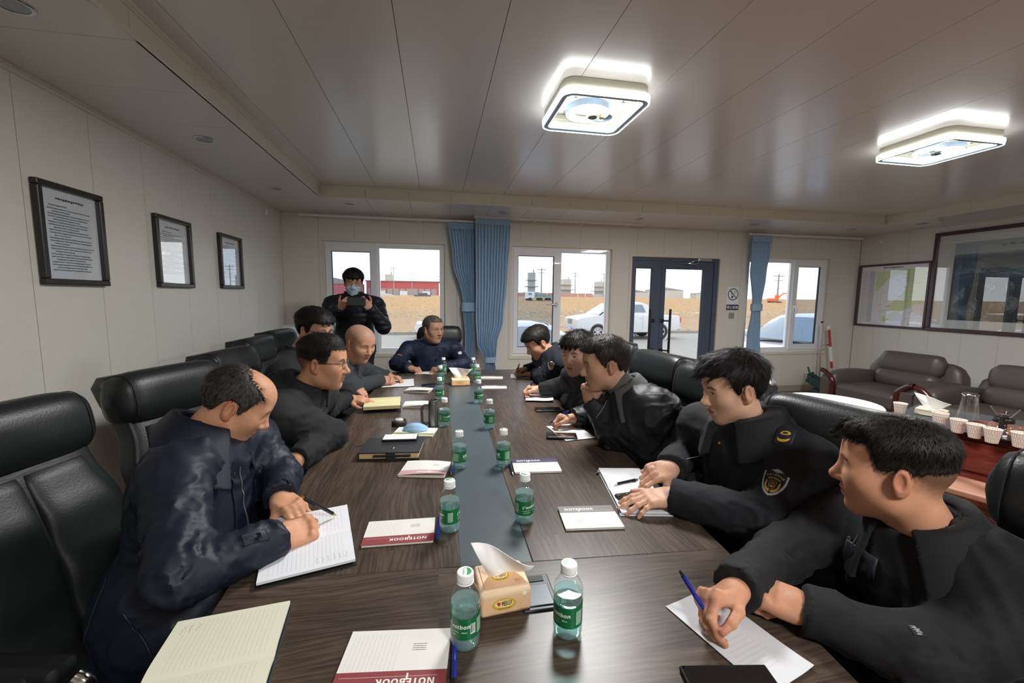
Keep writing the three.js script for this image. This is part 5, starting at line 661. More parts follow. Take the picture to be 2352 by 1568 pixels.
const inkTex = canTex(1024, 720, (g, w, h) => { // generic grey-blue mountains above cloud, ink style
  const grad = g.createLinearGradient(0, 0, 0, h); grad.addColorStop(0, '#9aa7ae'); grad.addColorStop(0.14, '#a9b3b8'); grad.addColorStop(0.2, '#41535f'); grad.addColorStop(0.5, '#3a4d5a'); grad.addColorStop(1, '#2c3436'); g.fillStyle = grad; g.fillRect(0, 0, w, h);
  for (let k = 0; k < 2600; k++) { const x = rnd() * w, y = 110 + rnd() * 230, v = 60 + 90 * rnd() * (0.5 + 0.5 * n2(x * 0.006, y * 0.02)); g.strokeStyle = `rgba(${v},${v + 16},${v + 26},0.5)`; g.lineWidth = 1 + rnd() * 2; g.beginPath(); g.moveTo(x, y); g.quadraticCurveTo(x + 20, y - 4, x + 46, y - 2 + rnd() * 8); g.stroke(); }
  for (let q = 0; q < 5; q++) { const cx = 120 + q * 220, cy = 300 + 40 * Math.sin(q * 2); for (let k = 0; k < 260; k++) { const a = rnd() * 3.14, r = 30 + rnd() * 110, v = 130 + rnd() * 80; g.strokeStyle = `rgba(${v - 10},${v},${v + 8},0.45)`; g.lineWidth = 1.5; g.beginPath(); g.arc(cx + Math.cos(a) * r, cy - Math.sin(a) * r * 0.7, 6 + rnd() * 16, 3.3, 6); g.stroke(); } }
  for (let k = 0; k < 4200; k++) { const x = rnd() * w, y = 350 + rnd() * 370, q = n2(x * 0.008, y * 0.006); if (y < 380 + 70 * n2(x * 0.006, 3)) continue; const v = q > 0.25 ? 110 + rnd() * 60 : 34 + rnd() * 34; g.strokeStyle = `rgba(${v},${v * 1.02},${v * 0.98},0.6)`; g.lineWidth = 1 + rnd() * 2.4; g.beginPath(); g.moveTo(x, y); g.quadraticCurveTo(x + 8 * q * 8, y + 14, x + 10 * n2(x * 0.02, y * 0.02) * 3, y + 26 + rnd() * 24); g.stroke(); }
  g.strokeStyle = '#20282c'; g.lineWidth = 3; for (let k = 0; k < 16; k++) { const x = 260 + k * 44; g.beginPath(); for (let q = 0; q < 6; q++) { const X = x + rnd() * 22, Y = 30 + rnd() * 30; q ? g.lineTo(X, Y) : g.moveTo(X, Y); } g.stroke(); }
});
framed('landscape_picture', 'large framed ink landscape of dark cliffs and clouds on the right wall', 'picture', -4.335, -2.2, 1.0, 2.245, 0.045, phy('#4a3038', 0.28), inkTex, 0.17);
{ const t = thing('no_smoking_sign', 'white no-smoking sign with dark Chinese caption beside the door', 'sign', [4.205, 1.424, ZF + 0.001]); const tex = canTex(256, 420, (g, w, h) => { g.fillStyle = '#e9ebee'; g.fillRect(0, 0, w, h); g.strokeStyle = '#2b3648'; g.lineWidth = 15; g.beginPath(); g.arc(128, 132, 102, 0, 7); g.stroke(); g.fillStyle = '#2b3648'; g.save(); g.translate(118, 178); g.rotate(-0.6); g.fillRect(-26, -18, 44, 34); g.restore(); g.lineWidth = 8; g.beginPath(); g.moveTo(110, 70); g.quadraticCurveTo(80, 90, 100, 120); g.quadraticCurveTo(120, 140, 96, 150); g.stroke(); g.lineWidth = 5; g.beginPath(); g.moveTo(150, 130); g.quadraticCurveTo(190, 110, 190, 74); g.stroke(); g.beginPath(); g.moveTo(136, 110); g.quadraticCurveTo(166, 90, 160, 66); g.stroke(); g.lineWidth = 15; g.beginPath(); g.moveTo(56, 60); g.lineTo(200, 204); g.stroke(); g.fillStyle = '#2b3648'; g.fillRect(0, 320, w, 100); glyphs(g, '禁止吸烟', 14, 342, 54, '#eef0f3', 0.11, 1.08); }); part('sign_board', [T(rbox(0.2, 0.33, 0.004, 0.001), 0, -0.035, 0.002)], std('#e9ebee', 0.5), t); part('sign_print', [T(new THREE.PlaneGeometry(0.198, 0.328), 0, -0.035, 0.0046)], std('#ffffff', 0.5, { map: tex }), t); }
{ const t = thing('light_switch', 'silver wall light switch below the no-smoking sign', 'switch', [4.2, 1.145, ZF + 0.001]); part('plate', [T(rbox(0.088, 0.088, 0.008, 0.003), 0, 0, 0.004)], phy('#b9b6ae', 0.3, { metalness: 0.4 }), t); for (const x of [-0.02, 0.02]) part('rocker', [T(rbox(0.036, 0.078, 0.006, 0.002), x, 0, 0.0095, 0.06)], phy('#a9a59c', 0.25, { metalness: 0.4 }), t); }
for (const [x, y, z, l] of [[LX + 0.012, 2.24, -4.86, 'small white hook high on the left wall near the corner'], [RX - 0.012, 2.23, -5.0, 'small white hook high on the right wall above the map']]) single('wall_hook', l, 'hook', [T(rbox(0.02, 0.05, 0.02, 0.004), 0, 0, 0), T(rbox(0.02, 0.012, 0.03, 0.004), 0, -0.02, 0)], whitePlastic, [x, y, z]);
// ---------- corner things ----------
{ const t = thing('crutch_pole', 'grey metal pole with a short cross arm leaning in the right corner', 'pole', [5.6, 0, -5.1]); part('shaft', [rod([0, 0, 0], [-0.0, 1.05, -0.05], 0.014, 14)], steel, t); part('cross_arm', [rod([0, 0.72, -0.034], [0.13, 0.725, -0.03], 0.01, 10)], steel, t); part('end_cap', [rod([0, 0, 0], [0, 0.03, 0], 0.018, 12), rod([0, 1.045, -0.05], [0, 1.07, -0.05], 0.015, 12)], blackMatte, t);
  const s = thing('surveying_rod', 'red and white striped surveying rod leaning by the right window', 'rod', [5.82, 0.0, -5.06]); const rr = std('#b23a35', 0.5), wm = std('#e6e6e4', 0.5); const A = [0.0, 0, 0], B = [-0.13, 1.0, -0.06]; [[0.0, 0.02, 'tip', 0], [0.02, 0.38, 'thin', 1], [0.38, 0.48, 'red', 2], [0.48, 0.7, 'white', 1], [0.7, 0.95, 'red', 2], [0.95, 1, 'white', 1]].forEach(([a, b, n, k]) => part('segment', [rod(vm3(A, B, a), vm3(A, B, b), n === 'thin' ? 0.008 : n === 'tip' ? 0.01 : 0.018, 12)], k === 2 ? rr : k ? wm : steel, s));
  const d = thing('dustpan', 'dark green dustpan beside the armchair in the right corner', 'dustpan', [5.45, 0, -5.0], 0.5); part('pan', [T(rbox(0.26, 0.03, 0.24, 0.01), 0, 0.16, 0, 0.5), T(rbox(0.26, 0.12, 0.02, 0.008), 0, 0.26, -0.09)], std('#24403f', 0.6), d); for (const x of [0.125, -0.125]) part('side_wall', [T(rbox(0.015, 0.09, 0.22, 0.005), x, 0.2, 0, 0.5)], std('#24403f', 0.6), d); part('handle', [rod([0, 0.27, -0.09], [0, 0.4, -0.13], 0.012, 10)], std('#24403f', 0.6), d); part('base_foot', [T(rbox(0.2, 0.1, 0.1, 0.01), 0, 0.05, 0.0)], std('#24403f', 0.6), d); }
function vm3(a, b, t) { return [mix(a[0], b[0], t), mix(a[1], b[1], t), mix(a[2], b[2], t)]; }
{ const t = thing('water_dispenser', 'pale grey water dispenser in the far left corner behind the chairs', 'water dispenser', [-1.33, 0, -4.35], 0.3), pg = phy('#c3c8cc', 0.4); part('housing', [T(rbox(0.3, 1.08, 0.3, 0.03, 4), 0, 0.54, 0)], pg, t); part('front_recess', [T(rbox(0.2, 0.22, 0.02, 0.01), 0, 0.86, 0.145)], std('#8f979d', 0.5), t); for (const x of [-0.05, 0.05]) part('tap', [T(rbox(0.025, 0.04, 0.04, 0.008), x, 0.93, 0.165)], x < 0 ? std('#a33', 0.4) : std('#36a', 0.4), t); part('drip_tray', [T(rbox(0.2, 0.02, 0.06, 0.006), 0, 0.76, 0.17)], std('#7d858b', 0.5), t); }
// ---------- distance fields and their skins ----------
const vs = (a, b) => [a[0] - b[0], a[1] - b[1], a[2] - b[2]], va = (a, b) => [a[0] + b[0], a[1] + b[1], a[2] + b[2]], vk = (a, k) => [a[0] * k, a[1] * k, a[2] * k], vd = (a, b) => a[0] * b[0] + a[1] * b[1] + a[2] * b[2], vl = (a) => Math.hypot(...a), vn = (a) => vk(a, 1 / (vl(a) || 1)), vx = (a, b) => [a[1] * b[2] - a[2] * b[1], a[2] * b[0] - a[0] * b[2], a[0] * b[1] - a[1] * b[0]], vm = (a, b, t) => [mix(a[0], b[0], t), mix(a[1], b[1], t), mix(a[2], b[2], t)];
const I3 = [[1, 0, 0], [0, 1, 0], [0, 0, 1]];
const smin = (a, b, k) => { if (k <= 0) return Math.min(a, b); const h = Math.max(k - Math.abs(a - b), 0) / k; return Math.min(a, b) - h * h * k * 0.25; };
class Field {
  constructor() { this.p = []; this.disp = null; this.post = null; this.dmax = 0; }
  cone(a, b, ra, rb, k = 0.02, o = {}) { const c = vm(a, b, 0.5); this.p.push({ t: 0, a, ab: vs(b, a), L2: Math.max(1e-9, vd(vs(b, a), vs(b, a))), ra, rb, k, c, R: vl(vs(b, a)) / 2 + Math.max(ra, rb), ...o }); return this; }
  ball(a, r, k = 0.02, o = {}) { return this.cone(a, a, r, r, k, o); }
  ell(c, r, k = 0.02, m = I3, o = {}) { this.p.push({ t: 1, c, r, m, k, R: Math.max(...r), ...o }); return this; }
  rbx(c, h, rr, k = 0.02, m = I3, o = {}) { this.p.push({ t: 2, c, h, rr, m, k, R: vl(h) + rr, ...o }); return this; }
  fn(c, R, f, k = 0.0, o = {}) { this.p.push({ t: 3, c, R, f, k, ...o }); return this; }
  ev(x, y, z) {
    let d = 1e3; const P = this.p;
    for (let i = 0; i < P.length; i++) {
      const p = P[i], dx = x - p.c[0], dy = y - p.c[1], dz = z - p.c[2], lb = Math.sqrt(dx * dx + dy * dy + dz * dz) - p.R;
      if (p.sub) { if (lb > -d + p.k) continue; } else if (lb > d + p.k) continue;
      let e;
      if (p.t === 0) {
        const ax = x - p.a[0], ay = y - p.a[1], az = z - p.a[2]; let h = (ax * p.ab[0] + ay * p.ab[1] + az * p.ab[2]) / p.L2; const h0 = h; h = h < 0 ? 0 : h > 1 ? 1 : h;
        const qx = ax - p.ab[0] * h, qy = ay - p.ab[1] * h, qz = az - p.ab[2] * h; e = Math.sqrt(qx * qx + qy * qy + qz * qz) - (p.ra + (p.rb - p.ra) * h);
        if (p.fold && e < 0.018 && e > -0.018) e += p.fold(x, y, z, h, p);
        if (p.flat) { const over = (h0 - 1) * Math.sqrt(p.L2); if (over > e) e = over; }
      } else if (p.t === 1) {
        const m = p.m, r = p.r, u = (dx * m[0][0] + dy * m[0][1] + dz * m[0][2]) / r[0], v = (dx * m[1][0] + dy * m[1][1] + dz * m[1][2]) / r[1], w = (dx * m[2][0] + dy * m[2][1] + dz * m[2][2]) / r[2];
        const k0 = Math.sqrt(u * u + v * v + w * w), k1 = Math.sqrt(u * u / (r[0] * r[0]) + v * v / (r[1] * r[1]) + w * w / (r[2] * r[2])); e = k1 < 1e-9 ? -Math.min(...r) : k0 * (k0 - 1) / k1;
      } else if (p.t === 2) {
        const m = p.m, u = Math.abs(dx * m[0][0] + dy * m[0][1] + dz * m[0][2]) - p.h[0], v = Math.abs(dx * m[1][0] + dy * m[1][1] + dz * m[1][2]) - p.h[1], w = Math.abs(dx * m[2][0] + dy * m[2][1] + dz * m[2][2]) - p.h[2];
        e = Math.hypot(Math.max(u, 0), Math.max(v, 0), Math.max(w, 0)) + Math.min(Math.max(u, v, w), 0) - p.rr;
      } else e = p.f(x, y, z);
      d = p.sub ? -smin(-d, e, p.k) : smin(d, e, p.k);
    }
    if (this.disp && d < 0.016 && d > -0.016) d += this.disp(x, y, z);
    if (this.post) d = this.post(d, x, y, z);
    return d;
  }
  // walk from a point along a direction to the surface
  hit(o, dir, n = 60, far = 0.16) { let t = 0, p = o; for (let i = 0; i < n; i++) { const d = this.ev(...p); if (Math.abs(d) < 3e-4) break; t = clamp(t + d * 0.8, 0, far); p = va(o, vk(dir, t)); } this.ok = t < far; return p; }
  grad(p, e = 0.003) { return vn([this.ev(p[0] + e, p[1], p[2]) - this.ev(p[0] - e, p[1], p[2]), this.ev(p[0], p[1] + e, p[2]) - this.ev(p[0], p[1] - e, p[2]), this.ev(p[0], p[1], p[2] + e) - this.ev(p[0], p[1], p[2] - e)]); }
}
// naive surface nets; colour(x, y, z, n) gives linear rgb or nothing
function skin(F, lo, hi, c, colour, xf) {
  const nx = Math.ceil((hi[0] - lo[0]) / c) + 1, ny = Math.ceil((hi[1] - lo[1]) / c) + 1, nz = Math.ceil((hi[2] - lo[2]) / c) + 1, S = nx * ny, val = new Float32Array(S * nz), B = 6, slack = B * c * 0.87 + (F.disp ? 0.008 : 0.002) + F.dmax;
  for (let k0 = 0; k0 < nz; k0 += B) for (let j0 = 0; j0 < ny; j0 += B) for (let i0 = 0; i0 < nx; i0 += B) {
    const k1 = Math.min(nz, k0 + B), j1 = Math.min(ny, j0 + B), i1 = Math.min(nx, i0 + B);
    const d = F.ev(lo[0] + (i0 + B / 2) * c, lo[1] + (j0 + B / 2) * c, lo[2] + (k0 + B / 2) * c), skip = Math.abs(d) > slack * 1.2;
    for (let k = k0; k < k1; k++) for (let j = j0; j < j1; j++) for (let i = i0; i < i1; i++) val[k * S + j * nx + i] = skip ? d : F.ev(lo[0] + i * c, lo[1] + j * c, lo[2] + k * c);
  }
  const id = new Int32Array(S * nz).fill(-1), pos = [], idx = []; let n = 0;
  const off = [0, 1, nx, nx + 1, S, S + 1, S + nx, S + nx + 1], E = [[0, 1], [2, 3], [4, 5], [6, 7], [0, 2], [1, 3], [4, 6], [5, 7], [0, 4], [1, 5], [2, 6], [3, 7]];
  for (let k = 0; k < nz - 1; k++) for (let j = 0; j < ny - 1; j++) for (let i = 0; i < nx - 1; i++) {
    const b = k * S + j * nx + i; let m = 0; for (let q = 0; q < 8; q++) if (val[b + off[q]] < 0) m |= 1 << q; if (m === 0 || m === 255) continue;
    let x = 0, y = 0, z = 0, w = 0;
    for (const [p, q] of E) { const a = val[b + off[p]], e = val[b + off[q]]; if ((a < 0) === (e < 0)) continue; const t = a / (a - e); x += (p & 1) + t * ((q & 1) - (p & 1)); y += ((p >> 1) & 1) + t * (((q >> 1) & 1) - ((p >> 1) & 1)); z += (p >> 2) + t * ((q >> 2) - (p >> 2)); w++; }
    id[b] = n++; pos.push(lo[0] + (i + x / w) * c, lo[1] + (j + y / w) * c, lo[2] + (k + z / w) * c);
  }
  const quad = (a, b, d, e, flip) => { if (a < 0 || b < 0 || d < 0 || e < 0) return; flip ? idx.push(a, d, b, a, e, d) : idx.push(a, b, d, a, d, e); };
  for (let k = 1; k < nz - 1; k++) for (let j = 1; j < ny - 1; j++) for (let i = 1; i < nx - 1; i++) {
    const b = k * S + j * nx + i, v = val[b] < 0;
    if (v !== val[b + 1] < 0) quad(id[b - nx - S], id[b - S], id[b], id[b - nx], !v);
    if (v !== val[b + nx] < 0) quad(id[b - 1 - S], id[b - 1], id[b], id[b - S], !v);
    if (v !== val[b + S] < 0) quad(id[b - 1 - nx], id[b - nx], id[b], id[b - 1], !v);
  }
  const col = colour ? new Float32Array(n * 3) : null, P = new Float32Array(n * 3);
  for (let i = 0; i < n; i++) {
    const x = pos[i * 3], y = pos[i * 3 + 1], z = pos[i * 3 + 2];
    if (col) { const q = colour(x, y, z); col[i * 3] = q[0]; col[i * 3 + 1] = q[1]; col[i * 3 + 2] = q[2]; }
    let p = [x, y, z]; if (xf) p = xf.pt(p); P.set(p, i * 3);
  }
  const g = new THREE.BufferGeometry(); g.setAttribute('position', new THREE.BufferAttribute(P, 3)); if (col) g.setAttribute('color', new THREE.BufferAttribute(col, 3));
  g.setAttribute('uv', new THREE.BufferAttribute(new Float32Array(n * 2), 2)); g.setIndex(idx); g.computeVertexNormals(); return g;
}
const frame = (o, m, s = 1) => ({ o, m, s, pt: (p) => [o[0] + s * (m[0][0] * p[0] + m[1][0] * p[1] + m[2][0] * p[2]), o[1] + s * (m[0][1] * p[0] + m[1][1] * p[1] + m[2][1] * p[2]), o[2] + s * (m[0][2] * p[0] + m[1][2] * p[1] + m[2][2] * p[2])], dir: (p) => [m[0][0] * p[0] + m[1][0] * p[1] + m[2][0] * p[2], m[0][1] * p[0] + m[1][1] * p[1] + m[2][1] * p[2], m[0][2] * p[0] + m[1][2] * p[1] + m[2][2] * p[2]], inv: (p) => { const q = vs(p, o); return [vd(q, m[0]) / s, vd(q, m[1]) / s, vd(q, m[2]) / s]; } });
// basis with z along look, y near up: rows are the local axes in world space
const lookBasis = (look, up = [0, 1, 0]) => { const z = vn(look), x = vn(vx(up, z)), y = vx(z, x); return [x, y, z]; };
const movG = (g, xf) => { const M = new THREE.Matrix4().set(xf.m[0][0] * xf.s, xf.m[1][0] * xf.s, xf.m[2][0] * xf.s, xf.o[0], xf.m[0][1] * xf.s, xf.m[1][1] * xf.s, xf.m[2][1] * xf.s, xf.o[1], xf.m[0][2] * xf.s, xf.m[1][2] * xf.s, xf.m[2][2] * xf.s, xf.o[2], 0, 0, 0, 1); return g.applyMatrix4(M); };
const lin = (c) => new THREE.Color(c).toArray();
const blend = (a, b, t) => [mix(a[0], b[0], t), mix(a[1], b[1], t), mix(a[2], b[2], t)];
const skinMat = phy('#ffffff', 0.5, { vertexColors: true, specularIntensity: 0.5, sheen: 0.15 });
const hairMat = phy('#ffffff', 0.55, { vertexColors: true, specularIntensity: 0.45 });

// head in its own frame: y up, z to the face, origin between the ears
function headField(o) {
  const F = new Field(), w = o.wide ?? 1, j = o.jaw ?? 1, b = o.brow ?? 1;
  F.ell([0, 0.034, -0.014], [0.0765 * w, 0.085, 0.097], 0.02);
  F.ell([0, 0.045, 0.03], [0.064 * w, 0.06, 0.06], 0.03);                  // forehead
  F.ell([0, -0.028, 0.028], [0.061 * w, 0.075, 0.062], 0.03);               // mid face
  F.ell([0, -0.066, 0.03], [0.05 * w * j, 0.048, 0.052], 0.03);             // lower jaw
  for (const s of [-1, 1]) F.ball([s * 0.047 * w * j, -0.062, 0.002], 0.023 * j, 0.035);
  F.ell([0, -0.1, 0.06], [0.024 * j, 0.018, 0.02], 0.028);                  // chin
  for (const s of [-1, 1]) F.ball([s * 0.044 * w, -0.02, 0.055], 0.022 * (o.cheek ?? 1), 0.035);
  F.cone([-0.036, 0.024, 0.074], [0.036, 0.024, 0.074], 0.012 * b, 0.012 * b, 0.022);
  for (const s of [-1, 1]) F.ell([s * 0.031, 0.006, 0.098], [0.019, 0.012, 0.016], 0.014, I3, { sub: true });
  for (const s of [-1, 1]) F.ell([s * 0.0315, 0.0055, 0.0735], [0.0165, 0.0115, 0.0125], 0.006);   // eye ball under the lids
  for (const s of [-1, 1]) F.cone([s * 0.0165, 0.0125, 0.0835], [s * 0.044, 0.0125, 0.078], 0.0035, 0.003, 0.006);   // upper lid fold
  for (const s of [-1, 1]) F.cone([s * 0.018, 0.0028, 0.084], [s * 0.044, 0.003, 0.079], 0.0018, 0.0018, 0.005);   // lower lid
  F.cone([0, 0.016, 0.082], [0, -0.027, 0.1045], 0.0075, 0.0115, 0.014); F.ball([0, -0.03, 0.104], 0.0118, 0.008);
  for (const s of [-1, 1]) { F.ell([s * 0.0125, -0.034, 0.094], [0.0085, 0.0075, 0.011], 0.007); F.ball([s * 0.007, -0.0425, 0.1], 0.0032, 0.004, { sub: true }); }
  F.ell([0, -0.0575, 0.0835], [0.022, 0.0062, 0.0115], 0.007); F.ell([0, -0.0695, 0.0815], [0.019, 0.0072, 0.012], 0.007);
  F.cone([-0.02, -0.0635, 0.0935], [0.02, -0.0635, 0.0935], 0.0022, 0.0022, 0.004, { sub: true });
  F.cone([0, -0.082, 0.094], [0, -0.082, 0.094], 0.009, 0.009, 0.012, { sub: true });               // hollow above the chin
  for (const s of [-1, 1]) { // ears
    const m = [vn([0.94, 0.05 * s, -0.34 * s].map((v, i) => (i ? v : v))), [0, 1, 0], [0, 0, 1]]; const A = [vn([1, 0, -0.45 * s]), [0, 1, 0], vn([0.45 * s, 0, 1])];
    F.ell([s * 0.0795 * w, -0.004, -0.012], [0.0085, 0.031, 0.0185], 0.006, A); F.ball([s * 0.0755 * w, -0.03, -0.004], 0.0085, 0.008);
    F.ell([s * 0.0875 * w, 0.001, -0.01], [0.0085, 0.019, 0.0095], 0.004, A, { sub: true });
    F.cone([s * 0.076 * w, -0.004, 0.0035], [s * 0.076 * w, -0.014, 0.002], 0.005, 0.005, 0.004);
  }
  const nb = o.neckLocal ?? [0, -0.2, -0.05];
  F.cone([0, -0.05, -0.022], nb, 0.053 * (o.neck ?? 1), 0.058 * (o.neck ?? 1), 0.03);
  if (o.double) F.ell([0, -0.098, 0.028], [0.043, 0.024, 0.036], 0.03);
  return F;
}
const hairCap = (o) => { // hair on the skull; hairline height depends on the place along the head
  const F = new Field(), w = o.wide ?? 1, t = o.top ?? 0.016, s = o.side ?? 0.005, yF = o.line ?? 0.064, st = o.strand ?? 0.0028, dirz = o.flow ?? 1;
  const lineAt = (z, ax) => Math.max(o.sideLine !== undefined && z < 0.055 ? o.sideLine + 0.012 * sst(0.0, -0.09, z) : -1, line0(z)), line0 = (z) => z > 0.05 ? yF : z > 0.022 ? mix(0.0 + 0.02 * (o.temple ?? 0), yF, sst(0.022, 0.05 + 0.02 * (o.recede ?? 0), z)) : z > 0.012 ? -0.012 : z > -0.026 ? mix(0.022, -0.012, sst(0.004, 0.012, z)) : mix(-0.078, 0.016, sst(-0.07, -0.03, z));
  F.fn([0, 0.03, -0.01], 0.16, (x, y, z) => {
    const rx = 0.0765 * w, ry = 0.085, rz = 0.097, u = x / rx, v = (y - 0.034) / ry, q = (z + 0.014) / rz, k0 = Math.sqrt(u * u + v * v + q * q), k1 = Math.sqrt(u * u / (rx * rx) + v * v / (ry * ry) + q * q / (rz * rz));
    let d = k0 * (k0 - 1) / Math.max(k1, 1e-6);
    { const fx = x / (0.064 * w), fy = (y - 0.045) / 0.06, fz = (z - 0.03) / 0.06, a0 = Math.sqrt(fx * fx + fy * fy + fz * fz), a1 = Math.sqrt(fx * fx / (0.064 * w) ** 2 + fy * fy / 0.0036 + fz * fz / 0.0036); d = smin(d, a0 * (a0 - 1) / Math.max(a1, 1e-6), 0.03); }
    if (d > 0.06 || d < -0.03) return d - 0.02;
    let bt = 1; if (o.bald) { const bx = x / o.bald[3], by = (y - o.bald[1]) / o.bald[4], bz = (z - o.bald[2]) / o.bald[5]; bt = sst(1.0, 1.35, Math.sqrt(bx * bx + by * by + bz * bz)); }
    const th = Math.max(0.0012, mix(s, t, sst(0.01, 0.085, y + 0.25 * (o.front ?? 0) * Math.max(0, z))) * sst(-0.002, o.taper ?? 0.02, y - lineAt(z, 0)) * bt);
    const az = Math.atan2(x, z + 0.03), r = Math.hypot(x, z + 0.03);
    const cu = o.comb ?? 0.6, g = st ? st * (0.45 * (1 - 2 * Math.abs(n3(x * 70 + y * 12 * cu, y * 16, z * 16 + x * 14 * cu))) + 0.4 * n3(x * 130, y * 26, z * 30) + 0.55 * n3(x * 20, y * 20, z * 20)) : 0;
    d -= th + g * sst(0, 0.012, th);
    const e = st * 1.6 * n3(x * 110, y * 45, z * 110);
    d = Math.max(d, (lineAt(z, Math.abs(x)) + e - y) * 0.75);
    if (o.bald) { const bx = x / o.bald[3], by = (y - o.bald[1]) / o.bald[4], bz = (z - o.bald[2]) / o.bald[5]; d = Math.max(d, -(Math.sqrt(bx * bx + by * by + bz * bz) - 1) * 0.05 + e * 1.5); }
    return d;
  });
  for (const [a, b, ra, rb] of o.locks ?? []) F.cone(a, b, ra, rb, 0.008, { fold: (x, y, z) => 0.0022 * n3(x * 130, y * 20, z * 60) });
  return F;
};
// thin tapering strands growing out of the hair surface, combed away from the crown
function strands(H, hs, X, o) {
  const h = o.hair, P = hs.attributes.position, n = h.count ?? 3600, L0 = h.len ?? 0.02, w = (h.width ?? 0.0011), pos = [], nor = [], col = [], c0 = lin(h.color ?? '#14110f'), c1 = lin(h.gray ?? '#2a2522'), crown = h.crown ?? [0, 0.13, -0.035], sweep = h.sweep ?? [0, 0, 0];
  for (let i = 0; i < n; i++) {
    const k = Math.floor(rnd() * P.count), p = X.inv([P.getX(k), P.getY(k), P.getZ(k)]); if (p[1] < -0.06 && p[2] > -0.02) continue;
    const g = H.grad(p, 0.004); if (vd(g, vs(p, [0, 0.02, -0.01])) < 0) continue;
    let t = va(vn(vs(p, crown)), sweep); t = va(t, [(rnd() - 0.5) * 0.5, (rnd() - 0.5) * 0.5, (rnd() - 0.5) * 0.5]); t = vn(vs(t, vk(g, vd(t, g))));
    const L = L0 * (0.5 + rnd() * 0.8) * (p[1] > 0.05 ? 1 : 0.55), lift = h.lift ?? 0.22, a = va(p, vk(g, -0.0015)), b = va(a, va(vk(t, L * 0.5), vk(g, L * lift))), e = va(a, va(vk(t, L), vk(g, L * lift * 0.9))), s = vk(vn(vx(g, t)), w * (0.6 + rnd() * 0.8));
    const q = [va(a, s), vs(a, s), va(b, vk(s, 0.8)), vs(b, vk(s, 0.8)), e].map((v) => X.pt(v)), cc = blend(c0, c1, rnd()), N = X.dir(g);
    for (const j of [0, 1, 2, 1, 3, 2, 2, 3, 4]) { pos.push(...q[j]); nor.push(...N); col.push(...cc); }
  }
  const G = new THREE.BufferGeometry(); G.setAttribute('position', new THREE.Float32BufferAttribute(pos, 3)); G.setAttribute('normal', new THREE.Float32BufferAttribute(nor, 3)); G.setAttribute('color', new THREE.Float32BufferAttribute(col, 3)); G.setAttribute('uv', new THREE.Float32BufferAttribute(new Float32Array(pos.length / 3 * 2), 2)); return G;
}
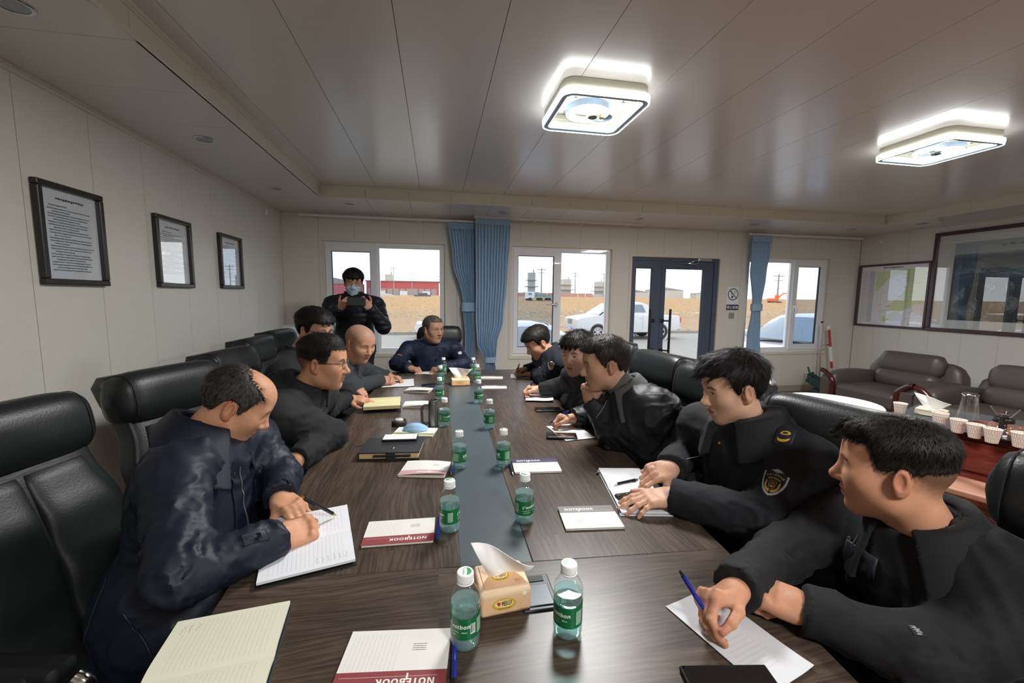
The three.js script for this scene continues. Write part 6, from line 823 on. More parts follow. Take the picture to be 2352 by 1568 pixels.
function buildHead(person, o) {
  const s = o.scale ?? 1, m = lookBasis(o.look, o.up ?? [0, 1, 0]), X = frame(o.at, m, s), c = (o.cell ?? 0.003) / s;
  o.neckLocal = X.inv(o.neckBase);
  const F = headField(o), base = lin(o.skin ?? '#c6957a'), red = lin(o.flush ?? '#b9775f'), lip = lin('#a4604f'), brow = lin(o.browColor ?? '#1d1715'), dark = lin('#17110f'), stub = lin(o.stubble ?? '#8f7568'), scalp = lin(o.scalp ?? '#8c7262'), eyeW = lin('#d9cdc4');
  const tint = (x, y, z, n) => {
    const ax = Math.abs(x); let q = base; const mott = 0.03 * n3(x * 60, y * 60, z * 60) + 0.02 * n3(x * 160, y * 160, z * 160); q = q.map((v) => v * (1 + mott));
    q = blend(q, red, 0.5 * sst(0.03, 0.0, Math.hypot(ax - 0.042, (y + 0.025) * 0.9, z - 0.065)) + 0.35 * sst(0.018, 0.0, Math.hypot(x, y + 0.032, z - 0.108)) + (ax > 0.075 ? 0.45 : 0));
    if (z > 0.045 && y < -0.035) q = blend(q, stub, 0.4 * (o.beard ?? 0.5) * sst(0.0, 0.02, 0.055 - Math.hypot(ax * 0.8, (y + 0.07))));
    if (z > 0.07 && ax < 0.026) { const l = Math.hypot(ax / 0.024, (y + 0.0635) / 0.0125); if (l < 1) q = blend(q, lip, 0.75 * sst(1, 0.7, l)); if (Math.abs(y + 0.0635) < 0.0016 && ax < 0.021) q = blend(q, dark, 0.6); }
    if (z > 0.05) { // eyebrows, lids, eyes
      const bx = (ax - 0.033) / 0.019, by = (y - 0.0285 + 0.006 * bx * bx - 0.002 * (o.browTilt ?? 0) * bx) / 0.0048; if (bx * bx * bx * bx + by * by < 1 && ax > 0.01) q = blend(q, brow, (o.browInk ?? 0.85) * (0.8 + 0.2 * n3(x * 400, y * 200, z)));
      const ex = (ax - 0.0315) / 0.0138, ey = (y - 0.0062 + 0.002 * ex * ex) / (o.eyeOpen ?? 0.0038), l = ex * ex + ey * ey;
      if (l < 1) { const iris = Math.hypot(ax - 0.031 - (o.gaze ?? 0) * Math.sign(x) * 0.004, (y - 0.0062)); q = iris < 0.0056 ? dark : blend(eyeW, q, 0.15); }
      if (ey > 0.4 && ey < 1.75 && ex * ex < 1.15 && Math.abs(l - 1) < 0.85 && ey > 0) q = blend(q, dark, 0.85);
    }
    if (o.shaved && ax < 0.0785) { // cropped sides: stubble grows denser towards the longer hair
      const edge = z > 0.03 ? mix(0.0, 0.068, sst(0.03, 0.056, z)) : mix(-0.075, 0.0, sst(-0.085, -0.03, z)), full = o.hair?.sideLine !== undefined && z < 0.05 ? o.hair.sideLine + 0.004 : edge + 0.012;
      q = blend(q, scalp, o.shaved * sst(edge - 0.004, Math.max(edge + 0.01, full), y + 0.005 * n3(x * 90, y * 90, z * 90) + 0.004 * n3(x * 300, y * 300, z * 300)));
    }
    return q;
  };
  const nb = o.neckLocal, lo = [Math.min(-0.1, nb[0] - 0.07), Math.min(-0.16, nb[1] - 0.03), Math.min(-0.13, nb[2] - 0.07)], hi = [Math.max(0.1, nb[0] + 0.07), 0.135, Math.max(0.128, nb[2] + 0.07)];
  const g = skin(F, lo, hi, c, tint, X);
  person.skinParts.push(g); person.head = { F, X, o };
  if (o.hair) {
    const H = hairCap({ wide: o.wide, ...o.hair }), hc = lin(o.hair.color ?? '#14110f'), hg = lin(o.hair.gray ?? o.hair.color ?? '#2a2522');
    const hs = skin(H, [-0.115, -0.1, -0.15], [0.115, 0.17, 0.14], (o.hairCell ?? o.cell ?? 0.003) / s, (x, y, z) => blend(hc, hg, clamp(0.5 + 0.9 * n3(x * 90, y * 40, z * 90), 0, 1)), X);
    const hair = part('hair', hs, hairMat, person.root);
    part('hair_strands', strands(H, hs, X, o), hairMat, hair).userData = { kind: 'stuff' };
  }
  if (o.glasses) {
    const gl = o.glasses, rims = [], y = 0.004, z = 0.098;
    for (const q of [-1, 1]) { const el = Array.from({ length: 28 }, (_, i) => { const a = i / 28 * Math.PI * 2, c2 = Math.cos(a), s2 = Math.sin(a); return V(q * 0.033 + Math.sign(c2) * Math.abs(c2) ** 0.7 * 0.0255, y + Math.sign(s2) * Math.abs(s2) ** 0.75 * 0.0165, z - 0.006 * Math.abs(c2 * 0.5 + 0.5 * (c2 * q > 0 ? 1 : 0))); }); rims.push(new THREE.TubeGeometry(new THREE.CatmullRomCurve3(el, true), 40, gl.r ?? 0.0011, 6, true)); rims.push(tube([[q * 0.058, y + 0.009, 0.092], [q * 0.07, y + 0.009, 0.075], [q * 0.0785, y + 0.008, 0.03], [q * 0.08, y + 0.007, -0.008], [q * 0.078, y - 0.012, -0.028]], gl.r ?? 0.0013, 20, 6)); }
    rims.push(tube([[-0.009, y + 0.006, z], [0, y + 0.009, z + 0.003], [0.009, y + 0.006, z]], gl.r ?? 0.0011, 8, 6));
    const G = part('glasses', [movG(mg(rims), X)], phy(gl.color ?? '#3b3f45', 0.3, { metalness: 0.6 }), person.root);
    part('lens', [-1, 1].map((q) => movG(T(new THREE.CylinderGeometry(0.0245, 0.0245, 0.0012, 24).scale(1, 1, 0.66), q * 0.033, y, z - 0.003, Math.PI / 2), X)), phy('#ffffff', 0.0, { transmission: 1, thickness: 0, ior: 1.4 }), G);
  }
  if (o.mask) {
    const M = new Field(); M.fn([0, -0.05, 0.06], 0.14, (x, y, z) => { const d = F.ev(x, y, z) - 0.0065; const sh = Math.abs(d - 0.0) - 0.0022 + 0.0012 * Math.sin(y * 420); const up = y + 0.012 - 0.022 * sst(0.02, 0.0, Math.abs(x)) + Math.abs(x) * 0.1; return Math.max(sh, up, -(y + 0.112), Math.abs(x) - 0.062, -(z - 0.012)); });
    const mk = part('face_mask', skin(M, [-0.09, -0.13, 0], [0.09, 0.03, 0.135], c, null, X), std('#b9cfe0', 0.8), person.root);
    part('ear_loop', [-1, 1].flatMap((q) => [-0.03, -0.085].map((y) => movG(tube([[q * 0.06, y, 0.055], [q * 0.074, y * 0.7, 0.02], [q * 0.082, y * 0.35 - 0.005, -0.012]], 0.0012, 12, 5), X))), std('#e4e9ee', 0.8), mk);
  }
}
// ---------- hands ----------
const POSES = {
  flat: { f: [[14, 12, 8], [12, 14, 8], [14, 16, 10], [18, 18, 10]], sp: [0.16, 0.04, -0.08, -0.22], th: [[0.8, -0.2, 0.75], [0.55, -0.12, 0.85], [0.35, -0.1, 0.95]] },
  relaxed: { f: [[28, 32, 20], [32, 38, 22], [36, 42, 24], [40, 44, 26]], sp: [0.12, 0.03, -0.06, -0.16], th: [[0.7, -0.45, 0.7], [0.4, -0.35, 0.85], [0.15, -0.3, 0.95]] },
  fist: { f: [[72, 88, 50], [76, 92, 52], [78, 92, 52], [80, 90, 50]], sp: [0.04, 0.01, -0.03, -0.06], th: [[0.5, -0.6, 0.65], [-0.05, -0.55, 0.85], [-0.6, -0.35, 0.75]] },
  loose: { f: [[52, 58, 34], [58, 64, 36], [62, 68, 38], [64, 70, 38]], sp: [0.08, 0.02, -0.04, -0.12], th: [[0.6, -0.55, 0.65], [0.2, -0.5, 0.85], [-0.1, -0.45, 0.9]] },
  pen: { f: [[48, 46, 24], [56, 58, 34], [64, 70, 40], [68, 74, 42]], sp: [0.0, -0.03, -0.05, -0.1], th: [[0.5, -0.5, 0.72], [0.1, -0.4, 0.92], [-0.22, -0.35, 0.92]] },
  point: { f: [[26, 22, 14], [46, 48, 28], [54, 58, 32], [58, 62, 34]], sp: [0.12, 0.02, -0.05, -0.14], th: [[0.75, -0.35, 0.7], [0.45, -0.3, 0.85], [0.3, -0.25, 0.95]] },
  grip: { f: [[30, 58, 34], [36, 62, 36], [42, 64, 36], [46, 64, 36]], sp: [0.1, 0.02, -0.05, -0.14], th: [[0.8, 0.1, 0.65], [0.45, 0.3, 0.85], [0.1, 0.35, 0.95]] },
};
function buildHand(person, o) { // o: at wrist, dir, up (back of the hand), side +1 right / -1 left, pose
  const P = POSES[o.pose ?? 'relaxed'], s = o.scale ?? 1, m = lookBasis(o.dir, o.up), X = frame(o.at, m, s), F = new Field(), q = o.side, R = 0.0088;
  F.rbx([0, -0.001, 0.048], [0.028, 0.003, 0.034], 0.0105, 0.02); F.ell([q * 0.022, -0.009, 0.034], [0.017, 0.013, 0.03], 0.016); F.ell([-q * 0.022, -0.008, 0.036], [0.014, 0.012, 0.03], 0.016);
  { const e = o.el ? vn(X.inv(o.el)) : [0, 0, -1]; F.ell([0, 0, 0.004], [0.0285, 0.02, 0.034], 0.02); F.cone([0, 0, 0.0], vk(e, 0.055), 0.0225, 0.0245, 0.02); }
  const len = [[0.042, 0.026, 0.02], [0.046, 0.03, 0.021], [0.043, 0.028, 0.021], [0.034, 0.021, 0.018]], bx = [0.0285, 0.0095, -0.0095, -0.027], bz = [0.082, 0.087, 0.083, 0.074], fk = [1, 1.02, 0.98, 0.86], tips = [];
  for (let i = 0; i < 4; i++) {
    let p = [q * bx[i], 0.001, bz[i]], a = 0; const c = P.f[i];
    for (let j = 0; j < 3; j++) { a += c[j] * D2R; const d = vn([q * P.sp[i] * Math.cos(a), -Math.sin(a), Math.cos(a)]), n = va(p, vk(d, len[i][j])); F.cone(j ? p : va(p, vk(d, -0.014)), n, R * fk[i] * (1.05 - j * 0.07), R * fk[i] * (0.98 - j * 0.1), j ? 0.003 : 0.0095); F.ball(p, R * fk[i] * (1.1 - j * 0.06), 0.004); p = n; }
    tips.push(p);
  }
  { let p = [q * 0.02, -0.006, 0.018]; const L = [0.044, 0.033, 0.026], r = [0.0125, 0.0105, 0.0085]; P.th.forEach((d0, j) => { const d = vn([q * d0[0], d0[1], d0[2]]), n = va(p, vk(d, L[j])); F.cone(p, n, r[j] + 0.001, r[j], j ? 0.004 : 0.012); p = n; }); tips.push(p); }
  const base = lin(o.skin ?? '#c6957a'), red = lin(o.flush ?? '#b8765e'), nail = lin('#d3a797');
  const g = skin(F, [-0.085, -0.125, -0.095], [0.085, 0.06, 0.205], (o.cell ?? 0.003) / s, (x, y, z) => { let c = base.map((v) => v * (1 + 0.05 * n3(x * 90, y * 90, z * 90))); let best = 1; for (const t of tips) best = Math.min(best, Math.hypot(x - t[0], y - t[1], z - t[2])); c = blend(c, red, 0.6 * sst(0.022, 0.006, best) + 0.25 * sst(0.012, 0.0, Math.abs(z - 0.084))); for (const t of tips) { const dx = x - t[0], dy = y - t[1] - 0.006, dz = z - t[2] - 0.001; if (Math.hypot(dx * 1.3, dy * 2, dz) < 0.0065) c = nail; } return c; }, X);
  person.skinParts.push(g);
  return { X, tips: tips.map((t) => X.pt(t)), F };
}
// ---------- clothed figure ----------
const foldAlong = (amp, fq = 42, near = 1) => (x, y, z, h, p) => { // creases across a limb, strongest at its elbow end
  const L = Math.sqrt(p.L2), u = h * L, w = near > 0 ? 0.35 + 0.65 * h ** 2 : 0.35 + 0.65 * (1 - h) ** 2, q = n3(x * 9 + p.ra * 90, y * 9, z * 9);
  const r = 1 - Math.abs(n3(u * fq * 0.55 + q * 1.6, x * 4 + z * 3, y * 4 + p.rb * 50)); return -amp * w * (r * r - 0.4);
};
function person(o) {
  const root = thing('person', o.label, 'person', [0, 0, 0]); const me = { root, skinParts: [], o };
  const J = o.joints, bulk = o.bulk ?? 1, s = vn(vs(J.neck, J.pelvis)), a0 = vn(vs(J.shR, J.shL)), a = vn(vs(a0, vk(s, vd(a0, s)))), f = vx(s, a), B = [a, s, f];
  const A = o.amp ?? 0.006, F = new Field(), cut = J.pelvis[1] - (o.hem ?? 0.13), c = o.cell ?? 0.009;
  const at = (t, u = 0, w = 0) => va(va(vm(J.pelvis, J.neck, t), vk(a, u)), vk(f, w));
  F.ell(at(-0.02), [0.185 * bulk, 0.17, 0.15 * bulk], 0.06, B); F.ell(at(0.32, 0, 0.01), [0.178 * bulk, 0.17, 0.138 * bulk * (o.belly ?? 1)], 0.07, B); F.ell(at(0.68), [0.185 * bulk, 0.17, 0.128 * bulk], 0.06, B);
  if (o.skirt) { const hz = vn([f[0], 0, f[2]]); for (const q of [-1, 1]) F.cone(va(J.pelvis, vk(a, q * 0.07)), va(va(va(J.pelvis, vk(a, q * 0.1)), vk(hz, o.skirt)), [0, -0.06, 0]), 0.15, 0.125, 0.06); F.cone(J.pelvis, va(J.pelvis, [0, -0.2, 0]), 0.17, 0.17, 0.06); }
  const sh = 0.068 * bulk;
  F.cone(vm(J.shL, J.neck, 0.15), vm(J.shR, J.neck, 0.15), sh, sh, 0.06); for (const q of [J.shL, J.shR]) F.cone(va(J.neck, vk(s, -0.01)), q, 0.055, sh * 0.92, 0.05);
  const ar = o.armR ?? bulk, arm = (S, E, W) => { F.cone(S, E, 0.071 * ar, 0.06 * ar, 0.035, { fold: foldAlong(A * 1.5, 34, 1) }); F.cone(E, W, 0.059 * ar, (o.cuff ?? 0.044), 0.03, { fold: foldAlong(A * 1.4, 40, -1), flat: true }); };
  arm(J.shR, J.elR, J.wrR); if (J.elL) arm(J.shL, J.elL, J.wrL);
  const N = J.neck, H = o.head.at, ax = vn(vs(H, N));
  F.cone(va(N, vk(ax, 0.0)), va(N, vk(ax, 0.3)), 0.056, 0.07, 0.012, { sub: true });
  F.disp = (x, y, z) => { const w = n3(x * 3.1, y * 3.1, z * 3.1) * 0.6, r = 1 - Math.abs(n3(x * 5 + w, y * 8 + w * 2, z * 5 - w)), r2 = 1 - Math.abs(n3(x * 11 - w, y * 13, z * 11 + w * 2)); return -A * (1.1 * (r * r - 0.45) + (o.fine ?? 0.3) * (r2 - 0.6)) + (o.quilt ? o.quilt * Math.abs(Math.sin(vd([x - J.pelvis[0], y - J.pelvis[1], z - J.pelvis[2]], s) * Math.PI / 0.055)) ** 0.5 * -1 : 0); };
  F.post = (d, x, y, z) => Math.max(d, cut - y);
  const pts = [J.pelvis, J.neck, J.shL, J.shR, J.elR, J.wrR, ...(J.elL ? [J.elL, J.wrL] : [])], pad = 0.24 * bulk, lo = [0, 1, 2].map((k) => Math.min(...pts.map((p) => p[k])) - pad), hi = [0, 1, 2].map((k) => Math.max(...pts.map((p) => p[k])) + pad); lo[1] = Math.max(lo[1], cut - 2 * c);
  const jm = o.jacket; part(o.garment ?? 'jacket', skin(F, lo, hi, c, null), jm, root); me.F = F; me.B = B; me.at = at;
  // collar round the neck
  if (o.collar) {
    const K = o.collar, C = new Field(), ca = vn(va(ax, vk(s, K.upright ?? 1.4))), top = va(N, vk(ca, K.h ?? 0.04)), fn = vn(vs(f, vk(ca, vd(f, ca)))), rn = vx(ca, fn), gap = K.gap ?? 0.5;
    const R0 = K.r ?? 0.066, th = K.th ?? 0.006;
    C.fn(top, 0.22, (x, y, z) => {
      const q = [x - top[0], y - top[1], z - top[2]], h = vd(q, ca), u = vd(q, fn), v = vd(q, rn), rho = Math.hypot(u, v), ang = Math.abs(Math.atan2(v, u));
      const g = (gap - ang) * rho; // open at the throat
      const stand = Math.max(Math.abs(rho - (R0 + 0.12 * -h * 0.4)) - th, h, -(h + (K.h ?? 0.04) + 0.035), g);
      if (!K.fold) return stand * 0.85 + (K.fur ? 0.006 * n3(x * 55, y * 55, z * 55) + 0.003 * n3(x * 140, y * 140, z * 140) : 0);
      const fr = sst(2.5, 1.1, ang), len = K.fold * mix(0.65, 1, fr) * (1 + (K.point ?? 0.5) * sst(1.5, 0.5, ang)), fl = R0 + 0.012 + (-h) * (K.flare ?? 0.6) * mix(0.4, 1, fr), fo = Math.max(Math.abs(rho - fl) - th, h, -(h + len), g);
      return smin(stand, fo, 0.012) * 0.8;
    });
    part('collar', skin(C, va(top, [-0.19, -0.16, -0.19]), va(top, [0.19, 0.1, 0.19]), K.cell ?? 0.005, null), K.mat ?? jm, root); me.C = C;
  }
  if (o.hood) { const Hd = new Field(), b = va(va(N, vk(f, -0.075)), vk(s, -0.005)); Hd.ell(b, [0.115, 0.06, 0.06], 0.04, B, { }); Hd.ell(va(b, vk(s, -0.06)), [0.09, 0.07, 0.045], 0.04, B); for (const q of [-1, 1]) Hd.cone(va(b, vk(a, q * 0.08)), va(va(N, vk(a, q * 0.085)), vk(f, 0.02)), 0.045, 0.03, 0.03); Hd.disp = (x, y, z) => -0.006 * (1 - Math.abs(n3(x * 14, y * 14, z * 14)) - 0.5); part('hood', skin(Hd, va(b, [-0.24, -0.22, -0.24]), va(b, [0.24, 0.16, 0.24]), 0.008, null), jm, root); }
  if (o.shirt) { const Sf = new Field(); Sf.cone(va(N, vk(ax, -0.03)), va(N, vk(ax, 0.028)), 0.0625, 0.06, 0.01); Sf.cone(at(0.85, 0, 0.05), va(N, vk(f, 0.02)), 0.06, 0.05, 0.02); part('shirt', skin(Sf, va(N, [-0.16, -0.2, -0.16]), va(N, [0.16, 0.1, 0.16]), 0.007, null), o.shirt, root); }
  // trousers and shoes
  const Tr = new Field(), hor = vn([f[0], 0, f[2]]), legs = J.legs ?? [-1, 1].map((q) => { const hp = va(J.pelvis, vk(a, q * 0.09)); hp[1] = Math.max(J.pelvis[1] - 0.04, 0.5); const kn = va(hp, vk(hor, 0.4)); kn[1] = 0.5; kn[0] += a[0] * q * 0.04; kn[2] += a[2] * q * 0.04; const an = va(kn, vk(hor, -0.02)); an[1] = 0.09; return [hp, kn, an]; });
  const shoes = []; for (const [hp, kn, an] of legs) { Tr.cone(hp, kn, 0.088, 0.064, 0.05); Tr.cone(kn, an, 0.062, 0.05, 0.02, { fold: foldAlong(0.006, 30, 1) }); const d = J.toes ?? hor; const sf = new Field(); sf.ell(va([an[0], 0.045, an[2]], vk(d, 0.07)), [0.045, 0.045, 0.135], 0.02, [vx([0, 1, 0], d), [0, 1, 0], d]); sf.cone([an[0], 0.05, an[2]], [an[0], 0.1, an[2]], 0.045, 0.042, 0.03); sf.post = (dd, x, y) => Math.max(dd, 0.001 - y); shoes.push(skin(sf, va([an[0], 0, an[2]], [-0.2, -0.01, -0.2]), va([an[0], 0, an[2]], [0.2, 0.16, 0.2]), 0.012, null)); }
  Tr.cone(legs[0][0], legs[1][0], 0.1, 0.1, 0.05);
  const tp = legs.flat(); part('trousers', skin(Tr, [0, 1, 2].map((k) => Math.min(...tp.map((p) => p[k])) - 0.13), [0, 1, 2].map((k) => Math.max(...tp.map((p) => p[k])) + 0.13), 0.016, null), o.trousers ?? std('#16181c', 0.8), root);
  shoes.forEach((g) => part('shoe', g, std('#121212', 0.4), root));
  // body: inner torso, head, hands as one skin
  const T0 = new Field(); T0.ell(at(0.3), [0.14, 0.15, 0.1], 0.05, B); T0.ell(at(0.65), [0.15, 0.15, 0.1], 0.05, B); T0.cone(at(0.8), va(N, vk(ax, 0.02)), 0.07, 0.05, 0.04); T0.cone(J.shL, J.shR, 0.045, 0.045, 0.04); T0.cone(J.shR, J.elR, 0.042, 0.036, 0.02); T0.cone(J.elR, J.wrR, 0.036, 0.024, 0.02); if (J.elL) { T0.cone(J.shL, J.elL, 0.042, 0.036, 0.02); T0.cone(J.elL, J.wrL, 0.036, 0.024, 0.02); }
  const sk = lin(o.head.skin ?? '#c6957a'); me.skinParts.push(skin(T0, lo, hi, 0.02, () => sk));
  buildHead(me, { neckBase: J.neckIn ?? va(N, vk(ax, -0.04)), ...o.head });
  me.hands = {}; for (const [k, h] of Object.entries(o.hands ?? {})) me.hands[k] = buildHand(me, { side: k === 'R' ? 1 : -1, at: k === 'R' ? J.wrR : J.wrL, el: k === 'R' ? J.elR : J.elL, skin: o.head.skin, flush: o.head.flush, cell: o.head.cell, scale: o.handScale ?? 0.9, ...h });
  part('body', mg(me.skinParts), skinMat, root);
  return me;
}
// a flat piece laid on a garment: grid of rays against the field
function patch(me, name, center, normal, upv, w, h, mat, o = {}) {
  const z = vn(normal), x = vn(vx(upv, z)), y = vx(z, x), n = o.n ?? 10, lift = o.lift ?? 0.0025;
  const g = sheet(n, n, (u, v) => { const b = va(va(va(center, vk(x, (u - 0.5) * w)), vk(y, (v - 0.5) * h)), vk(z, 0.12)), p = me.F.hit(b, vk(z, -1)); return va(p, vk(z, lift)); }, o.thick ?? 0.003);
  return part(name, g, mat, me.root);
}

// a piece with its own outline (2-D points, unit square) sewn on a garment, printed with a texture
function sewn(me, name, center, normal, upv, w, h, outline, mat, lift = 0.0022, F = me.F) {
  const z = vn(normal), x = vn(vx(upv, z)), y = vx(z, x), N = outline.length, K = 7, pos = [], uv = [], idx = [];
  const put = (u, v) => { const b = va(va(va(center, vk(x, u * w)), vk(y, v * h)), vk(z, 0.07)), p = va(F.hit(b, vk(z, -1)), vk(z, lift)); pos.push(...p); uv.push(u + 0.5, v + 0.5); };
  put(0, 0); for (let k = 1; k <= K; k++) for (const [u, v] of outline) put(u * k / K, v * k / K);
  for (let i = 0; i < N; i++) idx.push(0, 1 + i, 1 + (i + 1) % N); for (let k = 1; k < K; k++) for (let i = 0; i < N; i++) { const a = 1 + (k - 1) * N + i, b = 1 + (k - 1) * N + (i + 1) % N, c = a + N, d = b + N; idx.push(a, c, b, b, c, d); }
  const M = pos.length / 3; for (let i = 0; i < N; i++) { const a = 1 + (K - 1) * N + i, p = [pos[a * 3], pos[a * 3 + 1], pos[a * 3 + 2]], q = va(p, vk(z, -lift * 1.6)); pos.push(...q); uv.push(uv[a * 2], uv[a * 2 + 1]); } for (let i = 0; i < N; i++) { const a = 1 + (K - 1) * N + i, b = 1 + (K - 1) * N + (i + 1) % N, c = M + i, d = M + (i + 1) % N; idx.push(a, c, b, b, c, d); }
  const g = new THREE.BufferGeometry(); g.setAttribute('position', new THREE.Float32BufferAttribute(pos, 3)); g.setAttribute('uv', new THREE.Float32BufferAttribute(uv, 2)); g.setIndex(idx); g.computeVertexNormals(); return part(name, g, mat, me.root);
}
// a line of thread, zip or seam that follows a garment between points
function seam(me, name, pts, nrm, r, mat, n = 16) { const c = new THREE.CatmullRomCurve3(pts.map((p) => V(...p))); const P = []; for (let i = 0; i <= n; i++) { const q = c.getPoint(i / n), b = va([q.x, q.y, q.z], vk(vn(nrm), 0.06)), h = me.F.hit(b, vk(vn(nrm), -1), 60, 0.14); if (me.F.ok) P.push(va(h, vk(vn(nrm), r * 0.6))); } if (P.length < 3) return null; return part(name, [tube(P, r, n * 2, 6)], mat, me.root); }
const button = (me, p, n, r, mat, name = 'button') => { const g = lathe([[0, 0.003], [r * 0.7, 0.003], [r * 0.8, 0.0036], [r, 0.003], [r, 0], [0, 0]], 20); g.applyQuaternion(new THREE.Quaternion().setFromUnitVectors(V(0, 1, 0), V(...vn(n)))); const q = me.F.hit(va(p, vk(vn(n), 0.03)), vk(vn(n), -1)); return part(name, [g.translate(...q)], mat, me.root); };
// ---------- the eleven people ----------
const nylon = (c, r = 0.42, o = {}) => phy(c, r, { specularIntensity: 0.7, sheen: 0.3, sheenColor: new THREE.Color(c), sheenRoughness: 0.5, ...o }), cloth = (c, o = {}) => phy(c, 0.85, { sheen: 0.35, sheenRoughness: 0.6, sheenColor: new THREE.Color(c).lerp(new THREE.Color('#8fa0b4'), 0.35), ...o });
const FOLK = {};

FOLK.writer = person({ // left foreground, bent over his notebook
  label: 'balding man in shiny navy jacket bent over a lined notebook, writing', cell: 0.007, amp: 0.008, fine: 0.1, skirt: 0.16, bulk: 0.97, hem: 0.2, jacket: nylon('#121a2a', 0.52), cuff: 0.047,
  joints: { neck: [-0.665, 0.965, -1.27], pelvis: [-0.68, 0.56, -1.2], shR: [-0.635, 0.925, -1.1], shL: [-0.605, 0.915, -1.45], elR: [-0.52, 0.805, -0.9], wrR: [-0.375, 0.795, -1.03], elL: [-0.505, 0.795, -1.40], wrL: [-0.45, 0.792, -1.24] },
  collar: { h: 0.062, r: 0.076, fold: 0.095, flare: 0.8, gap: 0.4, point: 0.35, upright: 0.9, cell: 0.004 }, shirt: std('#101a38', 0.8),
  head: { at: [-0.576, 1.058, -1.31], look: [0.80, -0.56, -0.22], up: [0.1, 1, 0.0], scale: 0.9, cell: 0.0024, skin: '#cd9878', flush: '#b8694f', jaw: 1.06, cheek: 1.1, double: true, neck: 1.1, eyeOpen: 0.0022, browInk: 0.7, hairCell: 0.0022, hair: { top: 0.008, side: 0.011, strand: 0.002, count: 7000, len: 0.022, width: 0.0007, taper: 0.012, color: '#1b1817', gray: '#4a4441', line: 0.06, bald: [0, 0.085, 0.055, 0.062, 0.058, 0.1] } },
  hands: { R: { dir: [0.72, -0.12, -0.62], up: [0.15, 0.78, 0.6], pose: 'pen' }, L: { dir: [0.66, -0.14, 0.55], up: [0.05, 1, 0.1], pose: 'relaxed' } },
});
FOLK.speaker = person({ // man with glasses
  label: 'man with thin dark glasses and crew cut in a black hooded jacket, speaking', cell: 0.008, amp: 0.007, bulk: 1.02, jacket: cloth('#101216'), hood: true, hem: 0.2,
  joints: { neck: [-0.555, 0.985, -1.8], pelvis: [-0.74, 0.58, -1.78], shR: [-0.59, 0.93, -1.61], shL: [-0.525, 0.92, -1.98], elR: [-0.435, 0.805, -1.77], wrR: [-0.495, 0.795, -1.53], elL: [-0.57, 0.8, -2.2], wrL: [-0.485, 0.812, -2.35] },
  collar: { h: 0.055, r: 0.07, th: 0.011, fold: 0.05, flare: 0.5, gap: 0.35, cell: 0.005 },
  head: { at: [-0.462, 1.1, -1.8], look: [0.985, -0.1, 0.06], scale: 0.93, cell: 0.0026, skin: '#c2906f', jaw: 0.96, eyeOpen: 0.003, glasses: { color: '#23272d' }, shaved: 0.8, scalp: '#231b17', hair: { top: 0.016, side: 0.003, strand: 0.0014, count: 5000, len: 0.011, width: 0.0008, lift: 0.5, color: '#14120f', gray: '#262220', line: 0.07, recede: 0.3, sideLine: 0.014, taper: 0.06 } },
  hands: { R: { dir: [-0.66, -0.4, 0.5], up: [0.1, 0.5, 0.85], pose: 'loose' }, L: { dir: [0.97, -0.08, 0.02], up: [0.0, 1, 0.25], pose: 'flat' } },
});
FOLK.hidden = person({
  label: 'black-haired man with dark glasses mostly hidden behind the speaking man', cell: 0.011, jacket: cloth('#111317'),
  joints: { neck: [-0.735, 1.055, -2.34], pelvis: [-0.83, 0.58, -2.3], shR: [-0.74, 0.98, -2.16], shL: [-0.72, 0.98, -2.52], elR: [-0.66, 0.8, -2.2], wrR: [-0.6, 0.8, -2.38], elL: [-0.63, 0.82, -2.66], wrL: [-0.535, 0.8, -2.66] },
  collar: { h: 0.045, r: 0.066, th: 0.008, gap: 0.4 },
  head: { at: [-0.655, 1.188, -2.4], look: [0.78, -0.2, 0.42], scale: 0.9, cell: 0.0032, skin: '#c08f78', glasses: { color: '#16181b', r: 0.0018 }, hair: { top: 0.026, side: 0.012, strand: 0.002, count: 3000, len: 0.025, color: '#0f0e0d', gray: '#1b1918', line: 0.058, locks: [[[-0.03, 0.1, 0.07], [-0.045, 0.055, 0.098], 0.014, 0.004], [[0.0, 0.105, 0.075], [-0.008, 0.055, 0.106], 0.014, 0.004], [[0.03, 0.1, 0.07], [0.03, 0.058, 0.1], 0.014, 0.004]] } },
  hands: { L: { dir: [0.85, -0.1, 0.3], up: [0, 1, 0.2], pose: 'relaxed' } },
});
FOLK.bald = person({
  label: 'bald man in a dark grey jacket with clasped hands on the table', cell: 0.009, amp: 0.006, jacket: cloth('#2c2f33'), bulk: 1.05,
  joints: { neck: [-0.575, 0.955, -2.71], pelvis: [-0.82, 0.58, -2.75], shR: [-0.62, 0.9, -2.52], shL: [-0.555, 0.9, -2.9], elR: [-0.53, 0.8, -2.66], wrR: [-0.385, 0.795, -2.95], elL: [-0.46, 0.8, -3.1], wrL: [-0.345, 0.79, -3.1] },
  collar: { h: 0.03, r: 0.066, fold: 0.045, flare: 0.5, gap: 0.5 }, shirt: std('#5a5d60', 0.9),
  head: { at: [-0.475, 1.08, -2.7], look: [0.72, -0.34, 0.6], scale: 0.96, cell: 0.003, skin: '#b98a70', wide: 1.04, jaw: 1.1, cheek: 1.15, double: true, neck: 1.15, shaved: 0.55, scalp: '#8f7768', eyeOpen: 0.0026, browInk: 0.6 },
  hands: { R: { dir: [0.9, -0.1, -0.25], up: [0.0, 0.8, 0.6], pose: 'loose' }, L: { dir: [0.9, -0.12, 0.35], up: [0, 1, -0.2], pose: 'relaxed' } },
});
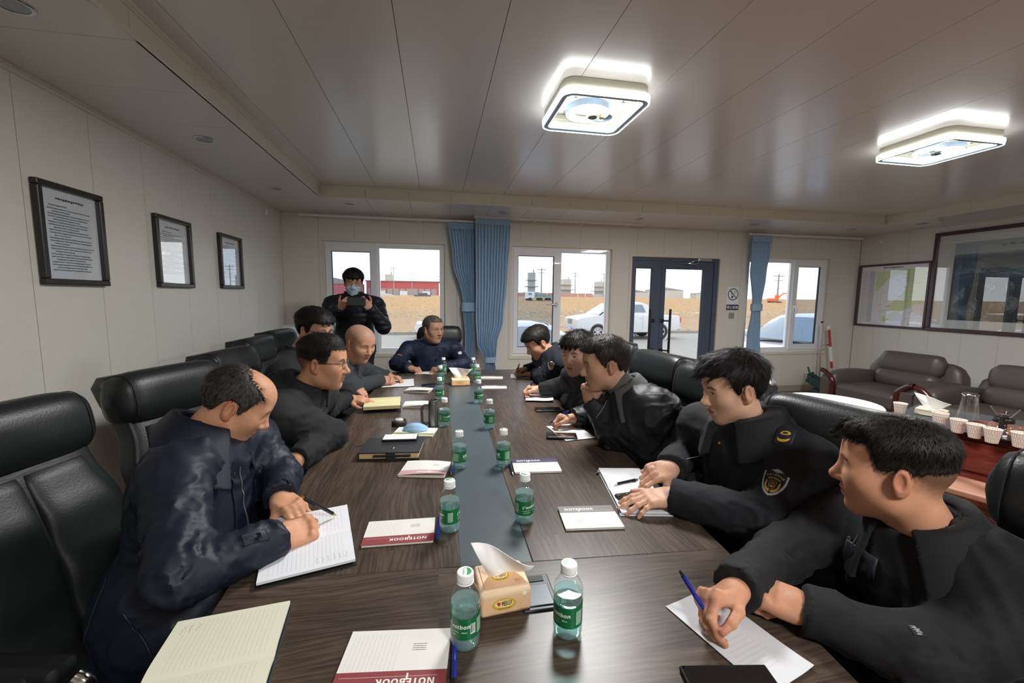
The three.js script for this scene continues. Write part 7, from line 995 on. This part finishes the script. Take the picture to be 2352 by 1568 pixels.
FOLK.photographer = person({
  label: 'standing man in a dark puffer jacket and face mask holding up a phone', cell: 0.011, amp: 0.005, bulk: 1.0, quilt: 0.008, jacket: nylon('#14161f', 0.5), hem: 0.05,
  joints: { neck: [-0.79, 1.365, -4.27], pelvis: [-0.79, 0.88, -4.27], shR: [-1.0, 1.285, -4.28], shL: [-0.57, 1.285, -4.2], elR: [-1.07, 1.09, -4.12], wrR: [-0.86, 1.265, -3.97], elL: [-0.49, 1.09, -4.02], wrL: [-0.59, 1.265, -3.91], toes: [0.1, 0, 0.99], legs: [[[-0.88, 0.86, -4.28], [-0.89, 0.48, -4.26], [-0.9, 0.09, -4.3]], [[-0.7, 0.86, -4.27], [-0.69, 0.48, -4.25], [-0.68, 0.09, -4.28]]] },
  collar: { h: 0.055, r: 0.078, th: 0.012, gap: 0.75 }, shirt: std('#191b22', 0.9),
  head: { at: [-0.787, 1.5, -4.25], look: [0.16, -0.22, 1], scale: 0.98, cell: 0.0038, skin: '#b98a74', mask: true, eyeOpen: 0.002, glasses: { color: '#8d9298', r: 0.0009 }, hair: { top: 0.03, side: 0.012, strand: 0.002, count: 2500, len: 0.022, width: 0.0014, color: '#141211', gray: '#231f1e', line: 0.05, locks: [[[-0.04, 0.1, 0.07], [-0.04, 0.045, 0.1], 0.018, 0.006], [[0, 0.105, 0.075], [0.0, 0.045, 0.106], 0.018, 0.006], [[0.035, 0.1, 0.07], [0.04, 0.045, 0.1], 0.018, 0.006]] } },
  hands: { R: { dir: [0.62, 0.62, 0.3], up: [-0.3, 0.1, 0.95], pose: 'grip' }, L: { dir: [-0.5, 0.66, 0.3], up: [0.3, 0.1, 0.95], pose: 'grip' } },
});
FOLK.chairman = person({
  label: 'man with glasses and short grey hair in a navy jacket at the table’s far end', cell: 0.01, amp: 0.008, jacket: nylon('#141c33', 0.6), bulk: 1.0, armR: 0.92,
  joints: { neck: [-0.05, 0.95, -3.79], pelvis: [-0.04, 0.56, -3.84], shR: [-0.26, 0.895, -3.8], shL: [0.16, 0.9, -3.76], elR: [-0.34, 0.8, -3.6], wrR: [-0.215, 0.787, -3.45], elL: [0.24, 0.8, -3.56], wrL: [0.04, 0.787, -3.43] },
  collar: { h: 0.05, r: 0.076, th: 0.009, gap: 0.3, mat: nylon('#22346c', 0.55) },
  head: { at: [-0.03, 1.085, -3.72], look: [0.62, -0.06, 0.78], scale: 0.99, cell: 0.0036, skin: '#a87f6a', flush: '#9a6450', jaw: 1.06, double: true, neck: 1.12, browInk: 0.5, glasses: { color: '#6d6f72', r: 0.001 }, hair: { top: 0.007, side: 0.0035, strand: 0.001, count: 3000, len: 0.007, lift: 0.6, color: '#40382f', gray: '#6b6258', line: 0.072, recede: 1 } },
  hands: { R: { dir: [0.72, -0.1, 0.5], up: [0, 1, 0.2], pose: 'loose' }, L: { dir: [-0.72, -0.1, 0.5], up: [0, 1, 0.2], pose: 'loose' } },
});
FOLK.farOfficer = person({
  label: 'black-haired officer in dark uniform with arm badge writing at the far right', cell: 0.01, amp: 0.006, jacket: cloth('#0e1420'),
  joints: { neck: [0.84, 0.965, -2.96], pelvis: [1.0, 0.58, -2.95], shR: [0.82, 0.91, -3.14], shL: [0.87, 0.925, -2.77], elR: [0.86, 0.8, -3.3], wrR: [0.71, 0.792, -3.23], elL: [0.77, 0.795, -2.88], wrL: [0.755, 0.788, -3.09] },
  collar: { h: 0.045, r: 0.066, th: 0.008, fold: 0.04, flare: 0.5, gap: 0.5 },
  head: { at: [0.745, 1.04, -2.98], look: [-0.84, -0.5, 0.16], up: [0, 1, 0], scale: 0.96, cell: 0.0034, skin: '#b5866c', wide: 1.03, cheek: 1.12, jaw: 1.05, eyeOpen: 0.002, hair: { top: 0.022, side: 0.008, strand: 0.002, count: 2600, len: 0.02, color: '#12110f', gray: '#211d1a', line: 0.058 } },
  hands: { R: { dir: [-0.85, -0.05, 0.12], up: [0.05, 0.75, -0.6], pose: 'pen' }, L: { dir: [-0.8, -0.1, -0.3], up: [0, 1, 0], pose: 'flat' } },
});
FOLK.listener = person({
  label: 'man in plain black jacket writing while looking left, beside the officer', cell: 0.009, amp: 0.006, jacket: cloth('#101418'),
  joints: { neck: [0.845, 0.965, -2.13], pelvis: [1.02, 0.58, -2.1], shR: [0.8, 0.91, -2.31], shL: [0.87, 0.915, -1.93], elR: [0.8, 0.83, -2.44], wrR: [0.645, 0.797, -2.5], elL: [0.77, 0.79, -2.05], wrL: [0.755, 0.785, -2.28] },
  collar: { h: 0.04, r: 0.066, th: 0.008, gap: 0.3 },
  head: { at: [0.762, 1.07, -2.13], look: [-0.8, -0.08, 0.6], scale: 0.94, cell: 0.003, skin: '#c69b84', eyeOpen: 0.003, browInk: 0.75, hair: { top: 0.024, side: 0.01, strand: 0.002, count: 4500, len: 0.028, lift: 0.4, color: '#131110', gray: '#262220', line: 0.055, locks: [[[-0.035, 0.1, 0.07], [-0.045, 0.045, 0.096], 0.014, 0.004], [[-0.01, 0.105, 0.075], [-0.012, 0.045, 0.103], 0.014, 0.004], [[0.015, 0.105, 0.075], [0.018, 0.046, 0.103], 0.013, 0.004], [[0.04, 0.1, 0.065], [0.045, 0.05, 0.094], 0.013, 0.004]] } },
  hands: { R: { dir: [-0.85, -0.02, -0.2], up: [0.05, 0.75, -0.6], pose: 'pen' } },
});
FOLK.thinker = person({
  label: 'man in dark grey jacket resting his chin on his fist, wooden beads on his wrist', cell: 0.0075, amp: 0.0085, jacket: nylon('#1a1c20', 0.5), bulk: 1.06, hem: 0.2,
  joints: { neck: [0.79, 0.985, -1.6], pelvis: [0.97, 0.58, -1.55], shR: [0.77, 0.925, -1.79], shL: [0.845, 0.945, -1.42], elR: [0.82, 0.81, -1.9], wrR: [0.655, 0.795, -1.87], elL: [0.735, 0.805, -1.58], wrL: [0.66, 0.93, -1.665] },
  collar: { h: 0.045, r: 0.068, th: 0.006, fold: 0.075, flare: 0.7, gap: 0.55, point: 0.5, mat: cloth('#4a4c4d') }, shirt: std('#55524f', 0.9),
  head: { at: [0.7, 1.1, -1.63], look: [-0.95, -0.14, -0.1], scale: 0.92, cell: 0.0027, skin: '#b58a72', flush: '#935c49', cheek: 1.05, brow: 1.15, eyeOpen: 0.0028, hair: { top: 0.018, side: 0.008, strand: 0.0018, count: 5000, len: 0.018, width: 0.0008, lift: 0.35, color: '#171412', gray: '#37302b', line: 0.066, recede: 0.5 } },
  hands: { R: { dir: [-0.9, -0.04, -0.15], up: [0.1, 0.75, -0.55], pose: 'pen' }, L: { dir: [-0.25, 0.95, 0.12], up: [-0.8, -0.1, 0.55], pose: 'fist' } },
});
FOLK.youngOfficer = person({
  label: 'young officer in black uniform coat with gold arm badge tapping a phone', cell: 0.007, amp: 0.006, bulk: 1.1, jacket: cloth('#0c0f17'), hood: true, hem: 0.24, cuff: 0.05,
  joints: { neck: [0.965, 0.975, -1.1], pelvis: [1.06, 0.57, -1.05], shR: [0.93, 0.925, -1.285], shL: [0.995, 0.925, -0.915], elR: [0.91, 0.805, -1.36], wrR: [0.755, 0.825, -1.185], elL: [0.865, 0.79, -0.9], wrL: [0.685, 0.797, -1.065] },
  collar: { h: 0.055, r: 0.078, th: 0.02, fur: true, fold: 0.065, flare: 0.6, gap: 0.45, mat: cloth('#0c0e13') },
  head: { at: [0.915, 1.1, -1.125], look: [-0.95, -0.2, -0.18], up: [0.05, 1, 0], scale: 0.89, cell: 0.0023, skin: '#cfa389', flush: '#b27a66', jaw: 0.96, beard: 0.35, eyeOpen: 0.0034, hairCell: 0.0025, hair: { top: 0.024, side: 0.009, strand: 0.0022, count: 9000, len: 0.034, width: 0.0007, lift: 0.14, sweep: [-0.3, 0, 0.25], color: '#121011', gray: '#1f1b1b', line: 0.064, front: 0.5, comb: 1.6, locks: [[[-0.03, 0.112, 0.055], [-0.052, 0.058, 0.09], 0.02, 0.005], [[0.0, 0.115, 0.06], [-0.022, 0.062, 0.104], 0.02, 0.005], [[0.03, 0.112, 0.058], [0.012, 0.066, 0.106], 0.019, 0.005], [[0.05, 0.1, 0.05], [0.045, 0.06, 0.09], 0.016, 0.004], [[-0.066, 0.06, 0.022], [-0.073, 0.0, 0.03], 0.013, 0.004]] } },
  hands: { R: { dir: [-0.95, -0.1, 0.12], up: [0.1, 0.85, 0.5], pose: 'point', cell: 0.0024 }, L: { dir: [-0.95, -0.06, -0.02], up: [0, 1, 0.12], pose: 'flat', cell: 0.0024 } },
});
FOLK.nearMan = person({
  label: 'man in black jacket at the right foreground holding a blue pen', cell: 0.007, amp: 0.006, bulk: 1.1, armR: 0.9, jacket: cloth('#0b0c0f'), hem: 0.16, cuff: 0.046,
  joints: { neck: [0.985, 0.905, -0.63], pelvis: [1.1, 0.52, -0.58], shR: [0.99, 0.825, -0.82], shL: [1.01, 0.86, -0.47], elR: [0.79, 0.792, -0.775], wrR: [0.585, 0.802, -0.672], elL: [0.815, 0.775, -0.51], wrL: [0.69, 0.79, -0.62] },
  collar: { h: 0.05, r: 0.07, th: 0.007, fold: 0.08, flare: 0.7, gap: 0.45, cell: 0.0042 },
  head: { at: [0.925, 1.03, -0.665], look: [-0.66, -0.05, -0.74], up: [0.04, 1, 0.0], scale: 0.87, cell: 0.0022, skin: '#c69072', flush: '#a9674f', cheek: 1.15, jaw: 1.0, beard: 0.3, neck: 1.12, eyeOpen: 0.0034, hairCell: 0.0024, shaved: 0.75, scalp: '#251c18', hair: { top: 0.017, side: 0.004, strand: 0.0018, count: 9000, len: 0.014, width: 0.0006, lift: 0.4, color: '#121110', gray: '#2a2522', line: 0.07, sideLine: 0.014, taper: 0.06, locks: [[[-0.03, 0.1, 0.075], [-0.036, 0.074, 0.1], 0.014, 0.005], [[0.0, 0.105, 0.08], [0.0, 0.076, 0.107], 0.014, 0.005], [[0.03, 0.1, 0.075], [0.03, 0.074, 0.1], 0.014, 0.005]] } },
  hands: { R: { dir: [-0.93, -0.02, 0.16], up: [0.05, 0.8, -0.55], pose: 'pen', cell: 0.0022 }, L: { dir: [-0.62, 0.1, -0.55], up: [-0.1, 0.9, 0.3], pose: 'fist', cell: 0.0024 } },
});
// ---------- badges, buttons, zips ----------
const shield = []; for (let i = 0; i <= 6; i++) shield.push([-0.5 + i / 6, 0.42 + 0.08 * Math.cos((i / 6 - 0.5) * 6.28) * 1]); [[0.5, 0.25], [0.49, 0.05], [0.43, -0.15], [0.3, -0.34], [0.12, -0.46], [0, -0.5], [-0.12, -0.46], [-0.3, -0.34], [-0.43, -0.15], [-0.49, 0.05], [-0.5, 0.25]].forEach((p) => shield.push(p));
shield.reverse();
const rectO = [[-0.5, -0.5], [0, -0.5], [0.5, -0.5], [0.5, 0], [0.5, 0.5], [0, 0.5], [-0.5, 0.5], [-0.5, 0]];
const badgeTex = canTex(320, 380, (g, w, h) => {
  g.fillStyle = '#aeb4bb'; g.fillRect(0, 0, w, h); g.fillStyle = '#131a2a'; g.beginPath(); [[20, 46], [90, 34], [160, 52], [230, 34], [300, 46], [298, 150], [288, 200], [250, 280], [200, 330], [160, 352], [120, 330], [70, 280], [32, 200], [22, 150]].forEach(([x, y], i) => (i ? g.lineTo(x, y) : g.moveTo(x, y))); g.closePath(); g.fill();
  const arc = (txt, cy, r, size, a0, a1) => { [...txt].forEach((ch, i) => { const a = mix(a0, a1, txt.length > 1 ? i / (txt.length - 1) : 0.5); g.save(); g.translate(160 + r * Math.sin(a), cy - r * Math.cos(a)); g.rotate(a); glyphs(g, ch, -size / 2, -size / 2, size, '#d8b64a', 0.13); g.restore(); }); };
  arc('中华人民共和国', 290, 208, 28, -0.52, 0.52); arc('综合行政执法', 330, 198, 25, -0.36, 0.36);
  g.fillStyle = '#d3a92e'; for (const s of [-1, 1]) { g.beginPath(); g.moveTo(160 + s * 10, 330); g.quadraticCurveTo(160 + s * 110, 300, 160 + s * 96, 170); g.quadraticCurveTo(160 + s * 82, 178, 160 + s * 76, 200); g.quadraticCurveTo(160 + s * 84, 270, 160 + s * 10, 300); g.fill(); }
  g.strokeStyle = '#d3a92e'; g.lineWidth = 5; g.beginPath(); g.moveTo(112, 180); g.lineTo(160, 166); g.lineTo(208, 180); g.quadraticCurveTo(210, 270, 160, 296); g.quadraticCurveTo(110, 270, 112, 180); g.stroke(); g.beginPath(); g.arc(160, 222, 32, 0, 7); g.stroke(); g.fillStyle = '#d3a92e'; g.beginPath(); g.arc(160, 240, 22, 0, 3.2); g.fill(); g.fillStyle = '#c2452f'; g.beginPath(); g.arc(160, 214, 15, 0, 7); g.fill();
});
const goldThread = std('#c9a233', 0.5), brassBtn = phy('#c8a44e', 0.25, { metalness: 0.9 }), darkBtn = phy('#15181f', 0.25), zipMat = phy('#7d8288', 0.35, { metalness: 0.6 });
{ const m = FOLK.youngOfficer; sewn(m, 'arm_badge', [0.872, 0.9, -0.9], [-0.62, 0.42, 0.45], [0.25, 0.95, 0], 0.062, 0.076, shield, std('#ffffff', 0.6, { map: badgeTex }));
  const ep = canTex(128, 160, (g, w, h) => { g.fillStyle = '#1b2230'; g.fillRect(0, 0, w, h); g.fillStyle = '#d3ad34'; g.beginPath(); g.ellipse(64, 52, 36, 24, 0, 0, 7); g.fill(); g.fillStyle = '#1b2230'; g.beginPath(); g.ellipse(64, 52, 20, 11, 0, 0, 7); g.fill(); g.fillStyle = '#d3ad34'; g.beginPath(); g.moveTo(20, 96); g.quadraticCurveTo(64, 150, 108, 96); g.lineTo(104, 124); g.quadraticCurveTo(64, 168, 24, 124); g.fill(); });
  sewn(m, 'shoulder_badge', [0.945, 1.0, -0.95], [-0.5, 0.72, 0.45], [0.3, 0.9, -0.1], 0.045, 0.055, rectO, std('#ffffff', 0.6, { map: ep }));
  button(m, [0.883, 0.79, -1.19], [-0.95, 0, 0.1], 0.006, brassBtn); button(m, [0.858, 0.937, -1.095], [-0.91, 0.41, 0.02], 0.005, brassBtn); seam(m, 'zip', [[0.858, 0.95, -1.18], [0.868, 0.86, -1.19], [0.88, 0.8, -1.195]], [-1, 0, 0.1], 0.0022, zipMat);
  const h = m.hands.L, rg = h.X.pt([0.0095 * 1, 0.002, 0.1]); const g = new THREE.TorusGeometry(0.0096, 0.0013, 8, 24); part('ring', [movG(T(g, 0.0095, -0.004, 0.098), h.X)], brassBtn, m.root); }
{ const m = FOLK.farOfficer; sewn(m, 'arm_badge', [0.795, 0.9, -2.77], [-0.45, 0.25, 0.85], [0.1, 1, 0], 0.05, 0.062, shield, std('#ffffff', 0.6, { map: badgeTex })); button(m, [0.755, 0.931, -2.945], [-0.99, 0.05, 0.13], 0.006, brassBtn); button(m, [0.77, 0.86, -2.945], [-0.99, 0.05, 0.13], 0.006, brassBtn); }
{ const m = FOLK.chairman; sewn(m, 'sleeve_badge', [0.2, 0.885, -3.61], [0.1, 0.45, 0.9], [0, 1, 0], 0.03, 0.03, rectO, std('#c9c6bb', 0.6)); sewn(m, 'sleeve_stripe', [-0.312, 0.88, -3.62], [-0.05, 0.75, 0.6], [0, 1, 0], 0.04, 0.01, rectO, std('#b5764a', 0.6)); seam(m, 'zip', [[-0.003, 0.93, -3.67], [-0.004, 0.85, -3.66], [-0.004, 0.78, -3.66]], [0, 0.05, 1], 0.0022, std('#0d111c', 0.5)); }
{ const m = FOLK.nearMan; const tx = canTex(64, 64, (g, w, h) => { g.fillStyle = '#0e0f12'; g.fillRect(0, 0, w, h); g.strokeStyle = '#b9bcb8'; g.lineWidth = 3; for (let k = 0; k < 9; k++) { g.beginPath(); g.moveTo(8 + rnd() * 20, 8 + k * 6); g.quadraticCurveTo(32, 4 + k * 6 + rnd() * 8, 40 + rnd() * 18, 8 + k * 6); g.stroke(); } }); sewn(m, 'embroidered_mark', [0.785, 0.84, -0.496], [-0.1, 0.87, 0.48], [0.3, 0.4, -0.8], 0.018, 0.018, rectO, std('#ffffff', 0.7, { map: tx }), 0.0012); sewn(m, 'collar_flap', [0.874, 0.83, -0.676], [-1, 0, 0], [0, 1, 0], 0.07, 0.05, rectO, nylon('#262a33', 0.5), 0.004); seam(m, 'zip', [[0.862, 0.88, -0.69], [0.872, 0.82, -0.7], [0.88, 0.76, -0.7]], [-1, 0, 0], 0.002, zipMat); button(m, [0.87, 0.86, -0.71], [-0.95, 0.1, -0.1], 0.005, zipMat, 'snap'); }
{ const m = FOLK.writer; sewn(m, 'cuff_tab', [-0.405, 0.83, -0.965], [0.15, 0.85, 0.5], [0.8, 0.1, -0.6], 0.026, 0.05, rectO, m.o.jacket, 0.003); button(m, [-0.4, 0.83, -0.965], [0.15, 0.85, 0.5], 0.0085, darkBtn); sewn(m, 'cuff_tab', [-0.432, 0.83, -1.255], [0.35, 0.9, -0.1], [0.6, 0, 0.8], 0.024, 0.045, rectO, m.o.jacket, 0.003); button(m, [-0.43, 0.83, -1.252], [0.35, 0.9, -0.1], 0.007, darkBtn);
  seam(m, 'zip', [[-0.57, 0.9, -1.23], [-0.568, 0.83, -1.23], [-0.575, 0.74, -1.22], [-0.6, 0.64, -1.21]], [1, 0, 0.1], 0.002, zipMat); seam(m, 'placket_edge', [[-0.57, 0.9, -1.2], [-0.568, 0.82, -1.195], [-0.58, 0.72, -1.185], [-0.6, 0.62, -1.17]], [0.95, 0, 0.3], 0.003, m.o.jacket); button(m, [-0.566, 0.885, -1.21], [0.97, 0, 0.2], 0.007, darkBtn);
  seam(m, 'pocket_seam', [[-0.7, 0.66, -1.0], [-0.66, 0.6, -1.0], [-0.63, 0.54, -1.0]], [0.3, 0.1, 1], 0.0022, m.o.jacket); seam(m, 'side_seam', [[-0.78, 0.8, -1.0], [-0.79, 0.66, -1.0], [-0.8, 0.5, -1.0]], [-0.1, 0.1, 1], 0.0018, m.o.jacket); }
{ const m = FOLK.thinker; seam(m, 'zip', [[0.72, 0.95, -1.6], [0.715, 0.89, -1.6], [0.73, 0.83, -1.61]], [-1, 0.1, 0.2], 0.0022, zipMat);
  const X = m.hands.L.X; const bd = phy('#4a211a', 0.3); for (let k = 0; k < 16; k++) { const a = k / 16 * Math.PI * 2; part('bracelet_bead', [movG(T(new THREE.SphereGeometry(0.0058, 12, 8), 0.034 * Math.cos(a), 0.026 * Math.sin(a), -0.012), X)], bd, m.root); } }
{ const m = FOLK.bald; seam(m, 'placket_edge', [[-0.5, 0.92, -2.72], [-0.52, 0.85, -2.73], [-0.56, 0.78, -2.74]], [0.95, 0.1, 0.3], 0.003, m.o.jacket); }
shade(scene);
renderer.render(scene, camera);
